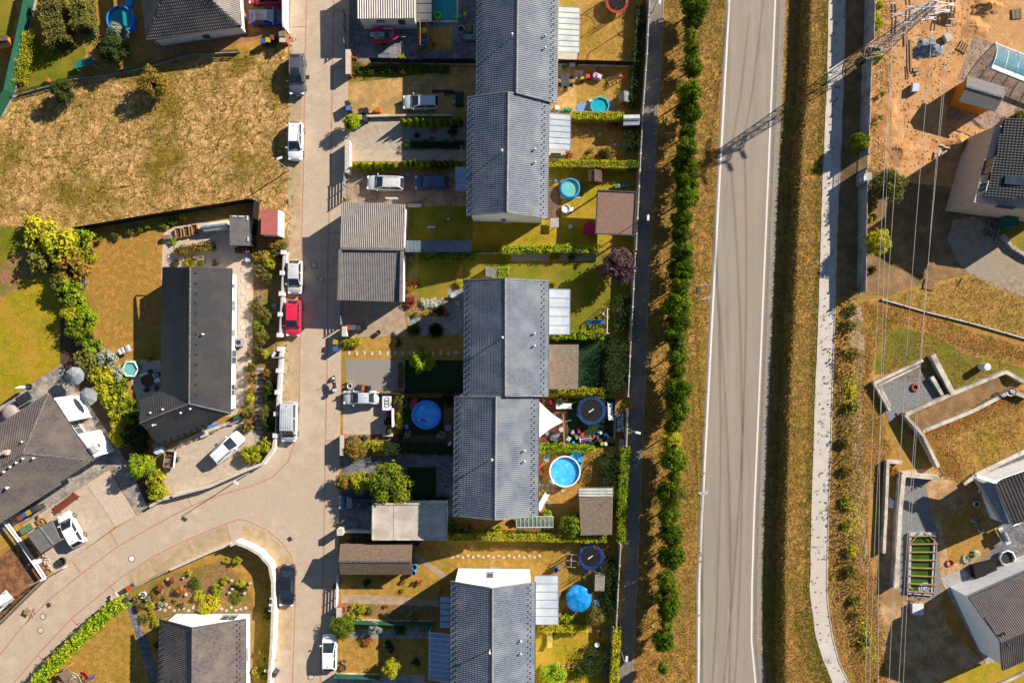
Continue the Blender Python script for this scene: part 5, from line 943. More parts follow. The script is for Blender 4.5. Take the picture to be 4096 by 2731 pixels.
# ---- beds: many single plants
B = [(2215,1032,26,.9,'leaf_yellow','round yellow spiky grass beside the dark fence',1),(2284,1034,20,.8,'leaf_olive','smaller olive spiky grass beside the dark fence',1),(2210,1140,14,.7,'leaf_yellow','yellow tuft at the corner of the white canopy',1),(2418,618,34,1.0,'leaf_olive','green fountain grass under the clipped hedge',1),(1660,1318,36,1.1,'leaf_green','dark green fountain grass beside the tiled drive',1),(1745,1320,44,1.1,'leaf_dark','large dark fountain grass beside the tiled drive',1),(1800,1592,44,1.3,'leaf_dark','dark palm-like grass beside the inflatable pool',1),(2235,1606,28,1.2,'leaf_silver','silvery spiky yucca beside the shade sail',1),(758,1052,34,.6,'leaf_yellow','yellow fountain grass at the roof edge of the bungalow',1),(1668,542,16,.6,'leaf_olive','small spiky grass in the gravel bed',1),
     (1643,1142,28,.9,'leaf_orange','orange round shrub beside the grey garage',0),(1640,1205,27,.9,'leaf_red','dark red maple shrub beside the grey garage',0),(1676,2325,17,.8,'leaf_red','bright red maple on the lawn of the brown shed',0),(1618,2322,12,.6,'leaf_green','green shrub beside the red maple',0),(1612,2358,13,.5,'leaf_yellow','yellow round shrub below the red maple',0),(1530,2312,8,.4,'leaf_bright','tiny bright shrub under the brown shed',0),(1468,2330,18,.6,'leaf_dark','dark round shrub under the brown shed',0),
     (1734,519,15,.6,'leaf_red','dark red barberry in the gravel bed',0),(1728,555,12,.4,'leaf_green','low green shrub in the gravel bed',0),(1812,520,26,.9,'leaf_dark','dark shaded shrub at the house end of the gravel bed',0),(2278,622,20,.6,'leaf_orange','orange shrub under the canopy edge by the clipped hedge',0),(2346,627,13,.6,'leaf_yellow','yellow shrub beside the fountain grass',0),(2370,632,11,.4,'leaf_red','red shrub beside the fountain grass',0),(2362,606,16,.5,'leaf_olive','olive shrub above the fountain grass',0),
     (2450,500,22,.8,'leaf_red','dark red shrub below the hedge and white garden box',0),(2568,115,14,.8,'leaf_olive','round pale shrub by the back wall of the top garden',0),(1425,255,24,.7,'leaf_autumn','autumn shrub in the corner of the boat yard',0),(1606,238,22,.5,'leaf_yellow','low yellow shrub above the black board fence',0),(1385,1372,18,.8,'leaf_bright','bright shrub at the street end of the stepping slabs',0),(1420,1366,26,.9,'leaf_yellow','yellow shrub beside the bins above the stepping slabs',0),(1590,1370,22,.6,'leaf_olive','olive shrub above the stepping slabs',0),(1680,1398,18,.5,'leaf_bright','low bright shrub near the round green tree',0),
     (1608,1480,18,.7,'leaf_green','green shrub in the long planter beside the gravel pad',0),(1604,1530,20,.6,'leaf_olive','olive shrub in the long planter beside the gravel pad',0),(1395,1530,10,.6,'leaf_yellow','small yellow shrub behind the white pot',0),(1785,1568,22,.7,'leaf_dark','dark shrub at the house corner below the framed lawn',0),
     (1605,1605,34,1.6,'leaf_olive','dense olive bush beside the watermelon float',0),(1600,1660,18,1.0,'leaf_bright','bright climbing bush beside the white board',0),(1598,1700,16,.9,'leaf_bright','bright flowering bush below the white board',0),(1625,1735,20,.5,'leaf_white','white flowering plants at the edge of the deck',0),(1765,1738,20,.5,'leaf_white','pale flowering plants at the deck corner',0),(1610,1735,26,.7,'leaf_dark','dark shrub at the end of the deck',0),
     (1700,1212,24,.5,'leaf_white','white flowering hydrangeas beside the red maple shrub',0),(1740,1212,22,.5,'leaf_white','white flowering hydrangeas in the middle of the round lawn bed',0),(1772,1205,18,.5,'leaf_white','white flowering hydrangeas nearest the patio',0),(1755,1240,26,.7,'leaf_dark','dark shrub below the white hydrangeas',0),(1702,1252,16,.5,'leaf_yellow','yellow round shrub below the hydrangeas',0),(1662,1258,14,.5,'leaf_olive','low olive shrub by the drive corner',0),(1792,1258,10,.4,'leaf_green','small clipped ball at the patio corner',0),(1838,1132,18,.7,'leaf_yellow','yellow flowering shrub at the house corner above the patio',0),(1641,1068,9,.4,'leaf_bright','tiny bright round shrub beside the garage wall',0),(1640,1032,12,.4,'leaf_silver','silvery low shrub at the lean-to end',0),
     (1412,2426,14,.6,'leaf_yellow','yellow hosta beside the terracotta planter',0),(1445,2432,22,.7,'leaf_yellow','yellow shrub second in the flower bed',0),(1480,2440,18,.6,'leaf_autumn','autumn shrub in the middle of the flower bed',0),(1404,2460,20,.6,'leaf_yellow','yellow low shrub at the green fence corner',0),(1440,2470,16,.6,'leaf_yellow','yellow shrub leaning over the green fence',0),(1545,2425,12,.4,'leaf_red','small red flowers beside the path',0),(1558,2462,18,.6,'leaf_white','white rose bush nearer the street',0),(1622,2448,24,.7,'leaf_white','white rose bush nearer the house',0),(1655,2476,16,.6,'leaf_green','green round shrub at the end of the green fence',0),(1690,2512,28,.8,'leaf_silver','white-flowering shrub over the grey path',0),(1540,2512,16,.8,'leaf_yellow','yellow shrub at the end of the grey path bed',0),(1470,2562,22,.6,'leaf_orange','orange clipped oval shrub below the grey path',0),(1600,2510,30,.5,'leaf_dark','dark low planting along the grey path',0),(1550,2575,22,.8,'leaf_dark','dark shrub behind the black barrel',0),(1665,2650,20,.8,'leaf_dark','dark round shrub on the bottom lawn',0),(1338,2345,14,.8,'leaf_red','red flowering planter plant at the street fence',0),
     (1880,2110,16,1.4,'leaf_red','dark red columnar shrub below the second house gable',0),(1990,2118,20,1.2,'leaf_bright','bright climber at the gable corner',0),(2190,2062,26,1.0,'leaf_bright','bright climber on the greenhouse end',0),(2270,2478,32,1.1,'leaf_bright','bright bush beside the grey-white canopy',0),(2320,2690,24,.9,'leaf_green','green shrub at the end of the wooden edging',0),(2245,1622,12,.5,'leaf_yellow','yellow grass tuft beside the white bench',1),(1970,2122,14,.6,'leaf_dark','dark shrub under the gable lamp',0),
     (600,1432,18,.9,'leaf_yellow','round yellow bush on the bungalow patio',0),(690,965,18,.6,'leaf_bright','bright leafy plant at the gravel yard corner',0),(860,1052,16,.6,'leaf_olive','olive shrub beside the bungalow gable',0),(800,1055,22,.5,'leaf_olive','olive low planting along the bungalow gable',0),(700,1055,20,.4,'leaf_olive','dry grass clump at the bungalow corner',0)]
for x,y,r,h,m_,l,sp in B:
    if sp: tuft(x,y,r,h,m_,l)
    else: bush(x,y,r,h,m_,l)
# beds along the black fence, the street hedge of the bungalow and the rockery
fence_bed = [(660,895,26,'leaf_green'),(690,880,22,'leaf_green'),(735,868,18,'leaf_yellow'),(590,905,12,'leaf_yellow'),(455,912,14,'leaf_yellow'),(520,925,20,'leaf_olive'),(460,945,20,'leaf_olive'),(400,960,16,'leaf_green'),(560,918,14,'leaf_olive'),(360,1040,20,'leaf_olive'),(390,930,14,'leaf_yellow'),(335,1085,12,'leaf_red')]
for k,(x,y,r,m_) in enumerate(fence_bed): bush(x,y,r,.8,m_,f'{ORD[k]} low plant in the curved bed under the black screen fence','plants under the black fence')
street_hedge = [(1085,970,34,'leaf_autumn'),(1120,995,36,'leaf_olive'),(1040,1020,34,'leaf_autumn'),(1080,1040,36,'leaf_yellow'),(1035,1080,30,'leaf_olive'),(1065,1110,32,'leaf_olive'),(1040,1190,16,'leaf_silver'),(1030,1235,34,'leaf_olive'),(1060,1270,32,'leaf_olive'),(1035,1310,30,'leaf_green'),(1050,1350,32,'leaf_olive'),(1035,1395,26,'leaf_olive'),(1060,1415,20,'leaf_yellow'),(1000,1470,26,'leaf_olive'),(1005,1510,26,'leaf_autumn'),(1000,1590,24,'leaf_yellow'),(1000,1560,20,'leaf_autumn'),(995,1650,26,'leaf_olive'),(990,1705,30,'leaf_autumn'),(1068,1500,24,'leaf_autumn'),(1075,1545,30,'leaf_dark'),(1070,1590,26,'leaf_dark'),(1065,1655,36,'leaf_olive'),(1075,1700,30,'leaf_dark'),(1062,1420,16,'leaf_yellow'),(1000,1418,16,'leaf_olive')]
for k,(x,y,r,m_) in enumerate(street_hedge): bush(x,y,r,1.2,m_,f'{ORD[k]} shrub counted downwards in the border inside the white street wall','shrubs inside the white street wall')
for k,(x,y,r) in enumerate([(990,1815,34),(1030,1810,36),(1060,1780,32),(1000,1835,22)]): bush(x,y,r,1.5,'leaf_yellow',f'{ORD[k]} bright bush from the left by the white wagon','bushes at the curved wall')
rng = random.Random(5); rock = [(800,2385,34,'leaf_yellow'),(850,2410,40,'leaf_yellow'),(820,2440,36,'leaf_yellow'),(870,2355,30,'leaf_bright'),(780,2330,30,'leaf_green'),(720,2360,26,'leaf_orange'),(945,2390,28,'leaf_green'),(900,2320,20,'leaf_yellow'),(960,2330,22,'leaf_yellow'),(980,2350,18,'leaf_olive'),(640,2350,24,'leaf_orange'),(620,2380,24,'leaf_autumn'),(690,2320,18,'leaf_red'),(600,2420,24,'leaf_yellow'),(640,2415,18,'leaf_silver'),(560,2425,26,'leaf_olive'),(575,2475,28,'leaf_olive'),(610,2460,20,'leaf_yellow'),(620,2495,22,'leaf_yellow'),(550,2390,18,'leaf_olive'),(590,2390,16,'leaf_silver'),(660,2390,14,'leaf_autumn'),(760,2290,16,'leaf_yellow'),(905,2240,18,'leaf_yellow'),(660,2540,30,'leaf_dark'),(630,2580,22,'leaf_dark'),(700,2400,14,'leaf_autumn'),(735,2415,16,'leaf_autumn')]
for k,(x,y,r,m_) in enumerate(rock): bush(x,y,r*.9,rng.uniform(.4,.9),m_,f'{ORD[k]} plant of the rockery bed beside the white gable house','rockery plants')
for k,(x,y,r) in enumerate([(950,2238,20),(1064,2450,28),(1072,2480,22),(1078,2400,18),(1045,2605,10),(1070,2640,34),(1055,2700,30),(1022,2680,16),(1068,2345,12)]): bush(x,y,r,1.0,'leaf_yellow',f'{ORD[k]} yellow-green shrub inside the curved corner wall','shrubs inside the corner wall')
rng = random.Random(77)
for k in range(9): y = 1230+k*165; hedge(f'{ORD[k]} ragged weed strip counted downwards beside the footway',[(3402+rng.uniform(-12,12)+max(0,y+t-2250)*.17,y+t) for t in (-80,-25,30,85)],rng.uniform(26,46),rng.uniform(.45,.8),('leaf_olive','leaf_autumn','leaf_yellow')[k % 3],75,.12,'weed_strip',.28,False,group='weed strips beside the footway')
for k in range(14):
    y = 1240+k*105+rng.uniform(-45,45); x = 3392+rng.uniform(-18,26)+max(0,y-2250)*.16; bush(x,y,rng.uniform(15,30),rng.uniform(.5,1.0),rng.choice(('leaf_olive','leaf_green','leaf_autumn','leaf_olive','leaf_yellow')),f'{ORD[k]} weedy shrub counted downwards between footway and dirt track','weedy shrubs beside the footway')
for k,(x,y,r,m_) in enumerate([(3520,20,22,'leaf_yellow'),(3512,90,24,'leaf_bright'),(3502,60,18,'leaf_yellow'),(3515,225,22,'leaf_bright'),(3525,380,12,'leaf_green'),(3520,470,14,'leaf_green'),(3505,495,12,'leaf_bright'),(3480,880,14,'leaf_yellow'),(3485,830,18,'leaf_olive'),(3565,1880,26,'leaf_orange'),(3682,1943,8,'leaf_green')]): bush(x,y,r,.8,m_,f'{ORD[k]} wild shrub behind the concrete panel wall counted downwards','wild shrubs on the building land')
for k,(x,y,r) in enumerate([(200,210,18),(150,205,14),(120,175,20),(275,205,12)]): bush(x,y,r,.5,'leaf_yellow',f'{ORD[k]} leafy weed from the right on the bright corner lawn','weeds on the corner lawn')
# weeds in the joints of the footway and street edge, too small to count
def weeds(name,pts,n,seed,mt,r=.16):
    g = np.random.default_rng(seed); C = []
    for _ in range(n):
        x,y = pts(g); z = gz(x,y); k = (D-z)/(D*S); C.append(((x-2048)*k,(1365.5-y)*k,z+.04))
    C = np.array(C); V,F = leaf_cloud(C,r*g.uniform(.5,1.7,len(C)),n*9,.07,seed); V[:,2] = np.clip(V[:,2],C[:,2].min()-.02,None); link(name,npmesh(name,V,F,mt),kind='stuff')
def on_foot(g): y = g.uniform(0,2731); a,b = at(FL,y),at(FR,y); t = g.choice([g.uniform(.2,.5),g.uniform(.4,.95)]); return a+(b-a)*t,y
weeds('footway_weeds',on_foot,170,11,'leaf_olive')
def on_edge(g): y = g.uniform(150,1760); return at([(1164,0),(1156,200),(1152,480),(1150,900),(1140,1050),(1130,1460),(1122,1740)],y)+abs(g.normal())*14,y
weeds('street_weeds',on_edge,150,12,'leaf_olive',.14)
# ---------------------------------------------------------------- vehicles
def paint(k,c,metal=.0,rough=.28): mat(k,c,tuple(v*.92 for v in c),2,rough=rough,metal=metal,spec=.5,coat=.6)
paint('paint_white',(.72,.72,.72)); paint('paint_silver',(.56,.55,.54),.1); paint('paint_grey',(.10,.10,.12),.3); paint('paint_red',(.62,.02,.05)); paint('paint_black',(.012,.014,.02)); paint('paint_blue',(.02,.05,.30),.2); paint('paint_dark_sheen',(.03,.07,.13),.1); paint('paint_steel',(.50,.51,.53),.1)  # the navy tone has a light-blue reflection put into the paint colour
mat('car_glass',(.012,.018,.024),(.02,.028,.036),2,rough=.05,spec=.7)
mat('tyre',(.02,.02,.02),rough=.85); mat('rim',(.35,.35,.36),rough=.35,metal=.7); mat('lamp_clear',(.7,.72,.75),rough=.1,spec=.6); mat('lamp_red',(.5,.02,.02),rough=.2); mat('plastic_black',(.025,.025,.027),rough=.6); mat('plate',(.75,.75,.72),rough=.5)
CARS = dict(  # L, W, H, greenhouse base rear/front, top rear/front (fractions of L), belt height, bonnet nose height
    hatch=(4.1,1.76,1.48,-.485,.27,-.37,.06,.93,.70),wagon=(4.6,1.8,1.5,-.49,.24,-.42,.04,.94,.72),suv=(4.7,1.88,1.66,-.485,.24,-.40,.05,1.05,.85),sedan=(4.6,1.78,1.44,-.40,.24,-.24,.04,.94,.72),van=(4.9,1.92,1.95,-.495,.34,-.475,.19,1.08,.86))
def car(kind,x,y,a,lpx,pt,label,rails=False,sun=False,boot_dark=False,roof=None,bonnet=None,name=None):
    L,Wd,H,b0,b1,t0,t1,belt,nose = CARS[kind]; f = (lpx/(S*D/(D-.9)))/L; L *= f; Wd *= (f*.5+.5); w = Wd/2
    c = W(x,y,.9); r = thing(name or {'van': 'van'}.get(kind,'car'),label,'van' if kind == 'van' else 'car',loc=Vector((c.x,c.y,gz(x,y)+.02)),rz=R(a))
    st = [(-.5,.74,.60),(-.492,.86,belt-.22),(-.47,.94,belt-.06),(-.40,.98,belt),(-.25,1,belt),(0,1,belt-.01),(b1-.06,.995,belt-.02),(b1+.02,.985,belt-.03),((b1+.5)/2,.965,(belt+nose)/2+.02),(.44,.90,nose+.03),(.478,.80,nose-.06),(.495,.66,nose-.2),(.5,.5,nose-.34)]
    if kind == 'sedan': st[3] = (-.42,.98,belt+.02)
    vs = []; n = 13
    for t,wf,zt in st:
        hw = w*wf; zb = .24
        half = [(hw*.90,zb),(hw*.985,.42),(hw,.60),(hw*.985,zt-.12),(hw*.93,zt-.03),(hw*.60,zt+.015)]; half = [(p,min(max(z,zb),zt+.02)) for p,z in half]
        vs += [(t*L,p,z) for p,z in half]+[(t*L,0,zt+.03)]+[(t*L,-p,z) for p,z in half[::-1]]
    fs = [(i*n+k,i*n+k+1,(i+1)*n+k+1,(i+1)*n+k) for i in range(len(st)-1) for k in range(n-1)]+[tuple(range(n))[::-1],tuple(range((len(st)-1)*n,len(st)*n))]+[(i*n,(i+1)*n,(i+1)*n+n-1,i*n+n-1) for i in range(len(st)-1)]
    b = MB(); b.add(vs,fs); zb = belt-.04; wb,wt = w*.90,w*(.72 if kind != 'van' else .82); zr = H-.06
    def P(u,v,s=1): # corner of the greenhouse: u 0 base, 1 top; v 0 rear, 1 front
        return Vector((L*((b0,b1),(t0,t1))[u][v],s*(wb,wt)[u]*(.93 if v == 1 and u == 0 else .95 if v == 0 else 1),(zb,zr)[u]))
    q = [P(0,0,-1),P(0,1,-1),P(0,1,1),P(0,0,1),P(1,0,-1),P(1,1,-1),P(1,1,1),P(1,0,1)]
    b.add(q,[(0,1,5,4),(1,2,6,5),(2,3,7,6),(3,0,4,7),(4,5,6,7)]); b.build('body',pt,r,smooth=True); r.children[-1].data.shade_auto_smooth(R(40)) if hasattr(r.children[-1].data,'shade_auto_smooth') else None
    m = bpy.data.meshes; body = r.children[-1].data; body.set_sharp_from_angle(angle=R(38))
    # roof skin, slightly domed
    b = MB(); nx,ny = 7,5; g = []
    for i in range(nx):
        for j in range(ny):
            u,v = i/(nx-1),j/(ny-1)*2-1; xx = L*(t0+(t1-t0)*u); yv = wt*v*(.96 if i in (0,nx-1) else 1); g.append((xx,yv,zr+.004+.07*(1-(2*u-1)**2)*(.6+.4*(1-v*v))*(1 if abs(v) < 1 else .55)))
    b.add(g,[(i*ny+j,(i+1)*ny+j,(i+1)*ny+j+1,i*ny+j+1) for i in range(nx-1) for j in range(ny-1)]); b.build('roof',roof or pt,r,smooth=True)
    def patch(nm,c4,iu,iv,mt,o=.014):
        p00,p10,p11,p01 = c4; f2 = lambda u,v: p00.lerp(p10,u).lerp(p01.lerp(p11,u),v); nn = (p10-p00).cross(p01-p00).normalized(); ctr = f2(.5,.5)
        if nn.dot(ctr-Vector((0,0,.8))) < 0: nn = -nn
        MB().add([f2(u,v)+nn*o for u,v in ((iu,iv),(1-iu,iv),(1-iu,1-iv),(iu,1-iv))],[(0,1,2,3)]).build(nm,mt,r)
    patch('windscreen',(P(0,1,-1),P(0,1,1),P(1,1,1),P(1,1,-1)),.05,.03,'car_glass'); patch('rear_window',(P(0,0,-1),P(0,0,1),P(1,0,1),P(1,0,-1)),.07,.08 if kind != 'van' else .3,'car_glass')
    for s in (-1,1):
        a0,a1,c1_,c0 = P(0,0,s),P(0,1,s),P(1,1,s),P(1,0,s)
        for u0,u1 in ((.06,.5),(.53,.95)): patch('side_window',(a0.lerp(a1,u0),a0.lerp(a1,u1),c0.lerp(c1_,u1),c0.lerp(c1_,u0)),.01,.1,'car_glass')
        MB().box((L*(b1-.05),s*(w+.07),belt+.06),(.12,.2,.14)).build('door_mirror',pt,r)
        MB().box((L*.455,s*w*.70,nose-.06),(.26,.34,.12),s*-.35).build('headlight','lamp_clear',r); MB().box((-L*.478,s*w*.80,belt-.16),(.12,.26,.2),s*.25).build('tail_light','lamp_red',r)
        for t in (-.295,.305):
            wh = MB().tube([(L*t,s*(w-.19),.33),(L*t,s*(w+.012),.33)],.33,16).build('wheel','tyre',r); MB().tube([(L*t,s*(w-.02),.33),(L*t,s*(w+.022),.33)],.2,10).build('rim','rim',wh)
        if rails: MB().tube([(L*t0*.9,s*wt*.9,zr+.06),(0,s*wt*.93,zr+.12),(L*t1*.8,s*wt*.9,zr+.06)],.022,5).build('roof_rail','rim',r)
    if sun: MB().box((L*(t1-.08),0,zr+.062),(.62,wt*1.3,.02)).build('sunroof','car_glass',r)
    if sun and kind == 'suv': MB().box((L*(t0+.02),0,zr+.03),(.3,wt*1.5,.02)).build('spoiler','plastic_black',r)
    if bonnet: MB().box((L*(b1+.5)/2,0,(belt+nose)/2+.06),(L*.16,w*1.2,.012),0,('Y',.13)).build('bonnet_reflection',bonnet,r)  # plate whose colour imitates a reflection on the bonnet
    MB().box((L*(b1+.012),0,belt+.012),(.13,w*1.5,.03)).build('wiper_cowl','plastic_black',r)
    MB().box((L*.5,0,.42),(.03,.5,.12)).build('number_plate','plate',r); MB().box((-L*.5,0,.52),(.03,.5,.12)).build('number_plate','plate',r)
    MB().add([(L*(t0+.05),-.02,zr+.05),(L*(t0+.05),.02,zr+.05),(L*(t0+.09),0,zr+.05),(L*(t0+.05),0,zr+.16)],[(0,1,2),(0,1,3),(1,2,3),(2,0,3)]).build('antenna','plastic_black',r)
    if kind == 'van':
        for k in range(5): MB().box((-.1*L,(k-2)*.26,zr+.078),(L*.5,.05,.02)).build('roof_rib',pt,r)
    return r
car('suv',1187,297,-90,165,'paint_grey','dark grey SUV with sunroof parked beside the meadow',True,True)
car('wagon',1180,563,-91,154,'paint_white','white estate car parked beside the meadow lamp post',True)
car('hatch',1178,1107,-91,136,'paint_silver','silver hatchback parked above the red car'); car('hatch',1171,1272,-91,146,'paint_red','bright red hatchback parked by the white street wall')
car('van',1156,1687,-91,162,'paint_steel','silver van with ribbed roof parked by the white street wall'); car('sedan',1146,2344,-92,166,'paint_black','black saloon parked by the curved corner wall')
car('wagon',906,1790,42,148,'paint_white','white estate car parked diagonally in the walled yard',True); car('hatch',281,2118,119,146,'paint_white','white hatchback beside the ribbed metal carport')
car('sedan',1066,68,0,146,'paint_blue','blue sports saloon in front of the brown hip-roofed house',roof='paint_grey',bonnet='paint_grey'); car('hatch',1062,-16,180,140,'paint_red','red car just entering the frame above the blue saloon')  # grey roof and bonnet of the saloon imitate dark reflections on blue paint
car('wagon',1682,407,180,144,'paint_steel','silver estate car on the sandy dirt drive',True); car('wagon',1540,731,178,150,'paint_silver','silver estate car on the brown paver drive in front of the black car',True)
car('hatch',1726,729,179,136,'paint_dark_sheen','black hatchback parked nearest the blue glass porch'); car('sedan',1442,1590,180,142,'paint_steel','old silver saloon beside the inflatable pool garden')  # the black car's paint is bluish to imitate a reflection
car('hatch',1420,2009,180,134,'paint_dark_sheen','dark blue car under the big leafy tree',roof='paint_black'); car('hatch',1316,2612,90,144,'paint_white','white car parked at the bottom edge of the street')  # pale bonnet reflection put into the dark blue car's whole paint
# motorcycle at the kerb
m = thing('motorcycle','black and silver motorcycle standing at the kerb','motorcycle',1342,1532,0,R(98))
for t in (-.68,.68): w = MB().tube([(t,-.06,.3),(t,.06,.3)],.3,14).build('wheel','tyre',m); MB().tube([(t,-.065,.3),(t,.065,.3)],.17,8).build('rim','rim',w)
b = MB(); b.tube([(-.75,0,.62),(-.3,0,.72),(.1,0,.78),(.45,0,.8)],[.14,.2,.24,.16],8); b.build('body','paint_black',m,smooth=True); MB().tube([(-.7,0,.8),(-.35,0,.84),(-.05,0,.84)],[.1,.16,.13],8).build('seat','plastic_black',m,smooth=True)
MB().tube([(.42,-.38,1.0),(.5,0,1.02),(.42,.38,1.0)],.03,6).build('handlebar','metal_galv',m); MB().ball((.62,0,.85),.14,8).build('headlight','lamp_clear',m); MB().tube([(.68,0,.3),(.5,0,.95)],.05,6).build('fork','metal_galv',m); MB().tube([(-.2,-.18,.35),(-.85,-.2,.45)],.07,6).build('exhaust','metal_galv',m); MB().box((-.78,0,.9),(.34,.4,.3)).build('top_case','paint_silver',m)
for s in (-1,1): MB().box((.4,s*.32,1.15),(.05,.14,.08)).build('mirror','plastic_black',m)
# small tipping trailer in the walled yard
t = thing('trailer','small wooden trailer with rusty load in the walled yard','trailer',690,1832,0,R(84))
MB().box((0,0,.5),(1.9,1.2,.1)).build('bed','wood_old',t)
for s in (-1,1):
    MB().box((0,s*.6,.72),(1.9,.05,.4)).build('side_board','metal_white' if s < 0 else 'wood_old',t); MB().box((s*.95,0,.72),(.05,1.15,.4)).build('end_board','wood_old',t); w = MB().tube([(0,s*.68,.28),(0,s*.86,.28)],.28,14).build('wheel','tyre',t); MB().tube([(0,s*.7,.28),(0,s*.875,.28)],.15,8).build('rim','rim',w)
MB().bar((-.95,0,.45),(-1.7,0,.42),.08,.08).build('drawbar','metal_dark',t); b = MB(); rr = random.Random(3)
for k in range(14): b.box((rr.uniform(-.75,.75),rr.uniform(-.4,.4),.6+rr.uniform(0,.12)),(rr.uniform(.3,.8),.1,.08),rr.uniform(0,3))
b.build('load','wood_dark',t)
# red rigid inflatable boat on its trailer
mat('boat_red',A('d8324a'),A('c0263c'),3,rough=.35); mat('boat_grey',A('c0c4c8'),A('a0a4aa'),3,rough=.4)
t = thing('inflatable_boat','red inflatable boat with outboard motor on a trailer','boat',1545,155,0,R(0))
b = MB()
for s in (-1,1): b.tube([(-1.55,s*.68,.95),(-.8,s*.72,.95),(.4,s*.70,.98),(1.1,s*.50,1.05),(1.55,s*.14,1.14)],[.15,.22,.22,.2,.16],10)
b.build('tube','boat_red',t,smooth=True); MB().prism([(-1.3,-.6),(.7,-.55),(1.3,-.2),(1.3,.2),(.7,.55),(-1.3,.6)],.7,.84).build('hull','boat_grey',t); MB().box((-.35,0,.95),(.6,.5,.35)).build('seat','boat_grey',t); MB().box((.3,0,1.0),(.3,.6,.4)).build('console','plastic_black',t)
MB().tube([(.95,-.5,1.25),(1.05,0,1.3),(.95,.5,1.25)],.05,6).build('bow_rail','metal_galv',t); MB().tube([(-.1,.72,1.18),(.95,.66,1.24),(.98,.5,1.25)],.05,6).build('grab_rail','metal_white',t)
o = MB().box((-1.5,0,1.1),(.45,.34,.5)).build('outboard_motor','metal_white',t); MB().box((-1.5,0,1.4),(.38,.28,.12)).build('motor_cowl','boat_grey',o)
MB().bar((.3,-.93,1.0),(.3,.93,1.2),.05,.02).build('strap','wood_orange',t); MB().bar((1.2,0,.5),(2.4,0,.45),.08,.08).build('trailer_drawbar','metal_galv',t); MB().bar((-1.2,0,.5),(1.2,0,.5),.1,.1).build('trailer_frame','metal_galv',t)
for s in (-1,1): MB().tube([(-.3,s*.7,.26),(-.3,s*.85,.26)],.26,12).build('wheel','tyre',t)
MB().cyl((2.1,0,0),.1,.5,8).build('jockey_wheel','tyre',t)
# white boat trailer half in view at the left edge
t = thing('covered_trailer','white trailer with machinery cut by the left edge','trailer',20,2400,0,R(42)); MB().box((0,0,.55),(2.6,1.5,.18)).build('bed','metal_white',t); MB().box((.2,.1,.85),(1.2,.9,.45)).build('crate','paint_white',t); MB().box((-.6,-.2,.8),(.6,.6,.35)).build('blue_box','#3a6fb0',t)
for s in (-1,1): MB().tube([(.1,s*.8,.3),(.1,s*.98,.3)],.3,14).build('wheel','tyre',t); MB().tube([(-.35,s*.9,.3),(0,s*.9,.68),(.4,s*.9,.62),(.6,s*.9,.3)],.05,6).build('mudguard','plastic_black',t)
MB().tube([(-1.3,.5,.7),(0,.55,1.0),(1.2,.5,.7)],.04,6).build('hoop','metal_dark',t)
# ---------------------------------------------------------------- garden things
mat('water_teal',A('2aa5a8'),A('1f9499'),1.2,rough=.08,bump=.25,bs=5,spec=.5); mat('water_blue',(.06,.40,.80),(.04,.30,.70),1.5,(.16,.55,.85),2.2,rough=.08,bump=.25,bs=5,spec=.5,e3=(.56,.7)); mat('water_pale',A('7fc9bd'),A('6ab8ae'),1.2,rough=.08,bump=.25,bs=5,spec=.5); mat('water_green',A('4a6a1c'),A('38560f'),1.2,rough=.1,bump=.25,bs=5,spec=.5); mat('water_aqua',A('38b8c8'),A('2aa4b8'),1.5,rough=.08,bump=.25,bs=5,spec=.5)
mat('pool_blue',(.03,.22,.70),(.025,.18,.6),2,rough=.35,spec=.4); mat('vinyl_white',A('f0f2f4'),A('e0e4e8'),2,rough=.4)
mat('tarp_blue',A('2a92dc'),A('1f7fc8'),1.6,A('4aa8ea'),.9,rough=.35,bump=.5,bs=4); mat('net_black',A('2c2a2c'),A('201e20'),6,rough=.9); mat('sail',A('f6f0ea'),A('e8e0d8'),1,rough=.9)
mat('cloth_grey',A('8c9496'),A('747c7e'),1.5,A('a0a6a6'),.8,rough=.9); mat('soil_brown',A('7a5a3e'),A('5c432e'),6,bump=.6); mat('terracotta',A('b06a4a'),A('985a3e'),4)
def tag1(b,name,mt,label,cat,group=None,smooth=False,loc=None,rz=0):   # a thing that is one mesh
    o = b.build(name,mt,smooth=smooth,label=label,cat=cat,group=group); o.location = loc; o.rotation_euler[2] = rz; return o
def round_pool(x,y,rpx,h,wall,water,label,rim='vinyl_white',inflat=False,name='pool',n=32,wl=.8):
    r = rpx/S*(D-h)/D; c = W(x,y,h); p = thing(name,label,'pool',loc=Vector((c.x,c.y,gz(x,y))))
    if inflat:
        k = r*.16; MB().lathe([(r*.98,0),(r*1.06,h*.4),(r,h*.8),(r-k*.4,h+.0),(r-k,h-.02),(r-k*1.3,h*.85),(r-k*1.25,.1)],(0,0,0),n).build('wall',wall,p,smooth=True)
        MB().lathe([(r-k*1.25,h*.92),(r-k*.9,h+.07),(r-k*.3,h+.05),(r,h-.03)],(0,0,0),n).build('top_ring',rim,p,smooth=True); r2 = r-k*1.1
    else:
        MB().lathe([(r,0),(r,h),(r-.05,h),(r-.05,.1)],(0,0,0),n).build('wall',wall,p); MB().lathe([(r-.1,h+.005),(r-.1,h+.06),(r+.06,h+.06),(r+.06,h-.01)],(0,0,0),n).build('rim',rim,p); r2 = r-.06
    MB().cyl((0,0,h*wl-.02),r2,.02,n).build('water',water,p); return p
round_pool(481,78,53,1.0,'pool_blue','water_teal','round above-ground pool with teal water and blue wall','pool_blue'); round_pool(2281,752,40,.8,'pool_blue','water_pale','light blue inflatable ring pool on a white mat','#3aa0e0',True)
p = round_pool(1705,1660,58,.9,'pool_blue','water_blue','large blue inflatable pool with a purple float inside','pool_blue',True); round_pool(2260,1885,61,1.1,'metal_white','water_blue','round steel pool with white rim and ladder','vinyl_white')
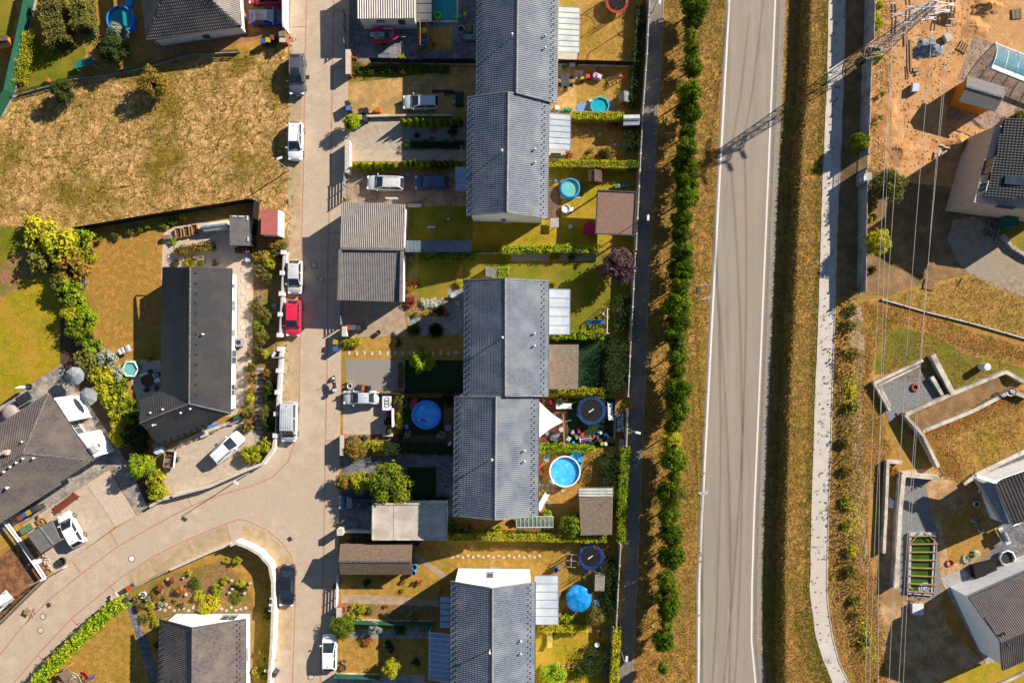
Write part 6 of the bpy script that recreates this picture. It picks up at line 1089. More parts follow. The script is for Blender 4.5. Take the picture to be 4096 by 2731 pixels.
round_pool(2400,424,37,.5,'vinyl_white','water_aqua','octagonal paddling pool with turquoise water behind the hedge','#48c0d0',False,'paddling_pool',8); round_pool(520,1476,36,.5,'#7fd03a','water_pale','hexagonal green and white inflatable pool on the bungalow patio','vinyl_white',True,'paddling_pool',6)
round_pool(2264,835,18,.5,'vinyl_white','vinyl_white','small round white whale-shaped paddling pool on the lawn','vinyl_white',True,'paddling_pool',20)
tag1(MB().prism([(0,.1),(.35,.3),(.5,.2),(.35,0),(.5,-.2),(.35,-.3),(0,-.1)],0,.25),'pool_tail','vinyl_white','white tail fin of the whale paddling pool','float',loc=W(2278,840),rz=0)
# covered pool
c = W(2315,2397,1.2); p = thing('pool','round pool under a peaked blue tarpaulin','pool',loc=Vector((c.x,c.y,0))); r = 1.5; MB().lathe([(r,0),(r,1.05)],(0,0,0),28).build('wall','pool_blue',p); b = MB(); prof = [(.01,1.42),(.5,1.32),(1.0,1.2),(1.5,1.1),(1.56,1.06),(1.56,.8)]; b.lathe(prof,(0,0,0),28)
b.v = [(x*(1+.012*math.sin(9*math.atan2(y,x))),y*(1+.012*math.sin(9*math.atan2(y,x))),z+.03*math.sin(7*math.atan2(y,x))*min(1,math.hypot(x,y))) for x,y,z in b.v]; b.build('tarpaulin','tarp_blue',p,smooth=True)
# rectangular pool at the top edge
p = thing('pool','rectangular teal swimming pool at the top edge','pool',1778,20); b = MB(); MB().prism([(q.x,q.y) for q in (W(1729,-160),W(1826,-160),W(1826,82),W(1729,82))],.0,.03).build('water','water_teal',p,True)
for q in ((1722,-160,1728,92),(1826,-160,1834,92),(1722,83,1834,91)): MB().prism([(v.x,v.y) for v in (W(q[0],q[1]),W(q[2],q[1]),W(q[2],q[3]),W(q[0],q[3]))],.0,.07+.003*(q[2]-q[0] > 50)).build('coping','slab',p,True)
b = MB(); a = [(math.cos(t)*.38,math.sin(t)*.38,.12) for t in np.linspace(0,6.283,19)[:-1]]; b.tube(a,.14,8,True); tag1(b,'swim_ring','#58e838','bright green swim ring floating in the rectangular pool','float',smooth=True,loc=W(1750,65,.05))
s = thing('pool_slide','yellow and teal toy water slide at the pool corner','slide',1845,72,0,R(12))
MB().box((0,0,.5),(.9,.35,.08),0,('Y',.5)).build('chute','#3fb8b8',s); MB().box((-.5,0,.3),(.3,.4,.4)).build('foot','#c8e020',s); MB().box((.5,0,.5),(.25,.4,.9)).build('ladder','#c8e020',s)
b = MB(); [b.tube([(0,s_*.2,0),(0,s_*.2,.8),(.25,s_*.2,.9),(.4,s_*.2,.7)],.025,6) for s_ in (-1,1)]; tag1(b,'pool_ladder','metal_galv','steel pool ladder handrails at the rectangular pool edge','ladder',loc=W(1826,35),rz=R(180))
# floats and pool accessories
tag1(MB().prism([(-.4,0),(-.2,-.14),(.3,-.12),(.4,0),(.3,.12),(-.2,.14)],0,.1),'lilo','#7a50c8','small purple float in the large inflatable pool','float',loc=W(1693,1680,.78),rz=R(-35))
w = thing('watermelon_float','red watermelon slice float leaning by the inflatable pool','float',1656,1610,.4,R(70)); MB().prism([(math.cos(t)*.85,math.sin(t)*.42) for t in np.linspace(.9,3.14*2-.9,16)],0,.14).build('flesh','#c83848',w); MB().prism([(.5,-.34),(.66,-.2),(.66,.2),(.5,.34)],0,.15).build('rind','#2f8a3a',w)
tag1(MB().box((0,0,.02),(2.35,2.35,.04)),'pool_mat','slab','white square mat under the light blue ring pool','mat',loc=W(2281,755,.02))
for x,y,r,m_,l in ((2219,726,9,'#3a90c8','small blue bucket on the deck beside the ring pool'),(561,1464,9,'#5ac030','small green inflatable ring beside the hexagonal pool'),(2291,1770,8,'#3a88b8','blue ball on the dark turf near the ladder')):
    tag1(MB().ball((0,0,r/S),r/S,12),'play_ball',m_,l,'toy',loc=W(x,y),smooth=True)
tag1(MB().prism([(-.8,-.6),(.7,-.7),(.8,.5),(0,.75),(-.75,.5)],0,.5),'pool_tarp','tarp_blue','crumpled blue tarpaulin beside the steel pool','tarp',loc=W(2303,1826,.2),rz=.5)
tag1(MB().prism([(-.3,-.5),(.3,-.4),(.4,.4),(0,.6),(-.35,.3)],0,.6),'pool_filter','#58b8c8','turquoise pool filter cover at the steel pool rim','machine',loc=W(2314,1852,.3),rz=.2)
def ladder(x,y,rz,h,label,mt='metal_white',n=4):
    l = thing('pool_ladder',label,'ladder',x,y,0,R(rz))
    for s in (-1,1): MB().tube([(-.45,s*.25,0),(-.1,s*.25,h),(.1,s*.25,h),(.35,s*.25,.2)],.025,6).build('rail',mt,l)
    for k in range(n): MB().box((-.45+.35*(k+.5)/n,0,h*(k+.5)/n),(.12,.5,.03)).build('step',mt,l)
    MB().box((0,0,h),(.3,.5,.04)).build('platform',mt,l)
ladder(2212,1918,25,1.3,'white ladder with platform on the steel pool'); ladder(1634,1703,10,1.1,'blue and white pool ladder beside the large inflatable pool','#5a88c8')
# ---- trampolines
def tramp(x,y,rpx,pad,label,net=True,logo=False):
    r = rpx/S*(D-.9)/D; c = W(x,y,.9); t = thing('trampoline',label,'trampoline',loc=Vector((c.x,c.y,0)),rz=.3)
    MB().lathe([(r*.76,.86),(r*.78,.90),(r*.98,.90),(r*1.0,.84)],(0,0,0),32).build('pad',pad,t); MB().cyl((0,0,.84),r*.77,.015,32).build('mat','net_black',t)
    for k in range(6):
        a = k*math.pi/3; MB().tube([(math.cos(a)*r*1.02,math.sin(a)*r*1.02,0),(math.cos(a)*r*1.02,math.sin(a)*r*1.02,2.5)],.03,6).build('pole','metal_galv',t); MB().tube([(math.cos(a-.2)*r*.95,math.sin(a-.2)*r*.95,.82),(math.cos(a-.2)*r*.95,math.sin(a-.2)*r*.95,.03),(math.cos(a+.2)*r*.95,math.sin(a+.2)*r*.95,.03),(math.cos(a+.2)*r*.95,math.sin(a+.2)*r*.95,.82)],.025,5).build('leg','metal_galv',t)
    if net:
        b = MB(); n = 60
        for k in range(n): a = 2*math.pi*k/n; b.tube([(math.cos(a)*r*.97,math.sin(a)*r*.97,.9),(math.cos(a)*r*.97,math.sin(a)*r*.97,2.45)],.006,3)
        for z in np.linspace(1.0,2.45,9): b.tube([(math.cos(2*math.pi*k/24)*r*.97,math.sin(2*math.pi*k/24)*r*.97,z) for k in range(24)],.006,3,True)
        b.build('net','net_black',t,kind='stuff'); MB().tube([(math.cos(2*math.pi*k/32)*r*.98,math.sin(2*math.pi*k/32)*r*.98,2.46) for k in range(32)],.02,5,True).build('top_ring','net_black',t)
    if logo: MB().box((0,0,.865),(.7,.12,.01),.3).build('logo_print','vinyl_white',t)
tramp(2468,8,46,'#e85a2a','round trampoline with orange-red pad at the top edge'); tramp(2365,1642,58,'#204a88','blue-padded trampoline beside the white shade sail garden',True,True); tramp(2362,2228,52,'#204a90','blue-padded trampoline beside the striped shed',True,True)
# ---- wheelie bins
def wbin(x,y,a,lid,label,body='#3c3c3e',h=1.05,w=.56):
    r = thing('wheelie_bin',label,'bin',x,y,0,R(a)); MB().prism([(-w*.42,-w*.5),(w*.42,-w*.5),(w*.42,w*.5),(-w*.42,w*.5)],.06,h-.08).build('body',body,r)
    MB().box((.02,0,h-.03),(w*1.02,w*1.08,.07)).build('lid',lid,r); MB().tube([(w*.55,-w*.45,h-.1),(w*.55,w*.45,h-.1)],.02,5).build('handle',body,r)
    for s in (-1,1): MB().tube([(w*.45,s*w*.4,.1),(w*.45,s*w*.52,.1)],.1,8).build('wheel','tyre',r)
bins = [(1064,178,-95,'#3f5f9a','blue-lidded bin beside the brick gate pillar'),(1083,174,-95,'#c8b838','yellow-lidded bin beside the brick gate pillar'),(1101,164,-95,'#a05038','brown bin nearest the brick gate pillar'),(1396,425,10,'#3a3c40','dark bin at the street edge of the dirt drive'),(1400,443,10,'#5a80c0','blue-edged bin above the fluffy green tree'),(1449,455,20,'#3a3c40','dark bin left of the orange box'),(1469,452,20,'#2e3034','black bin touching the orange box'),(1445,480,0,'#c8b030','yellow-edged bin beside the diagonal pavers'),(1464,483,0,'#3f4a5a','grey bin beside the diagonal pavers'),
        (1401,1310,0,'#a84838','red-brown lidded bin on the tiled drive'),(1420,1310,0,'#5a6a80','blue-grey lidded bin on the tiled drive'),(1438,1312,0,'#48484c','dark open bin on the tiled drive'),(1350,1368,80,'#c8a020','yellow-trimmed bin on the street by the framed plot'),(1349,1395,80,'#3f70b0','blue-trimmed bin on the street by the framed plot'),(1443,1548,90,'#3a3a3c','dark bin at the end of the grey gravel pad'),(1460,1550,90,'#d07028','orange-lidded bin at the end of the grey gravel pad'),(1476,1552,90,'#2c2c30','black bin at the end of the grey gravel pad'),
        (1390,1758,95,'#404044','grey bin nearest the brick gate wall'),(1412,1752,95,'#35506a','blue-rimmed grey bin beside the orange lid'),(1431,1753,95,'#d87828','orange-lidded bin among the street bins'),(1450,1752,95,'#1f5a3a','dark green bin among the street bins'),(1463,1750,60,'#3c3c44','tilted yellow-edged bin among the street bins'),(1700,138,0,'#d0b030','yellow-edged bin in the wooden bin rack'),(1701,158,0,'#4a4a50','grey bin in the wooden bin rack'),(1702,176,0,'#3a68b0','blue bin in the wooden bin rack'),
        (101,2062,30,'#a85030','red-brown bin by the long hip-roof wall'),(118,2050,30,'#4a70a8','blue-edged dark bin by the long hip-roof wall'),(136,2042,30,'#c0a838','yellow-edged dark bin by the long hip-roof wall'),(155,2030,30,'#48484c','charcoal bin by the long hip-roof wall'),(172,2022,30,'#58585c','grey bin at the end of the bin line'),(531,2340,30,'#d85820','orange-red bin on the side street'),(1690,445,0,'#2c2c2e','black compost bin beside the house on the dirt drive'),(1365,2478,0,'#a86048','terracotta-coloured planter box behind the pink gate wall')]
for x,y,a,lid,l in bins[:-2]: wbin(x,y,a,lid,l)
c = thing('planter','terracotta planter box behind the pink gate wall','planter',1378,2428); MB().box((0,0,.35),(.6,.7,.7)).build('pot','terracotta',c); MB().box((0,0,.7),(.5,.6,.04)).build('soil','soil_brown',c)
rk = thing('bin_rack','open timber frame standing round three bins in the boat yard','rack',1702,150)
for x,y in ((-.45,-1.5),(.45,-1.5),(-.45,1.4),(.45,1.4)): MB().bar((x,y,0),(x,y,1.5),.08,.08).build('post','wood',rk)
for q in (((-.45,-1.5,1.5),(-.45,1.4,1.5)),((.45,-1.5,1.5),(.45,1.4,1.5)),((-.45,-1.5,1.46),(.45,-1.5,1.46)),((-.45,1.4,1.46),(.45,1.4,1.46))): MB().bar(*q,.07,.07).build('beam','wood',rk)
# ---- stepping slabs, each its own piece of the strip
def slabs(name,pts,sx,sy,rz=0,mt='slab',dz=.03,shape=4):
    e = link(name,None,None,W(*pts[0])); e['kind'] = 'structure'; me = (MB().box((0,0,0),(sx,sy,.05)) if shape == 4 else MB().cyl((0,0,-.02),sx/2,.045,14)).mesh('slab',mt)
    for i,(x,y) in enumerate(pts): link('slab',me,e,W(x,y,dz)-e.location,(0,0,rz+.04*math.sin(i*7)))
slabs('stepping_slabs',[(1397+k*30.5,1411+(k % 2)*2) for k in range(15)],.28,.5); slabs('stepping_slabs',[(972 if k % 2 else 992,1055+k*23.2) for k in range(12)],.5,.5,0,'slab',.035); slabs('stepping_slabs',[(970 if True else 0,1480+k*27) for k in range(6)],.5,.5,0,'slab',.035)
slabs('stepping_slabs',[(1038+(k % 2)*0,1475+k*18) for k in range(17)],.95,.32,0,'slab_grey',.03); slabs('stepping_slabs',[(620+k*26,1782-k*10.5) for k in range(10)],.55,.5,R(20),'slab_grey',.03)
slabs('stepping_slabs',[(1810+k*20.5 if k < 18 else 2150+(k-18)*19,2228-(k % 2)*6+(0 if k < 18 else (k-18)*4)) for k in range(18)],.32,.32,0,'slab',.03,0); slabs('stepping_slabs',[(640+k*19,2435+7*math.sin(k*2.4)) for k in range(19)],.36,.36,0,'slab',.03,0)
slabs('stepping_slabs',[(2170+(k % 3)*22,1940+(k//3)*22) for k in range(6)]+[(2250,1962),(2200,2020),(2190,2000)],.4,.34,.4,'slab_grey',.03); slabs('patio_slabs',[(2308+(k % 2)*17,291+(k//2)*17) for k in range(4)],.48,.48,0,'slab',.03)
slabs('stepping_slabs',[(2305,522),(2352,520),(2400,535),(2447,565),(2460,578),(2478,582)],.3,.22,0,'slab_grey',.03)
# ---- seats, tables, parasols
def lounger(x,y,a,label,mt='cloth_grey',fr='metal_white',L=1.9):
    r = thing('sun_lounger',label,'lounger',x,y,0,R(a)); MB().box((.2,0,.36),(L*.64,.6,.07)).build('mattress',mt,r); MB().box((-L*.38,0,.52),(L*.4,.6,.07),0,('Y',.5)).build('backrest',mt,r)
    for s in (-1,1):
        MB().bar((-L*.5,s*.3,.3),(L*.5,s*.3,.3),.05,.05).build('side_rail',fr,r)
        for t in (-.4,.42): MB().bar((L*t,s*.3,0),(L*t,s*.3,.3),.05,.05).build('leg',fr,r)
lounger(1838,1182,0,'grey slatted sun lounger on the patio under the middle house'); lounger(1840,1248,-40,'grey slatted folding chair on the patio under the middle house',L=1.3); lounger(2258,1623,0,'white cushioned garden bench beside the silvery yucca','vinyl_white'); lounger(2198,2545,90,'yellow checked sun lounger on the bottom back lawn','#c8b048')
lounger(2173,1998,60,'long white covered lounger beside the house wall','vinyl_white',L=2.2); lounger(2188,1820,80,'grey fabric garden chair above the steel pool','cloth_grey',L=1.2)
def chair(r,x,y,a,mt='metal_dark'): # only used to make things
    t = thing('garden_chair',r,'chair',x,y,0,R(a)); MB().box((0,0,.42),(.5,.5,.04)).build('seat',mt,t); MB().box((-.25,0,.7),(.05,.5,.5)).build('backrest',mt,t)
    for p,q in ((-1,-1),(-1,1),(1,-1),(1,1)): MB().bar((p*.22,q*.22,0),(p*.22,q*.22,.42),.03,.03).build('leg','metal_dark',t)
    for s in (-1,1): MB().bar((-.22,s*.26,.62),(.22,s*.26,.62),.04,.03).build('armrest','metal_dark',t)
def table(x,y,label,w,l,mt,rnd=False,h=.74,rz=0):
    t = thing('garden_table',label,'table',x,y,0,rz); (MB().cyl((0,0,h-.04),w/2,.05,24) if rnd else MB().box((0,0,h-.02),(w,l,.05))).build('top',mt,t)
    for p,q in ((-1,-1),(-1,1),(1,-1),(1,1)): MB().bar((p*w*.32,q*l*.32,0),(p*w*.32,q*l*.32,h-.05),.05,.05).build('leg','metal_dark',t)
table(602,1521,'round dark brown table on the bungalow patio',1.5,1.5,'wood_dark',True); tag1(MB().box((0,0,.02),(.55,.42,.03),0).box((.2,.05,.035),(.4,.5,.01),.3),'papers','vinyl_white','white papers lying on the round brown table','papers',loc=W(626,1521,.75),rz=.1)
for k,(x,y,a) in enumerate(((584,1519,0),(598,1555,50),(612,1488,-60),(634,1550,130),(640,1497,200))): chair(f'{ORD[k]} dark mesh chair clockwise from the parasol at the round brown table',x,y,a)
tag1(MB().box((0,0,.5),(.5,.5,.25)).box((-.2,.1,.75),(.2,.5,.5)),'draped_jacket','#c8c8e0','pale lilac jacket lying over the chair under the bungalow eave','jacket',loc=W(638,1500),rz=.4)
u = thing('closed_parasol','closed cream parasol lying beside the round brown table','parasol',577,1500,0,R(10)); MB().tube([(-.55,0,.25),(-.3,0,.3),(.3,0,.35),(.7,0,.3)],[.03,.16,.26,.2],8).build('canopy','sail',u); MB().tube([(-.7,0,.25),(.8,0,.3)],.03,6).build('pole','metal_white',u)
table(2260,330,'black rectangular table on the sandy terrace',1.0,1.45,'metal_dark')
for k,(x,y,a) in enumerate(((2240,312,0),(2240,345,0),(2281,315,180),(2281,345,180),(2260,358,90))): chair(f'{ORD[k]} dark chair at the black terrace table counted anticlockwise from the house',x,y,a)
table(2217,895,'grey terrace table with white flowers at the deck end',1.0,1.1,'slab_grey'); table(1830,1214,'small square grey side table between the patio loungers',.6,.6,'slab_grey',h=.5); table(1878,116,'low wooden table in front of the grey sofa',.55,1.0,'wood_old',h=.4)
s = thing('garden_sofa','grey corner sofa on the slate courtyard beside the fire bowl','sofa',1880,157)
MB().box((0,0,.3),(1.5,.7,.3)).build('base','wood_old',s); [MB().box((-.5+.5*k,.02,.5),(.48,.62,.14)).build('cushion','cloth_grey',s) for k in range(3)]; MB().box((.62,1.0,.3),(.4,1.3,.3)).build('side_base','wood_old',s); MB().box((.62,1.0,.5),(.4,1.25,.14)).build('side_cushion','cloth_grey',s)
b = thing('fire_bowl','round white-rimmed fire bowl on the slate courtyard','fire bowl',1845,122); MB().lathe([(.05,.1),(.4,.25),(.46,.42),(.40,.44),(.34,.3)],(0,0,0),20).build('bowl','stone',b); MB().cyl((0,0,.2),.34,.1,16).build('ash','plastic_black',b)
tag1(MB().ball((0,0,.26),.26,14),'stone_ball','terracotta','pinkish stone ball on the small square lawn','ornament',loc=W(1736,178),smooth=True)
def parasol(x,y,rpx,label,mt='cloth_grey',n=8):
    r = rpx/S*(D-2.4)/D; c = W(x,y,2.4); u = thing('parasol',label,'parasol',loc=Vector((c.x,c.y,0)),rz=.3); b = MB(); b.lathe([(.02,2.75),(r*.5,2.56),(r,2.3),(r,2.2)],(0,0,0),n); b.build('canopy',mt,u); MB().cyl((0,0,0),.03,2.75,8).build('pole','metal_galv',u); MB().cyl((0,0,0),.35,.08,12).build('base','concrete_dark',u)
    for k in range(n): a = 2*math.pi*k/n; MB().bar((.03,.0,2.7),(math.cos(a)*r,math.sin(a)*r,2.29),.02,.02).build('rib','metal_galv',u)
parasol(297,1503,38,'grey parasol nearer the lawn in the bush belt'); parasol(350,1586,37,'grey parasol nearer the white bay wall in the bush belt')
u = thing('closed_parasol','closed white parasol standing on a dark foot beside the lawn','parasol',117,1546); MB().cyl((0,0,0),.38,.08,14).build('base','plastic_black',u); MB().cyl((0,0,0),.03,2.5,8).build('pole','metal_galv',u); MB().lathe([(.08,.75),(.2,1.0),(.16,1.8),(.03,2.45)],(0,0,0),10).build('canopy','sail',u)
lt = thing('garden_table','black square-panelled table with chairs behind the hip roof','table',110,1590,0,R(31)); [MB().box(((k-1)*.62,0,.72),(.58,.95,.05)).build('panel','plastic_black',lt) for k in range(3)]; [MB().bar((p*.85,q*.38,0),(p*.85,q*.38,.7),.05,.05).build('leg','metal_galv',lt) for p in (-1,1) for q in (-1,1)]
for k in range(3): chair(f'{ORD[k]} pale chair from the left between the panelled table and hip roof',96+k*17,1616-k*9,120,'cloth_grey')
tag1(MB().lathe([(1.0,0),(1.05,.5),(.8,.8),(.4,.9),(.01,.92)],(0,0,0),14),'covered_spa','#b0a098','taupe covered round spa tub behind the hip-roofed house','spa tub',smooth=True,loc=W(52,1650))
# shade sail and terrace frame
s = thing('shade_sail','large white triangular shade sail fixed to the house','shade sail',2160,1690); A0,B0,C0 = W(2154,1602,3.0),W(2154,1752,3.0),W(2256,1686,2.4); b = MB(); n = 10; vs = []
for i in range(n+1):
    for j in range(n+1-i):
        u_,v_ = i/n,j/n; w_ = 1-u_-v_; p = A0*w_+B0*v_+C0*u_; ctr = (A0+B0+C0)/3; e = 1-27*u_*v_*w_*.0; pull = 4*(.085*(u_*w_)+.085*(u_*v_)); p = p.lerp(ctr,pull*1.6) if u_*w_+u_*v_ > 0 else p; vs.append(p+Vector((0,0,-.25*27*u_*v_*w_/4)))
idx = lambda i,j: sum(n+1-k for k in range(i))+j
b.add(vs,[(idx(i,j),idx(i+1,j),idx(i,j+1)) for i in range(n) for j in range(n-i)]+[(idx(i+1,j),idx(i+1,j+1),idx(i,j+1)) for i in range(n) for j in range(n-1-i)]); b.build('sail_cloth','sail',s,True,True); MB().bar(C0,W(2285,1680,2.3),.02,.02).build('rope','metal_white',s,True)
f = thing('shade_sail_gantry','tall pale timber post frame holding the shade sail','frame',2250,1720); MB().bar(W(2253,1660,2.4),W(2258,1790,2.4),.14,.14).build('beam','wood',f,True)
for y in (1665,1780): MB().bar(W(2254,y,2.35),Vector((*W(2254,y,2.35)[:2],0)),.12,.12).build('post','wood',f,True)
tag1(MB().prism([(-.7,-.3),(.2,-.5),(.7,-.2),(.5,.35),(-.2,.45),(-.6,.2)],0,[.3,.5,.3,.4,.6,.35]),'covered_furniture','cloth_grey','grey sheet over furniture on the red-brown deck','cover',loc=W(2222,1746),rz=.1)
table(2244,1714,'round pale side table beside the timber frame',.6,.6,'poly_clear',True); chair('dark chair under the timber frame on the deck',2258,1735,40); chair('pale round chair beyond the timber frame',2274,1752,-30,'vinyl_white'); tag1(MB().box((0,0,.3),(.5,.6,.05)),'sieve_frame','metal_galv','grey framed mesh on the deck below the sail','frame',loc=W(2187,1728),rz=.3)
rr = random.Random(11)
toys = [(2292,1727,'#e8c0c8','pale pink toy pile beside the timber frame'),(2318,1722,'#e05878','pink toy on the dark turf'),(2307,1748,'#b0b8b8','grey toy seat beside the scooter pile'),(2330,1738,'#e05050','small red toy above the striped bench'),(2402,1728,'#e8f0f8','white inflatable toy on the dark turf'),(2420,1738,'#3a78b8','blue inflatable toy on the dark turf'),(2391,1746,'#3a68a0','blue toy bucket on the dark turf'),(2372,1746,'#e04848','red toy beside the striped bench'),(2410,1771,'#a8c850','green toy near the small steps'),(2425,1772,'#e8e8f0','white toy near the small steps'),(2400,1765,'#d03848','dark red toy near the small steps'),(2200,1608,'#c83838','red pot behind the shade sail'),(2218,1622,'#b04860','pink basket behind the shade sail'),(2162,1865,'#d84048','red garden tool box at the house wall'),(2163,1885,'#e07030','orange box at the house wall'),(2160,1910,'#48506a','dark box at the house wall'),(2157,1935,'#e8e8e8','white box at the house wall')]
for x,y,m_,l in toys:
    b = MB(); [b.box((rr.uniform(-.14,.14),rr.uniform(-.14,.14),.12+.1*k),(rr.uniform(.2,.42),rr.uniform(.15,.35),.16),rr.uniform(0,3)) for k in range(3)]; tag1(b,'toy',m_,l,'toy',loc=W(x,y))
t = thing('toy_bench','striped pink and blue toy bench on the dark turf','toy bench',2340,1754,0,R(8)); [MB().box((0,(k-2.5)*.12,.3+.02*(k % 2)),(1.5,.08,.05)).build('slat',('#503a6a','#c050a0','#3a5a90','#d8d8e0','#403a50','#b0508a')[k],t) for k in range(6)]; [MB().box((p*.62,0,.2),(.1,.7,.3)).build('end_frame',('vinyl_white','#58b8a0')[p > 0],t) for p in (-1,1)]
st = thing('wooden_steps','small wooden steps leaning by the junk strip','steps',2442,1757,0,R(-8)); [MB().box((0,(k-1.5)*.2,.1+.12*k),(.8,.12,.04)).build('tread','wood_old',st) for k in range(4)]; [MB().bar((p*.42,-.4,.02),(p*.42,.4,.5),.05,.1).build('stringer','wood_old',st) for p in (-1,1)]
j = thing('junk_shelf','white metal ladder lying over blue and white scrap by the back wall','scrap',2478,1690,0,R(93)); [MB().bar((-1.1,s*.28,.7),(1.1,s*.28,.75),.06,.05).build('rail','metal_white',j) for s in (-1,1)]; [MB().bar((-.9+.36*k,-.28,.71),(-.9+.36*k,.28,.71),.04,.04).build('rung','metal_white',j) for k in range(6)]
for k in range(9): MB().box((rr.uniform(-1.2,1.2),rr.uniform(-.4,.4),.3+.02*k),(rr.uniform(.3,.7),rr.uniform(.2,.5),.25),rr.uniform(0,3)).build('scrap_piece',('#d8e4f0','#6a8ab8','#a8b4c0','#e8e8ec')[k % 4],j)
solid_wall('garden_wall','low timber retaining edge beside the junk strip',[(2463,1595),(2458,1660),(2456,1752)],.2,.7,'wood_old'); lounger(2440,1640,92,'long white bench board beside the trampoline','vinyl_white',L=2.0)
# ---- playground things
def slide(x,y,a,chute,frame,label,L=1.8,h=1.0):
    s = thing('slide',label,'slide',x,y,0,R(a)); b = MB(); b.add([(-L/2,-.2,.12),(-L/2,.2,.12),(-L*.2,.2,.2),(-L*.2,-.2,.2),(L*.3,.2,h),(L*.3,-.2,h),(L*.45,.2,h),(L*.45,-.2,h)],[(0,1,2,3),(3,2,4,5),(5,4,6,7)]); b.build('chute',chute,s)
    for t in (-1,1): b = MB(); b.tube([(-L/2,t*.22,.2),(-L*.2,t*.22,.28),(L*.3,t*.22,h+.1),(L*.45,t*.22,h+.3)],.04,6); b.build('side_rail',chute,s); MB().bar((L*.62,t*.24,0),(L*.42,t*.22,h+.3),.06,.08).build('ladder_rail',frame,s)
    for k in range(4): MB().bar((L*(.6-.05*k),-.22,h*.22*(k+1)),(L*(.6-.05*k),.22,h*.22*(k+1)),.05,.05).build('rung',frame,s)
slide(2455,318,8,'#b08858','#d82850','pink and tan toddler slide in the back garden'); sd = slide(2380,1289,2,'#2a80d8','wood_old','bright blue garden slide on the shaded lawn',2.0,.9); slide(330,2706,-20,'#e0ece0','wood','white slide of the climbing frame at the bottom left',2.4,1.3); slide(352,2694,-14,'#d82850','#3a58a8','red plastic slide of the climbing frame at the bottom left',1.5,.8)
b = thing('swing_frame','white swing beam with seat beside the blue slide','swing',2420,1285); MB().bar((0,-1.5,1.9),(.05,1.5,1.9),.09,.09).build('beam','metal_white',b); [MB().bar((0,t*1.45,1.9),(s*.6,t*1.45,0),.06,.06).build('leg','metal_white',b) for t in (-1,1) for s in (-1,1)]; MB().box((-.25,.9,.5),(.2,.42,.1)).build('seat','metal_white',b); [MB().bar((-.22,.9+q,.52),(0,.9+q,1.9),.015,.015).build('rope','metal_white',b) for q in (-.15,.15)]
t = thing('toy_tractor','red ride-on toy with dark wheels on the back lawn','toy',2340,315,0,R(15)); MB().box((.3,0,.45),(.5,.45,.35)).build('trailer_box','#e04858',t); MB().box((-.3,0,.35),(.6,.3,.3)).build('body','#c8b020',t); [MB().tube([(q,s*.22,.2),(q,s*.32,.2)],.2,10).build('wheel','tyre',t) for q in (-.55,.3) for s in (-1,1)]
t = thing('ride_on_toy','pink and lilac ride-on toy car on the back lawn','toy',2388,311,0,R(160)); MB().prism([(-.55,-.3),(.4,-.36),(.6,0),(.4,.36),(-.55,.3)],.2,.55).build('body','#d8a0c8',t); MB().box((-.2,0,.6),(.4,.4,.15)).build('seat','vinyl_white',t); MB().tube([(.1,0,.55),(.0,0,.8)],.05,6).build('steering_wheel','plastic_black',t); [MB().tube([(q,s*.3,.18),(q,s*.42,.18)],.18,10).build('wheel','#a888c8',t) for q in (-.35,.35) for s in (-1,1)]
ph,e = gable_shed('toy_playhouse','plastic playhouse with grey roof and yellow side on the back lawn','playhouse',[(2478,370),(2516,368),(2517,408),(2477,412)],.9,1.35,'cloth_grey','#d8b830',False,.06,'cloth_grey'); MB().box((0,-.55,.4),(.4,.06,.7)).build('door','#c83838',ph)
tag1(MB().prism([(-.6,-.55),(.6,-.5),(.6,.55),(-.6,.5)],0,.06),'water_mat','#7aa0e0','pale blue square play mat beside the paddling pool','mat',loc=W(2325,437)); tag1(MB().box((0,0,.1),(.4,.45,.2)),'stone_step','slab','white stone step at the paddling pool','step',loc=W(2362,406),rz=.4)
tag1(MB().prism([(-.75,-.75),(.55,-.8),(.7,.5),(-.35,.85),(-.8,.2)],0,[.25,.3,.5,.45,.3]),'bean_bag','#c02858','pink beanbag cushion beside the shingle pavilion','beanbag',loc=W(2360,915),rz=-.2); tag1(MB().box((0,0,.25),(.4,.45,.5)),'stool','#c8cce8','small pale lilac stool on the shaded lawn','stool',loc=W(2281,909),rz=.3)
t = thing('seesaw_bench','teal and yellow long toy bench above the pavilion','bench',2490,745,0,R(4)); MB().box((0,0,.4),(2.0,.5,.08)).build('seat','#3a8a78',t); [MB().box((q,0,.2),(.1,.45,.4)).build('leg','wood_old',t) for q in (-.8,.8)]; [MB().box((-.5+.5*k,0,.46),(.2,.3,.03)).build('seat_pad','#b0a860',t) for k in range(3)]
g = thing('clothes_airer','white rotary clothes airer on the dry lawn','clothes airer',2281,2225,0,R(-5)); MB().cyl((0,0,0),.03,1.6,8).build('pole','metal_white',g); [MB().bar((-.6,q,1.6),(.6,q,1.6),.03,.03).build('arm','metal_white',g) for q in (-.75,0,.75)]; MB().bar((0,-.75,1.62),(0,.75,1.62),.04,.04).build('spine','metal_white',g)
for k,(x,y,m_,l) in enumerate([(2222,2270,'#2a6ac0','open blue rain barrel at the corner of the bottom house'),(1661,2258,'#2a78d0','blue rain barrel at the gable end of the brown shed'),(1656,2281,'#3a80d0','small blue barrel below the shed barrel'),(1670,2165,'#1f4a90','dark blue barrel between the flat garage and brown shed'),(1568,2590,'#2c3440','black rain barrel on the shaded bottom lawn'),(1690,188,'#3a6ab8','blue barrel below the wooden bin rack')]):
    b = thing('rain_barrel',l,'barrel',x,y); MB().lathe([(.3,0),(.36,.3),(.36,.6),(.31,.9),(.27,.9),(.3,.6)],(0,0,0),18).build('body',m_,b,smooth=True); MB().cyl((0,0,.7),.29,.02,16).build('water','plastic_black',b)
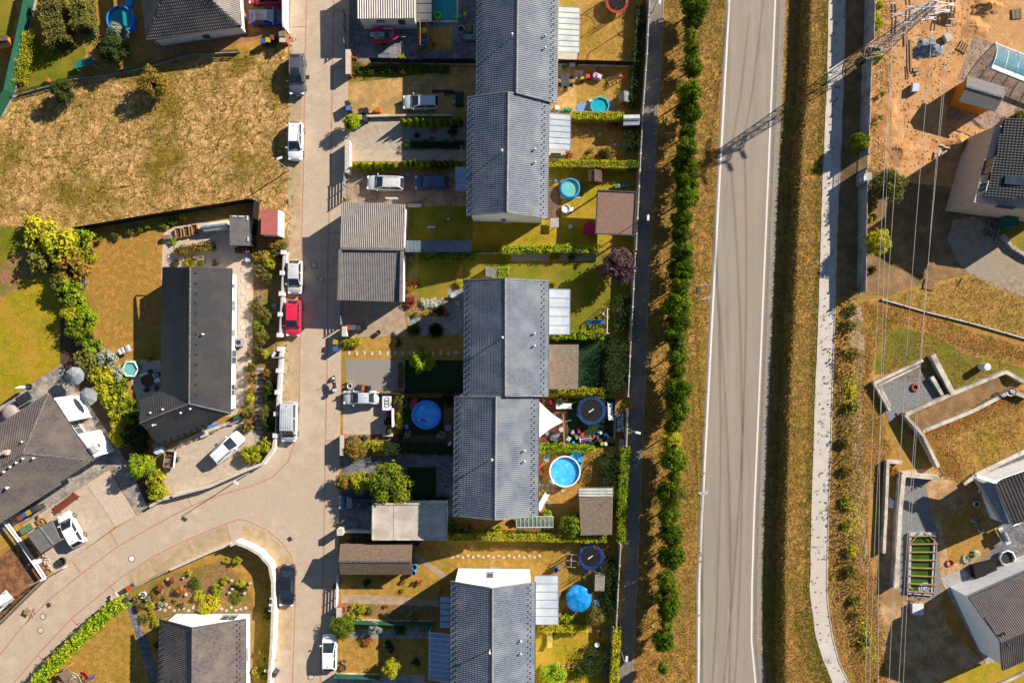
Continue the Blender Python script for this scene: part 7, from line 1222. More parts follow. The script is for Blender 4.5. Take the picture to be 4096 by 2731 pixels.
t = thing('toy_tipper','yellow sandpit shovel tray on the dry lawn','toy',2340,2310); MB().prism([(-.28,.2),(.28,.2),(.1,-.3),(-.1,-.3)],0,.2).build('tray','#d8d020',t); MB().cyl((.1,.6,0),.2,.3,10).build('bucket','#3a68a0',t)
p = thing('pallet_table','blue-topped pallet table beside the covered pool','table',2389,2410,0,R(4)); MB().box((-.1,0,.5),(.65,1.1,.05)).build('top','#8ab0d0',p); [MB().box((.5,(k-3)*.17,.35),(.5,.1,.04)).build('slat','wood_old',p) for k in range(7)]; [MB().bar((q,s*.5,0),(q,s*.5,.48),.08,.08).build('leg','wood_old',p) for q in (-.35,.5) for s in (-1,1)]
for k,(y,l) in enumerate(((2370,'wooden steps nearer the top at the canopy edge'),(2462,'wooden steps nearer the bottom at the canopy edge'))):
    t = thing('wooden_steps',l,'steps',2238,y); [MB().box((.1*q,0,.5-.2*q),(.22,.9,.05)).build('tread','wood',t) for q in range(3)]; [MB().bar((-.1,s*.45,.6),(.4,s*.45,.02),.05,.12).build('stringer','wood',t) for s in (-1,1)]
# log palisades and wooden edging of the bottom back garden
lg = thing('log_edging','curved weathered log edging beside the bottom hedge wall','edging',2440,2580); me = MB().tube([(-.6,0,.15),(.5,.03,.18)],[.14,.12],8).mesh('log','wood_old')
for k in range(26): y = 2506+k*8; link('log',me,lg,W(2434+18*math.cos((k-10)*.16),y)-lg.location,(0,0,R(8*math.sin(k)-30*(k-13)/26)))
ed = thing('block_edging','row of tilted wooden blocks along the bottom lawn','edging',2165,2665); me = MB().box((0,0,.15),(.42,.32,.3)).mesh('block','wood')
for k in range(9): link('block',me,ed,W(2170+k*20.5,2662+(k % 2)*2)-ed.location,(0,0,-.6))
table(2395,2525,'dark framed planter table at the end of the bottom lawn',.6,.9,'soil_brown',h=.6); b = thing('bird_bath','white bird bath on a wooden post at the bottom lawn','bird bath',2384,2560); MB().cyl((0,0,0),.06,1.0,8).build('post','wood',b); MB().lathe([(.05,1.0),(.25,1.1),(.3,1.2),(.24,1.12),(.01,1.05)],(0,0,0),14).build('basin','vinyl_white',b)
tag1(MB().tube([(math.cos(t)*.28,math.sin(t)*.2,.06) for t in np.linspace(0,6.28,13)[:-1]],.06,6,True),'hose_coil','vinyl_white','white coiled hose on the bottom lawn','hose',loc=W(2335,2636))
tag1(MB().tube([W(x,y,.03)-W(2240,2570) for x,y in ((2205,2570),(2235,2582),(2258,2578),(2262,2602),(2290,2612),(2330,2605),(2340,2580))],.018,5),'garden_hose','#3a9a3a','thin green hose snaking over the bottom lawn','hose',loc=W(2240,2570))
# greenhouse with white bars
g = thing('greenhouse','white-barred lean-to greenhouse at the gable of the second house','greenhouse',2138,2098); P0,P1,P2,P3 = W(2064,2066,2.1),W(2212,2064,2.1),W(2212,2107,2.0),W(2066,2108,2.0); q2,q3 = W(2212,2128,.05),W(2066,2130,.05); mat('green_glass',A('9ab0a0'),A('86a08c'),2,rough=.05,alpha=.28,spec=.6)
for k in range(9):
    u,v = k/9,(k+1)/9; b = MB(); slab_under(b,[P0.lerp(P1,u),P0.lerp(P1,v),P3.lerp(P2,v),P3.lerp(P2,u)],.01); b.build('roof_pane','green_glass',g,True); b = MB(); slab_under(b,[P3.lerp(P2,u),P3.lerp(P2,v),q3.lerp(q2,v),q3.lerp(q2,u)],.01); b.build('front_pane','green_glass',g,True)
for k in range(10):
    u = k/9; MB().bar(P0.lerp(P1,u)+Vector((0,0,.02)),P3.lerp(P2,u)+Vector((0,0,.02)),.05,.05).build('glazing_bar','metal_white',g,True); MB().bar(P3.lerp(P2,u),q3.lerp(q2,u),.05,.05).build('glazing_bar','metal_white',g,True)
for a_,b_ in ((P0,P1),(P3,P2),(q3,q2)): MB().bar(a_+Vector((0,0,.03)),b_+Vector((0,0,.03)),.06,.06).build('rail','metal_white',g,True)
b = MB(); [b.ball((P0.lerp(P1,(k+.5)/12)+Vector((0,-.6-.3*(k % 2),-1.5))),.34,7) for k in range(12)]; b.build('seedlings','leaf_green',g,True)
# bungalow yard: raised beds, poly tunnel, water tank, path things
for k,(x,y) in enumerate(((718,934),(751,928),(783,920))):
    t = thing('raised_bed',f'{ORD[k]} timber raised bed from the left on the gravel yard','planter',x,y,0,R(7),'timber raised beds'); [MB().box((s*.33,0,.2),(.07,1.2,.42)).build('side_board','wood',t) for s in (-1,1)]; [MB().box((0,s*.57,.2),(.6,.06,.42)).build('end_board','wood',t) for s in (-1,1)]; MB().box((0,0,.14),(.58,1.07,.2)).build('soil','soil_brown',t)
gable_shed('cold_frame','translucent tent-like cold frame beside the black screen fence','cold frame',[(808,893),(910,880),(912,915),(815,926)],.9,1.25,'poly_clear','poly_clear',True,.02,'metal_galv'); tag1(MB().box((0,0,.3),(.9,.5,.6)),'timber_box','wood_old','weathered timber box at the corner of the dry lawn','box',loc=W(676,951),rz=.1)
w = thing('log_store','dark arched log rack below the grey flat shed','log rack',980,1004); MB().box((0,0,.5),(1.7,.6,1.0)).build('rack','wood_dark',w); [MB().box((q,0,1.02),(.22,.6,.05)).build('lid_board','wood_old',w) for q in (.1,.5)]
tag1(MB().box((0,0,.2),(.6,.45,.4)),'storage_crate','poly_clear','pale plastic crate beside the gravel path','crate',loc=W(996,1041)); tag1(MB().cyl((0,0,0),.3,.04,20),'drain_cover','metal_galv','round grey disc in the street border','cover',loc=W(1097,1223,.03)); h = thing('heat_pump','grey heat pump with dark fan beside the bungalow wall','machine',965,1369,0,R(90)); MB().box((0,0,.45),(1.0,.7,.85)).build('casing','metal_galv',h); MB().cyl((0,0,.88),.28,.03,16).build('fan','plastic_black',h)
wb = thing('water_butt','round white plastic lid tank beside the curved parking yard','tank',646,1797); MB().cyl((0,0,0),.42,1.0,20).build('tank','vinyl_white',wb); MB().cyl((0,0,1.0),.44,.06,20).build('lid','#c8d8e4',wb)
sw = thing('drying_rack','white laundry rack with dark clothes on the dry lawn','drying rack',512,1398,0,R(24)); MB().box((0,0,.8),(1.5,.7,.03)).build('frame','metal_white',sw); [MB().box((-.55+.22*k,0,.82),(.14,.66,.03)).build('garment',('vinyl_white','cloth_grey','vinyl_white','plastic_black','cloth_grey','vinyl_white')[k],sw) for k in range(6)]; [MB().bar((p*.6,q*.3,0),(-p*.4,q*.3,.8),.03,.03).build('leg','metal_white',sw) for p in (-1,1) for q in (-1,1)]
# woodpile along the yard edge of the bungalow
wp = thing('lumber_pile','long pile of loose boards along the yard kerb','lumber',780,1752); rr = random.Random(4)
for k in range(26):
    t = k/25; x,y = 700+t*230,1790-t*100; MB().box(W(x,y,.12+.05*(k % 4)),(rr.uniform(.6,1.7),.1,.06),R(22)+rr.uniform(-.35,.35)).build('board',('wood','wood_old','wood')[k % 3],wp,True)
solid_wall('kerb_wall','pale concrete kerb along the upper edge of the walled yard',[(720,1772),(850,1715),(972,1672)],.4,.3,'concrete'); tag1(MB().box((0,0,.35),(1.0,.4,.12)).box((-.2,0,.2),(.2,.4,.3)),'garden_bench','slab','pale stone bench on the yard kerb','bench',loc=W(822,1738),rz=R(20)); tag1(MB().prism([(-.8,-.1),(.7,-.2),(.8,.1),(-.4,.25)],0,.12),'tarp','#5a98d0','crumpled light blue tarpaulin on the boards','tarp',loc=W(850,1704,.2),rz=.4); tag1(MB().box((0,0,.35),(.7,.55,.7)),'planter_box','screen_green','dark green box at the bungalow corner','box',loc=W(953,1665),rz=.3)
# things round the left drive
pk = thing('beam_stack','stack of dark red-brown steel beams on the drive','beams',266,2009,0,R(37)); [MB().box((0,(k-1)*.3,.14+.05*(k % 2)),(3.5-.2*k,.26,.2)).build('beam','#8a4a38',pk) for k in range(3)]; [MB().box((p*1.3,0,.03),(.15,1.1,.08)).build('support','wood_dark',pk) for p in (-1,1)]
cf = thing('cold_frame','green-netted crates beside the metal carport','crate',118,2108,0,R(30)); [MB().box(((k-.5)*.85,0,.3),(.8,.8,.6)).build('crate','wood',cf) for k in range(2)]; [MB().box(((k-.5)*.85,0,.62),(.7,.7,.05)).build('net_cover','#6a8a70',cf) for k in range(2)]
pw = thing('woodpile','pile of split firewood on a pallet beside the carport','firewood',170,2076,0,R(30)); rr = random.Random(9); me = MB().tube([(-.3,0,0),(.3,0,0)],.09,6).mesh('log','wood')
for k in range(22): link('log',me,pw,(rr.uniform(-.6,.6),rr.uniform(-.5,.5),.12+.12*(k//8)),(0,0,rr.uniform(0,3)))
st = thing('stone_pile','heap of pale stones beside the white fence rail','stones',182,2236); rr = random.Random(2); me = MB().ball((0,0,0),.14,7,.7).mesh('stone','stone')
for k in range(46): t = rr.random(); link('stone',me,st,(-.35+t*.9+rr.uniform(-.35,.35),1.1-t*2.3+rr.uniform(-.2,.2),.08+rr.uniform(0,.12)),(rr.uniform(0,3),)*3,(rr.uniform(.7,1.5),rr.uniform(.6,1.2),rr.uniform(.7,1.1)))
tag1(MB().cyl((0,0,0),.3,.7,16),'bucket','vinyl_white','white round bucket beside the stone pile','bucket',loc=W(158,2243),rz=0); tr_ = thing('spare_wheel','round black rubber garden ornament at the street end of the drive','tyre',250,2247,0,R(30)); MB().lathe([(.25,.05),(.34,.0),(.42,.12),(.34,.24),(.25,.2)],(0,0,.1),18).build('tyre','tyre',tr_); MB().lathe([(.01,.3),(.25,.28),(.5,.3),(.45,.5)],(.3,.1,.1),14).build('lid','plastic_black',tr_)
pf = panel_wall('rail_fence','white horizontal rail fence between bark bed and carport',[(32,2080),(96,2165),(190,2305),(270,2262)],.9,2.4,'metal_white','metal_white','fence',.05,.08,rails=2)
bb = thing('street_barrier','rust-stained wooden barrier frame standing at the street edge','barrier',118,2440,0,R(-25)); [MB().box((0,(k-2)*.16,.4),(.7,.12,.04)).build('slat','wood',bb) for k in range(5)]; [MB().bar((.35,s*.4,0),(1.1,s*.2,.7),.05,.05).build('strut','metal_dark',bb) for s in (-1,1)]
tag1(MB().box((0,0,.3),(.9,.6,.6)).box((.0,.45,.25),(.6,.3,.5)),'rubble_crate','concrete','grey box of rubble at the street edge near the orange bin','crate',loc=W(468,2385),rz=R(30)); wp2 = thing('flower_pot','round white planter with green plant in the rockery','planter',577,2374); MB().lathe([(.3,0),(.4,.45),(.34,.45),(.3,.3)],(0,0,0),16).build('pot','vinyl_white',wp2); MB().ball((0,0,.45),.22,8).build('plant','leaf_green',wp2)
rr = random.Random(21)
for k,(x,y) in enumerate([(736,2308),(928,2320),(1000,2330),(930,2352),(918,2368),(978,2370),(672,2315),(648,2360),(745,2375),(665,2415)]):
    b = MB(); b.ball((0,0,.15),.24,8,.7); b.v = [(x_*rr.uniform(.8,1.2),y_*rr.uniform(.7,1.1),z_) for x_,y_,z_ in b.v]; tag1(b,'boulder','stone',f'{ORD[k]} pale boulder in the rockery counted from the curved wall lawn','boulder','rockery boulders',loc=W(x,y),rz=rr.uniform(0,3))
# climbing frame
cf = thing('climbing_frame','wooden climbing frame with platform and ladder at the bottom left','climbing frame',290,2680,0,R(35)); [MB().box((-.5+.22*k,0,1.3),(.18,1.4,.05)).build('platform_board','wood_old',cf) for k in range(6)]; [MB().box((.1,-1.1+.0*k,1.5+.16*k),(1.1,.05,.12)).build('rail_board','wood',cf) for k in range(3)]; [MB().bar((p*.6,q*.7,0),(p*.6,q*.7,1.9),.1,.1).build('post','wood',cf) for p in (-1,1) for q in (-1,1)]; [MB().box((-1.1,(k-2)*.22,1.1-.1*k),(.9,.14,.05)).build('ramp_board','wood',cf) for k in range(5)]; MB().box((-.2,-1.2,1.0),(1.0,1.0,.06)).build('roof_board','wood_old',cf)
tp = panel_wall('stick_edging','row of low sticks across the dry corner lawn',[(395,2530),(440,2500)],.5,.5,'wood_old','wood_old','edging',.03,.05,rails=2)
# pots and small things of the front gardens
def pot(x,y,r,m_,l,plant=None,h=.5):
    t = thing('flower_pot',l,'planter',x,y); MB().lathe([(r*.7,0),(r,h),(r*.85,h),(r*.7,h*.5)],(0,0,0),14).build('pot',m_,t); MB().cyl((0,0,h*.7),r*.82,.03,12).build('soil','soil_brown',t)
    if plant: link('plant',SMALL[0],t,(0,0,h),None,(r*1.2,r*1.2,r*1.2),mt=plant)
pot(1402,1543,.32,'vinyl_white','round white pot at the corner of the grey gravel pad'); pot(1420,245,.38,'terracotta','brown flower pot in the boat yard corner','leaf_autumn'); pot(1516,1330,.3,'plastic_black','round black planter on the tiled drive'); pot(2381,278,.18,'slab','pale urn by the back garden fence'); pot(1378,2640,.3,'concrete_dark','small grey tub on the dry front lawn',None,.3); pot(1374,2665,.42,'wood_dark','dark round tub on the dry front lawn',None,.35); pot(1868,1665,.3,'plastic_black','black pot on the shaded deck by the house'); pot(1488,1605,.25,'#5a5a60','grey pot behind the silver saloon'); pot(860,145,.25,'vinyl_white','white pot with small tree at the brown hip-roof house','leaf_dark')
b = thing('letter_box_wall','dark table with hoses and white boards beside the parked silver saloon','table',1552,1610); MB().box((0,0,.75),(1.1,1.7,.06)).build('top','vinyl_white',b); [MB().bar((p*.45,q*.75,0),(p*.45,q*.75,.72),.06,.06).build('leg','metal_dark',b) for p in (-1,1) for q in (-1,1)]; [MB().tube([(math.cos(t)*.28,.45-.35*k+math.sin(t)*.24,.8) for t in np.linspace(0,6.28,13)[:-1]],.03,5,True).build('hose_ring','plastic_black',b) for k in range(3)]; MB().box((0,-.95,.6),(1.1,.3,.06)).build('purple_cloth','#7a3a80',b)
tag1(MB().box((0,0,.9),(.08,2.2,1.8)),'board','vinyl_white','white board leaning in the garden beside the inflatable pool','board',loc=W(1578,1665),rz=.02); b = MB(); [b.box((rr.uniform(-.5,.5),rr.uniform(-.9,.9),.25),(rr.uniform(.3,.7),rr.uniform(.2,.5),.5),rr.uniform(0,3)) for k in range(10)]; tag1(b,'junk_pile','soil_brown','dark heap of garden junk beside the beige pavers','junk',loc=W(1560,1670)); t = thing('planter_trough','pale concrete trough with dark plants at the deck end','planter',1555,1737); MB().box((0,0,.25),(1.1,.35,.5)).build('trough','concrete',t); MB().ball((.1,.4,.5),.4,8).build('plants','leaf_dark',t)
b = thing('bicycle','silver bicycle lying at the deck edge','bicycle',1638,1776,0,R(-8)); [MB().tube([(q+math.cos(t)*.3,math.sin(t)*.3*.9,.12) for t in np.linspace(0,6.28,15)[:-1]],.02,5,True).build('wheel','metal_white',b) for q in (-.5,.5)]; MB().tube([(-.5,0,.16),(-.1,.1,.18),(.35,.08,.18),(.5,0,.16)],.02,5).build('frame','metal_white',b); MB().box((-.15,.22,.18),(.24,.1,.06)).build('saddle','plastic_black',b); MB().tube([(.35,-.15,.2),(.4,.2,.2)],.018,5).build('handlebar','metal_white',b)
tag1(MB().tube([(0,-.5,.3),(.05,0,1.2),(0,.5,1.6)],[.05,.18,.03],8),'closed_umbrella','sail','closed white umbrella leaning by the house wall','umbrella',loc=W(1800,1770),rz=-.6); tag1(MB().cyl((0,0,0),.42,.25,16),'covered_barrel','cloth_grey','grey covered tub on the shaded deck','tub',loc=W(1792,1708)); tag1(MB().cyl((0,0,0),.16,.2,12),'lantern','metal_galv','small round metal lantern on the deck edge','lantern',loc=W(1672,1775))
b = thing('long_planter','narrow stone planter between gravel pad and turf','planter',1605,1500); MB().box((0,0,.2),(.9,3.4,.4)).build('trough','stone',b); MB().box((0,0,.41),(.76,3.2,.03)).build('soil','soil_brown',b)
tag1(MB().box((0,0,.2),(1.6,.4,.4)),'stone_bench','slab','pale concrete block bench at the end of the brown pavers','bench',loc=W(1660,824)); tag1(MB().box((0,0,.9),(1.4,.06,.9)),'sign_board','vinyl_white','white board standing in front of the beige garage','board',loc=W(1572,800,.8)); tag1(MB().box((0,0,.12),(.95,.22,.24)),'garden_toy','poly_white','small white plank toy on the shaded lawn','toy',loc=W(1726,910),rz=-.05); tag1(MB().cyl((0,0,0),.18,.3,12),'stone_bird_bath','stone','small round stone bird bath on the shaded lawn','bird bath',loc=W(1794,878)); tag1(MB().box((0,0,.3),(.6,.5,.6)),'orange_box','#d87030','rusty orange box on the flower strip of the dirt drive','box',loc=W(1514,446),rz=.1)
for k,(x,y,l) in enumerate(((1955,1090,'grey utility cabinet nearer the lawn at the middle house gable'),(1978,1095,'grey utility cabinet nearer the box hedge at the middle house gable'))): t = thing('utility_cabinet',l,'cabinet',x,y); MB().box((0,0,.55),(.62,1.1,1.1)).build('casing','metal_galv',t); MB().box((0,0,1.12),(.7,1.18,.05)).build('lid','sheet_grey',t)
bq = thing('barbecue','silver barbecue grill on the sandy terrace','barbecue',2287,270); MB().box((0,0,.75),(.65,.5,.3)).build('firebox','metal_galv',bq); MB().tube([(-.32,0,.92),(.32,0,.92)],.22,10).build('lid','metal_galv',bq); [MB().bar((p*.28,q*.2,0),(p*.28,q*.2,.62),.04,.04).build('leg','metal_dark',bq) for p in (-1,1) for q in (-1,1)]; [MB().box((s*.5,0,.85),(.3,.4,.03)).build('side_shelf','metal_dark',bq) for s in (-1,1)]
tag1(MB().box((0,0,.22),(.36,.3,.44)),'tool_box','screen_green','small dark green box beside the barbecue','box',loc=W(2254,271),rz=.3); tag1(MB().prism([(-.7,-.4),(.7,-.4),(.6,.4),(-.6,.4)],0,.7),'covered_grill','plastic_black','black covered grill under the white panelled canopy','barbecue',loc=W(2222,632)); tag1(MB().box((0,0,.3),(.5,.5,.6)),'bin_box','poly_clear','clear plastic tub at the corner of the terraced house','box',loc=W(2228,437)); rr = random.Random(31); b = MB(); [b.box((rr.uniform(-.5,.5),rr.uniform(-.2,.2),.2),(.25,.2,.35),rr.uniform(0,3)) for k in range(8)]; tag1(b,'toy_heap','#4aa878','heap of green and teal toys behind the hedge','toys',loc=W(2268,440))
lad = thing('leaning_ladder','metal ladder lying on the ground below the white garden box','ladder',2503,580,0,R(88)); [MB().bar((-1.9,s*.17,.12),(1.9,s*.17,.12),.06,.06).build('rail','metal_galv',lad) for s in (-1,1)]; [MB().bar((-1.7+.38*k,-.17,.12),(-1.7+.38*k,.17,.12),.04,.04).build('rung','metal_galv',lad) for k in range(10)]
fl = panel_wall('low_wall','white low board fence inside the back wall of the top garden',[(2552,40),(2540,150),(2535,250)],.7,1.8,'metal_white','metal_white','fence',.08,.1)
for k,(x0,x1,y0,y1) in enumerate(((1730,1820,360,372),(1785,1830,365,382),(1781,1790,372,390))):
    b = MB(); n = int((x1-x0)/7); [b.box(((i-n/2)*.22,((j % 2)-.5)*.2,.04),(.18,.18,.05),.785) for i in range(n) for j in range(2)]; tag1(b,'grid_mats','plastic_black',f'{ORD[k]} patch of plastic ground grid behind the silver estate car','ground grid',loc=W((x0+x1)/2,(y0+y1)/2,.02))
sl_ = thing('stroller_pile','dark box and tools against the house on the dirt drive','tools',1840,405); MB().box((0,0,.5),(.85,1.5,1.0)).build('box','plastic_black',sl_); MB().box((-.7,-.3,.3),(.3,.4,.6)).build('tool_bin','metal_galv',sl_); MB().box((.2,.95,.2),(.7,.3,.4)).build('orange_tools','#c86828',sl_)
b = thing('dark_trunk','teal greenish roofed bench box on the corner lawn','bench',357,268,0,R(18)); MB().box((0,.15,.95),(2.2,1.0,.06),0,('X',-.25)).build('roof','#2f8078',b); [MB().bar((p*1.0,q*.45,0),(p*1.0,q*.45,.9),.07,.07).build('post','metal_white',b) for p in (-1,1) for q in (-1,1)]; MB().box((0,-.1,.35),(1.9,.5,.08)).build('seat','wood',b)
sl2 = slide(378,155,30,'#3a9a60','wood','small green garden slide beside the teal pool',1.4,.7); tag1(MB().prism([(-.5,-.5),(.3,-.7),(.6,.1),(.1,.7),(-.5,.3)],0,[.3,.5,.4,.6,.3]),'pool_cover','tarp_blue','bundled blue cover beside the teal pool','tarp',loc=W(522,12)); tag1(MB().tube([W(x,y,.1)-W(535,60) for x,y in ((515,26),(530,45),(536,80),(533,105))],.035,6),'pool_hose','vinyl_white','white hose along the wall of the teal pool','hose',loc=W(535,60)); tag1(MB().box((0,0,.3),(.3,.55,.6)),'garden_box','#b86838','small orange-brown stool on the corner lawn','stool',loc=W(199,326),rz=.2); tag1(MB().box((0,0,.3),(.7,.5,.5)),'crate','metal_dark','dark crate at the end of the long conifer hedge','crate',loc=W(246,203),rz=-.4)
bx = thing('planter_box','wooden planter with round dark plant by the hip-roof house wall','planter',770,158,0,R(-20)); MB().box((0,0,.3),(.9,.5,.6)).build('box','wood',bx); MB().ball((-.1,.1,.75),.35,10).build('plant','leaf_dark',bx)
bk = thing('bicycle','white bicycle leaning at the corner of the hip-roofed house','bicycle',636,172,0,R(-60)); [MB().tube([(q+math.cos(t)*.3,.06*math.sin(t),.32+math.sin(t)*.3) for t in np.linspace(0,6.28,15)[:-1]],.02,5,True).build('wheel','tyre',bk) for q in (-.5,.5)]; MB().tube([(-.5,0,.32),(-.1,0,.75),(.4,0,.78),(.5,0,.32)],.022,5).build('frame','metal_white',bk); MB().box((-.12,0,.85),(.24,.1,.06)).build('saddle','plastic_black',bk); MB().tube([(.38,-.25,.92),(.38,.25,.92)],.018,5).build('handlebar','metal_white',bk)
for k,(x,y,z,h,l) in enumerate([(1846,603,90,1.0,'white tap post and satellite dish under the eave beside the garden path'),(1826,1410,0,.8,'metal comb aerial at the front of the framed house'),(1790,2678,0,.8,'small aerial on the glass canopy')]):
    t = thing('aerial',l,'aerial',x,y,h,R(z)); MB().bar((-.5,0,.5),(.5,0,.5),.03,.03).build('boom','metal_white',t); [MB().bar((-.4+.2*q,-.2,.5),(-.4+.2*q,.2,.5),.02,.02).build('element','metal_white',t) for q in range(5)]; MB().cyl((0,0,-h),.03,.5+h,6).build('mast','metal_galv',t)
lb = thing('letter_box','dark post box with white lid on the corner wall','post box',1108,2680,0,R(60)); MB().box((0,0,.6),(.5,.6,1.2)).build('box','metal_dark',lb); MB().box((0,.9,1.2),(.3,.7,.2)).build('lid','metal_white',lb)
lb = thing('letter_box','white post box set on the curved corner wall','post box',1100,2398,0,R(84)); MB().box((0,0,.8),(1.6,.35,1.6)).build('box','metal_white',lb); [MB().box((q,0,1.62),(.5,.26,.03)).build('flap','metal_dark',lb) for q in (-.4,.4)]
# ---------------------------------------------------------------- lamps, signs, covers
mat('galv',A('c8ccd0'),A('aab0b4'),3,rough=.4,metal=.3)
def lamp(bx,by,hx,hy,label,h=5.0,mt='metal_galv'):
    b = W(bx,by); t = W(hx,hy,h); l = thing('street_lamp',label,'street lamp',loc=b); d = t-b; d.z = 0; ln = max(.25,d.length); u = d.normalized() if d.length > .05 else Vector((1,0,0))
    MB().tube([(0,0,0),(0,0,h*.5),(0,0,h-.1)],[.07,.055,.045],8).build('pole',mt,l); MB().tube([(0,0,h-.12),tuple(u*ln*.5+Vector((0,0,h))),tuple(u*ln+Vector((0,0,h)))],.035,6).build('arm',mt,l)
    MB().box(tuple(u*(ln+.2)+Vector((0,0,h+.02))),(.62,.26,.12),math.atan2(u.y,u.x)).build('lamp_head','metal_white',l); MB().box(tuple(u*(ln+.2)+Vector((0,0,h-.05))),(.45,.2,.03),math.atan2(u.y,u.x)).build('lens','lamp_clear',l)
lamp(1000,1888,938,1926,'street lamp leaning out over the curved parking wall',5.2); lamp(1158,681,1109,637,'street lamp at the meadow edge below the white estate car',4.9); lamp(1142,1427,1089,1427,'street lamp beside the white pillared wall',4.9); lamp(2609,49,2640,0,'path lamp at the top edge of the back path',4.9); lamp(2562,885,2593,864,'path lamp behind the shingle pavilion',4.9); lamp(2500,1703,2545,1728,'path lamp beside the junk strip and back wall',4.9); lamp(2478,2587,2506,2640,'path lamp beside the bottom hedge wall',4.9); lamp(196,2302,166,2319,'street lamp at the end of the bark bed',4.6)
for k,(x,y,l) in enumerate([(1255,1061,'upper round manhole cover in the shaded street'),(1282,1116,'lower round manhole cover in the shaded street'),(527,2233,'brown-ringed manhole cover in the side street'),(173,2464,'round manhole ring nearer the bark bed in the side street'),(163,2520,'round manhole ring farther down the side street'),(1243,2705,'round manhole cover at the bottom of the street'),(1250+0,2704+900,'')]):
    if not l: continue
    m = thing('manhole',l,'manhole',x,y,.03); MB().cyl((0,0,0),.3,.012,24).build('cover','concrete' if k != 2 else 'plate',m); MB().lathe([(.3,.014),(.41,.014),(.42,0),(.3,0)],(0,0,0),24).build('ring','asphalt_edge' if k != 2 else 'terracotta',m)
for x,y,a,l in ((1229,310,0,'square brown drain grate beside the grey SUV'),(1159,2155,35,'square brown drain grate at the street corner'),(194,2419,30,'square rusty drain grate in the side street')):
    g = thing('drain_grate',l,'drain',x,y,.03,R(a)); MB().box((0,0,.005),(.52,.52,.01)).build('frame','plastic_black',g); [MB().box(((i-2)*.1,0,.016),(.05,.48,.012)).build('grate_bar','#6a4a3a',g) for i in range(5)]
def sign(x,y,label,kind):
    s = thing('road_sign',label,'sign',x,y,0,R(5)); MB().cyl((0,0,0),.04,2.7,8).build('post','galv',s)
    if kind: MB().box((-.55,-.2,2.3),(.5,.75,.5)).build('cabinet','wood_old',s); [MB().box((-.55,-.45+.18*k,2.56),(.4,.1,.03)).build('cabinet_bar','plastic_black',s) for k in range(4)]; MB().box((.2,.35,2.6),(1.4,.06,.3)).build('panel','galv',s)
    else: [MB().box((.05*k,.1*k,2.1+.28*k),(1.1,.04,.2),R(-14+16*k)).build('panel','metal_white',s) for k in range(3)]; MB().box((0,.06,1.9),(.3,.1,.08)).build('bracket','galv',s)
sign(2792,1158,'roadside post carrying a small square cabinet',1); sign(2802,1202,'upper white multi-panel road sign beside the road edge',0); sign(2790,1957,'lower white multi-panel road sign beside the road edge',0)
bs = thing('boundary_post','small plastic marker post on the verge near the bottom','post',2610,2500); MB().box((0,0,.45),(.1,.05,.9)).build('post','metal_white',bs); MB().box((0,0,.75),(.105,.055,.15)).build('reflector','lamp_red',bs)
# ---------------------------------------------------------------- the pylon and its wires
mat('steel_rust',A('c8b4a8'),A('a88878'),1.2,A('b89a90'),.6,rough=.6); mat('steel_white',A('e8e0dc'),A('d0c6c2'),1.5,rough=.5); mat('insulator',A('5a3a2a'),A('46301f'),4,rough=.3); mat('wire',A('c8c0b8'),A('b0a8a0'),2,rough=.5)
def pylon():
    base = [W(3429,254),W(3437,204),W(3530,186),W(3521,238)]; c = sum(base,Vector())/4; p = thing('pylon','lattice steel power pylon leaning over the panel wall','pylon',loc=c); H = 12.6; z0 = c.z
    def corner(k,t): b = base[k]; a = .38*(1-t)**1.4+.16; v = (b-c); v.z = 0; return Vector((c.x,c.y,z0))+v*(a/.54 if t > 0 else 1.0)+Vector((0,0,H*t))
    lv = [0,.1,.2,.3,.4,.5,.6,.68,.76,.84,.92,1.0]
    for k in range(4):
        b = MB(); [b.bar(corner(k,a),corner(k,d),.085,.085) for a,d in zip(lv,lv[1:])]; b.build('leg','steel_rust',p,True)
    for i,(a,d) in enumerate(zip(lv,lv[1:])):
        b = MB()
        for k in range(4): b.bar(corner(k,a),corner((k+1) % 4,d),.042,.042); b.bar(corner((k+1) % 4,a),corner(k,d),.042,.042); b.bar(corner(k,d),corner((k+1) % 4,d),.05,.05)
        b.build('bracing','steel_rust' if i < 5 else 'steel_white',p,True)
    ends = []
    for z,L in ((9.2,2.1),(10.7,2.9),(12.2,2.3)):
        b = MB(); o = Vector((c.x,c.y,z0+z)); ax = Vector((1,.07,0)).normalized(); ay = Vector((-.07,1,0))
        for s in (-1,1):
            tip = o+ax*s*L
            for q in (-.32,.32): b.bar(o+ay*q,tip+ay*q*.3,.07,.07); b.bar(o+ay*q+Vector((0,0,.5)),tip,.06,.06)
            for t in (.3,.55,.8): b.bar(o+ax*s*L*t-ay*.3*(1-.7*t),o+ax*s*L*t+ay*.3*(1-.7*t),.05,.05); b.bar(o+ax*s*L*(t-.25)-ay*.28,o+ax*s*L*t+ay*.28*(1-.6*t),.05,.05)
            ends.append((tip,s))
        b.build('crossarm','steel_white',p,True)
    att = []
    for tip,s in ends:
        for d in (-1,1):
            a = tip+Vector((0,d*.15,-.05)); e = a+Vector((0,d*1.2,-.25)); st = MB()
            for q in (-.18,.18):
                for k in range(6): st.cyl(a.lerp(e,.15+.14*k)+Vector((q,0,-.05)),.085,.1,8)
                st.bar(a+Vector((q,0,0)),e+Vector((q,0,0)),.05,.05)
            st.build('insulator','insulator',p,True); b = MB(); [b.bar(x+Vector((-.3,0,0)),x+Vector((.3,0,0)),.08,.06) for x in (a,e)]; b.build('yoke','steel_white',p,True)
            if d < 0: att.append(e)
            else: att_up.append(e)
    return att
att_up = []; att = sorted(pylon(),key=lambda v: v.x)
far = [(3462,2731),(3478,2731),(3513,2731),(3556,2731),(3595,2731),(3613,2731)]
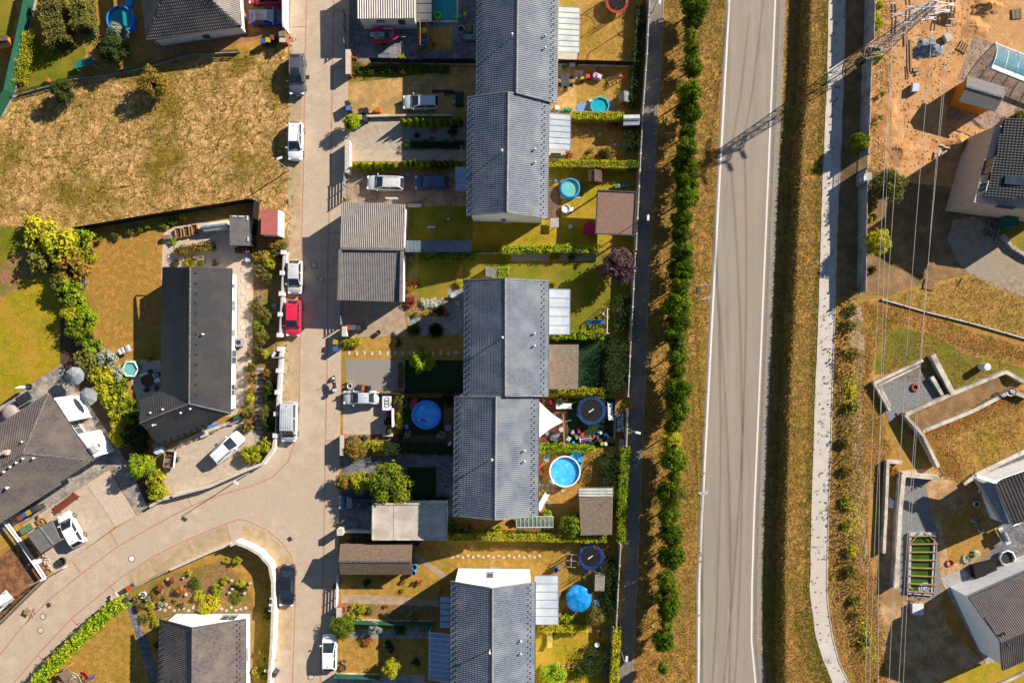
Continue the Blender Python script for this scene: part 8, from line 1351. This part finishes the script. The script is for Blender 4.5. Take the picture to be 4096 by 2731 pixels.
for k,(a,f) in enumerate(zip(att,far)):
    e = W(f[0],f[1],8.2); d = e-a; pts = [a+d*t+Vector((0,0,-1.6*4*t*(1-t)*.5)) for t in np.linspace(0,1.35,15)]
    tag1(MB().tube([p-a for p in pts],.024,5),'power_wire','wire',f'{ORD[k]} power wire from the left running down over the building land','wire','power wires',loc=a)
for k,a in enumerate(sorted(att_up,key=lambda v: v.x)):
    tag1(MB().tube([Vector((0,0,0)),Vector((.6,6,-.3)),Vector((1.6,16,-.4))],.021,5),'power_wire','wire',f'{ORD[k]} short power wire from the left leaving the top edge at the pylon','wire','power wires above the pylon',loc=a)
b = solid_wall('pylon_footing','overgrown concrete footing at the pylon base',[(3462,190),(3520,196),(3516,240),(3458,262)],.3,.5,'concrete'); bush(3505,232,26,.9,'leaf_green','green scrub growing round the pylon base'); bush(3460,240,22,.6,'leaf_dark','dark scrub inside the pylon feet')
# ---------------------------------------------------------------- building land
rr = random.Random(17); g = np.random.default_rng(17)
def heap(x,y,rx,ry,h,mt,label,seed=1,rz=0,rough=.12,cat='heap',n=28,name='soil_heap'):
    q = np.random.default_rng(seed); V = []; m = 9
    for i in range(m+1):
        for k in range(n):
            t = i/m; a = 2*math.pi*k/n; w = 1+.14*math.sin(3*a+seed)+.08*math.sin(7*a); V.append((math.cos(a)*rx/S*t*w,math.sin(a)*ry/S*t*w,h*(1-t)**1.3*(1+.25*t*math.sin(5*a+3*t))+q.normal()*rough*h*(1 if 0 < i < m else 0)*.6-.02*(i == m)))
    F = [(i*n+k,i*n+(k+1) % n,(i+1)*n+(k+1) % n,(i+1)*n+k) for i in range(m) for k in range(n)]; b = MB(); b.add(V,F); return tag1(b,name,mt,label,cat,loc=W(x,y,.01),rz=rz,smooth=True)
mat('gravel_blue',A('8a9298'),A('5a6268'),8,A('a8b0b4'),2,bump=1,bs=14)
heap(3710,195,62,44,1.1,'gravel_blue','grey gravel heap under the power wires',3,.1,.16,name='gravel_heap'); heap(3660,1010,92,84,.7,'dark_soil','broad round soil mound under the power wires',4); heap(3790,60,70,50,1.0,'dig_soil','orange soil heap right of the pylon',5); heap(3830,580,60,44,.9,'dig_soil','orange soil heap beside the scattered planks',6,.4); heap(3600,600,70,60,.5,'dig_soil','low orange soil mound behind the panel wall',7); heap(3945,30,70,40,.9,'dig_soil','orange soil ridge at the top edge right of the pylon',8); heap(3900,110,60,50,.4,'dig_soil','low soil spread near the pallets',9); heap(3560,480,60,120,.3,'dig_soil','long low soil ripple behind the panel wall',10)
clods = thing('clod_scatter','loose clods and stones strewn over the orange building soil','clods',3650,420); C = []; V = []
pts = [(rr.uniform(3500,3960),rr.uniform(5,690)) for _ in range(900)]; bb = MB()
for x,y in pts: s_ = rr.uniform(.03,.1); bb.box(W(x,y,s_*.3),(s_*2,s_*1.5,s_),rr.uniform(0,3),('X',rr.uniform(-.4,.4)))
bb.build('clods','dig_soil',clods,True,kind='stuff'); clods['kind'] = 'stuff'
def planks(name,label,x,y,a,dims,mt='wood',cat='lumber',z=.05):
    t = thing(name,label,cat,x,y,0,R(a)); [MB().box((dx,dy,z+.08*k),(l,w,.07),r_).build('plank',mt,t) for k,(dx,dy,l,w,r_) in enumerate(dims)]; return t
planks('beam_stack','two long timber beams lying below the pylon crossarms',3630,205,91,[(0,0,5.4,.16,0),(-.6,-.3,3.8,.2,.01),(2.2,.16,3.0,.16,0)]); planks('plank_pair','short pale planks at the end of the timber beams',3624,292,93,[(0,0,1.5,.14,0),(.1,-.22,1.6,.14,.05)]); tag1(MB().box((0,0,.12),(.95,.5,.24)),'chipboard','wood','pale board lying by the gravel heap','board',loc=W(3664,280),rz=.1); tag1(MB().box((0,0,.1),(.65,.3,.2)),'stone_block','concrete_dark','dark block below the pale board','block',loc=W(3670,296),rz=.4)
planks('scattered_planks','scattered pale planks beside the soil heap',3762,606,20,[(0,0,1.0,.22,.6),(.5,.5,.9,.15,-.6),(.2,-.3,.8,.16,.3),(.8,.1,.9,.14,-.5),(-.4,-.1,.9,.2,1.0)],'slab'); planks('plank_pair','two narrow planks lying on the dry grass near the cobbled drive',3845,1127,58,[(0,-.08,1.1,.1,0),(0,.1,1.1,.1,0)]); planks('plank_pair','single long board in the shade below the timber hut',3836,525,-22,[(0,0,3.0,.14,0)])
def pallet(x,y,a,label,n=7,mt='wood',s=1.1,top=None):
    t = thing('pallet',label,'pallet',x,y,0,R(a)); [MB().box((0,(k-(n-1)/2)*s/n,.14),(s,s/n*.62,.03)).build('slat',mt,t) for k in range(n)]; [MB().box((q*s*.42,0,.07),(.09,s,.1)).build('runner',mt,t) for q in (-1,0,1)]
    if top: MB().prism([(-.42,-.5),(.4,-.46),(.45,.4),(-.3,.5)],.16,.65).build('sack',top,t)
pallet(3715,1138,-14,'slatted wooden pallet on the edge of the shade',7,'wood',1.25); pallet(3651,357,0,'pallet with a white plastic-wrapped sack on the building soil',5,'wood',.9,'#c8d4e8'); pallet(3851,190,60,'yellowish broken pallet beside the paved pool surround',4,'wood',1.2); pallet(4064,58,5,'grey pallet at the upper right corner',7,'wood_old',1.2); pallet(3780,157,30,'small white bag on a pallet right of the gravel heap',4,'wood_old',.8,'slab')
# pool enclosure with arched ribs
pe = thing('pool_enclosure','arched glass pool enclosure with white ribs','pool cover',4050,280); a0,a1 = W(3935,285),W(4240,405); dv = (a1-a0).normalized(); nv = Vector((-dv.y,dv.x,0)); wd_ = 3.6; hh_ = 1.5; n = 7; L = (a1-a0).length; mat('pool_glass',A('a8c0c8'),A('90acb8'),.8,rough=.06,alpha=.45,spec=.6)
arc = lambda t: nv*(wd_*t)+Vector((0,0,hh_*math.sin(math.pi*min(1,t*.62+.38))**.8 if t < 1 else .02))
ts = np.linspace(0,1,9)
for k in range(n):
    for i in range(8):
        q = [a0+dv*L*(k+.03)/n+arc(ts[i]),a0+dv*L*(k+.97)/n+arc(ts[i]),a0+dv*L*(k+.97)/n+arc(ts[i+1]),a0+dv*L*(k+.03)/n+arc(ts[i+1])]; b = MB(); b.add(q,[(0,1,2,3)]); b.build('pane','pool_glass',pe,True)
for k in range(n+1): MB().tube([a0+dv*L*k/n+arc(t) for t in ts],.05,6).build('rib','metal_white' if k != 2 else 'pool_blue',pe,True)
MB().bar(a0+arc(0),a1+arc(0),.5,.12).build('top_beam','metal_white',pe,True); MB().bar(a0+arc(1),a1+arc(1),.1,.1).build('floor_rail','metal_white',pe,True); MB().prism([(p.x,p.y) for p in (a0+nv*.5+dv*.5,a1+nv*.5,a1+nv*3.1,a0+nv*3.1+dv*.5)],EH+.03,EH+.06).build('water','water_teal',pe,True)
ft = thing('lattice_mast','white lattice boom leaning against the timber hut','mast',3985,430); [MB().bar(W(4025+o,350,2.2),W(3960+o,500,.4),.05,.05).build('rail','metal_white',ft,True) for o in (-5,5)]; [MB().bar(W(4020-6.5*k,350+15*k,2.2-.18*k),W(4030-6.5*(k+.5),350+15*(k+.5),2.2-.18*k),.03,.03).build('brace','metal_white',ft,True) for k in range(10)]
# retaining walls of the fire-pit terrace
solid_wall('retaining_wall','concrete retaining wall round the fire-pit terrace',[(3550,1640),(3488,1530),(3682,1440)],.32,.6,'concrete'); solid_wall('seat_wall','low inner seat wall of the fire-pit terrace',[(3556,1622),(3512,1540),(3672,1462)],.22,.35,'concrete'); solid_wall('retaining_wall','concrete wall on the right of the fire-pit terrace',[(3716,1418),(3796,1572)],.6,.8,'concrete'); solid_wall('planter_wall','concrete planter trough inside the fire-pit terrace',[(3718,1505),(3762,1578)],.45,.5,'concrete'); solid_wall('retaining_wall','long pale concrete wall below the fire-pit terrace',[(3610,1655),(3800,1572),(4008,1486),(4090,1530)],.42,.7,'concrete'); solid_wall('retaining_wall','second long concrete wall above the dry sloping lawn',[(3680,1722),(3880,1640),(4030,1562),(4100,1590)],.42,.7,'concrete'); solid_wall('retaining_wall','sloping concrete wall end above the shaded cutting',[(3605,1655),(3670,1735),(3735,1862)],.35,1.8,'concrete',hh=[.9,1.2,1.0]); solid_wall('retaining_wall','L-shaped concrete wall beside the dirt track',[(3595,1846),(3540,1843),(3533,2030),(3524,2205)],.36,.7,'concrete'); solid_wall('retaining_wall','tall concrete wall between gravel and the dirt cutting',[(3735,1905),(3597,1892),(3584,2030),(3566,2342)],.5,1.0,'concrete'); solid_wall('kerb_wall','pale kerb wall along the dark courtyard',[(3850,1935),(3900,1895),(4096,1800),(4200,1750)],.5,.4,'concrete'); solid_wall('kerb_wall','white kerb cutting the bottom right corner',[(3990,2731),(4096,2680),(4250,2610)],.3,.4,'concrete')
fp = thing('fire_pit','ring of brown stones in the gravel terrace','fire pit',3658,1549); me = MB().ball((0,0,.12),.17,8,.8).mesh('stone','brick_red')
for k in range(9): a = k*.7; link('stone',me,fp,(math.cos(a)*.36,math.sin(a)*.36,0),(0,0,a))
MB().cyl((0,0,0),.28,.05,14).build('ash','plastic_black',fp)
tk = thing('water_tank','white round tank on the green slope','tank',3924,1466); MB().cyl((0,0,0),.42,1.1,24).build('tank','vinyl_white',tk); MB().lathe([(.44,1.1),(.40,1.18),(.01,1.22)],(0,0,0),24).build('lid','vinyl_white',tk)
tag1(MB().tube([W(x,y,.08)-W(3800,1700) for x,y in ((3585,1650),(3600,1690),(3640,1735),(3690,1735),(3760,1716),(3850,1690),(3930,1655),(4010,1605),(4060,1590))],.05,6),'cable_duct','#c04038','red cable duct lying along the upper concrete wall','duct',loc=W(3800,1700)); b = MB(); [b.tube([(math.cos(t)*(.32+.05*k),math.sin(t)*(.3+.04*k),.06+.05*k) for t in np.linspace(0,6.28,17)[:-1]],.035,5,True) for k in range(3)]; tag1(b,'hose_coil','#c83838','coiled red hose beside the wooden pool frame','hose',loc=W(3797,2250)); b = MB(); [b.tube([(math.cos(t)*.4,math.sin(t)*.4,.06+.05*k) for t in np.linspace(0,6.28,17)[:-1]],.03,5,True) for k in range(2)]; tag1(b,'duct_coil','#b03838','red duct coil at the wall corner','duct',loc=W(3693,1731,.9)); b = MB(); [b.tube([(math.cos(t)*.65,math.sin(t)*.5,.06+.06*k) for t in np.linspace(0,6.28,17)[:-1]],.03,5,True) for k in range(3)]; tag1(b,'duct_coil','metal_galv','grey duct coil on the right end of the upper wall','duct',loc=W(4040,1565,.9))
pw = thing('string_line','thin red marking string on the dry sloping lawn','string',3830,1850); [MB().bar(W(*p,.3),W(*q,.3),.03,.03).build('string','#c04040',pw,True) for p,q in (((3795,1812),(3838,1818)),((3838,1818),(3858,1880)),((3858,1880),(3770,1900)))]; [MB().bar(W(*p,0),W(*p,.4),.05,.05).build('stake','wood',pw,True) for p in ((3795,1812),(3838,1818),(3858,1880),(3770,1900))]
# unfinished pool with timber bracing
up = thing('unfinished_pool','unfinished green-watered pool braced with timber bars','pool',3686,2254); Q = [W(x,y,.25) for x,y in ((3636,2130),(3748,2127),(3734,2382),(3630,2374))]; I = inset(Q,.32); z = EH
rim = MB(); n4 = 4; rim.add([Vector((p.x,p.y,z+.28)) for p in Q]+[Vector((p.x,p.y,z+.28)) for p in I],[(i,(i+1) % 4,4+(i+1) % 4,4+i) for i in range(4)]); rim.add([Vector((p.x,p.y,z+.28)) for p in Q]+[Vector((p.x,p.y,z-.02)) for p in Q],[(i,4+i,4+(i+1) % 4,(i+1) % 4) for i in range(4)]); rim.add([Vector((p.x,p.y,z+.28)) for p in I]+[Vector((p.x,p.y,z-.0)) for p in I],[(i,4+i,4+(i+1) % 4,(i+1) % 4) for i in range(4)]); rim.build('shell','poly_white',up,True); MB().prism([(p.x,p.y) for p in I],z+.03,z+.06).build('water','water_green',up,True)
for k in range(8): u = (k+.4)/7.8; MB().bar(Q[0].lerp(Q[3],u)+Vector((-.1,0,.14)),Q[1].lerp(Q[2],u)+Vector((.1,0,.14)),.13,.1).build('brace','wood',up,True)
for a_,b_ in ((Q[0],Q[3]),(Q[1],Q[2])): MB().bar(a_+Vector((0,0,.07)),b_+Vector((0,0,.07)),.1,.06).build('side_beam','wood',up,True)
for p,q in (((3640,2175),(3680,2128)),((3705,2128),(3745,2170)),((3634,2335),(3668,2378)),((3690,2380),(3734,2340))): MB().bar(W(*p,.42),W(*q,.42),.09,.08).build('corner_brace','wood',up,True)
for k in range(3): MB().prism([(p.x,p.y) for p in [W(3704+math.cos(t)*(30-8*k),2352+math.sin(t)*(24-6*k),.1) for t in np.linspace(0,6.28,17)[:-1]]],z+.02,z+.08+.05*k).build('step','poly_white',up,True)
cb = thing('pump_box','pale grey pump box below the unfinished pool','box',3660,2428); MB().box((0,0,.3),(1.25,1.25,.6)).build('box','poly_white',cb); MB().box((0,0,.62),(1.32,1.32,.05)).build('lid','metal_white',cb); [MB().box((-.3+.2*k,.95,.15+.1*k),(1.0,.08,.08),.3*k).build('timber','wood',cb) for k in range(4)]
# courtyard things
cv = thing('covered_furniture','black cover over garden furniture in the dark courtyard','cover',3925,2275,0,R(18)); MB().prism([(-1.4,-.9),(1.3,-1.0),(1.45,.8),(-1.2,1.0)],0,.75).build('cover','net_black',cv); MB().prism([(-.6,-1.0),(.3,-1.2),(.4,-.5),(-.5,-.4)],.76,.84).build('fold','plastic_black',cv)
sp = thing('fire_bowl','white-rimmed octagonal dark basin in the courtyard','basin',4018,2226); MB().lathe([(.85,0),(1.0,.55),(.85,.6),(.8,.3)],(0,0,0),8).build('rim','metal_white',sp); MB().cyl((0,0,.3),.82,.02,8).build('water','plastic_black',sp)
bq = thing('barbecue','silver barbecue trolley in the dark courtyard','barbecue',3998,2134,0,R(-62)); MB().box((0,0,.6),(1.6,.6,.6)).build('cabinet','metal_galv',bq); MB().tube([(-.55,0,.95),(.55,0,.95)],.3,12).build('hood','metal_galv',bq); [MB().box((s*.95,0,.85),(.35,.55,.04)).build('side_shelf','metal_white',bq) for s in (-1,1)]
for k,(x,y) in enumerate(((3918,1962),(3898,2013))): t = thing('wall_lamp_pot',f'{ORD[k]} white round planter pot from the top in the dark courtyard','planter',x,y,0,0,'white courtyard pots'); MB().lathe([(.25,0),(.36,.5),(.3,.5),(.26,.3)],(0,0,0),16).build('pot','vinyl_white',t); MB().ball((0,0,.42),.22,8).build('plant','leaf_dark',t)
for k,(x,y,rr_) in enumerate(((3905,2085,22),(3925,2120,16),(3868,2235,22),(3900,2215,20))): bush(x,y,rr_,.35,'leaf_white',f'{ORD[k]} patch of white edging flowers from the top along the courtyard','white courtyard flowers')
tag1(MB().prism([(-.3,-.5),(.2,-.6),(.35,.3),(-.1,.6)],0,[.1,.3,.2,.15]),'plastic_sheet','vinyl_white','crumpled white plastic sheet in the wall cutting','sheet',loc=W(3562,2010))
# cobbled drive things
lg = thing('firewood_pile','dark pile of logs and planks beside the beige house','firewood',3965,920,0,R(80)); rr = random.Random(8); me = MB().tube([(-.5,0,0),(.5,0,0)],.09,6).mesh('log','wood_old')
for k in range(24): link('log',me,lg,(rr.uniform(-1.1,1.1),rr.uniform(-.8,.8),.1+.13*(k//9)),(0,0,rr.uniform(-.3,.3)+(0 if k % 4 else 1.4)))
tag1(MB().box((0,0,.9),(1.3,1.3,1.8)),'garden_cabinet','screen_green','dark teal cabinet beside the beige house wall','cabinet',loc=W(4010,895),rz=.1); solid_wall('kerb_wall','curved stone kerb at the end of the cobbled drive',[(4000,940),(4040,990),(4096,1025),(4180,1060)],.4,.5,'stone'); sheet('lawn',[(4005,930),(4060,880),(4300,900),(4300,1060),(4096,1015),(4040,975)],'lawn_green',.03)
for k,(x,y) in enumerate(((3480,870),(3475,1080))): tuft(x+12,y,20,.8,'leaf_olive',f'{ORD[k]} dry twiggy clump behind the panel wall end',group='twiggy clumps')
dk = thing('dead_bush','bare reddish bush behind the end of the panel wall','shrub',3486,1072); [MB().tube([(0,0,0),(rr.uniform(-.3,.3),rr.uniform(-.4,.4),.5),(rr.uniform(-.6,.6),rr.uniform(-.8,.8),1.0)],[.03,.02,.006],4).build('twig','wood_dark',dk) for k in range(14)]
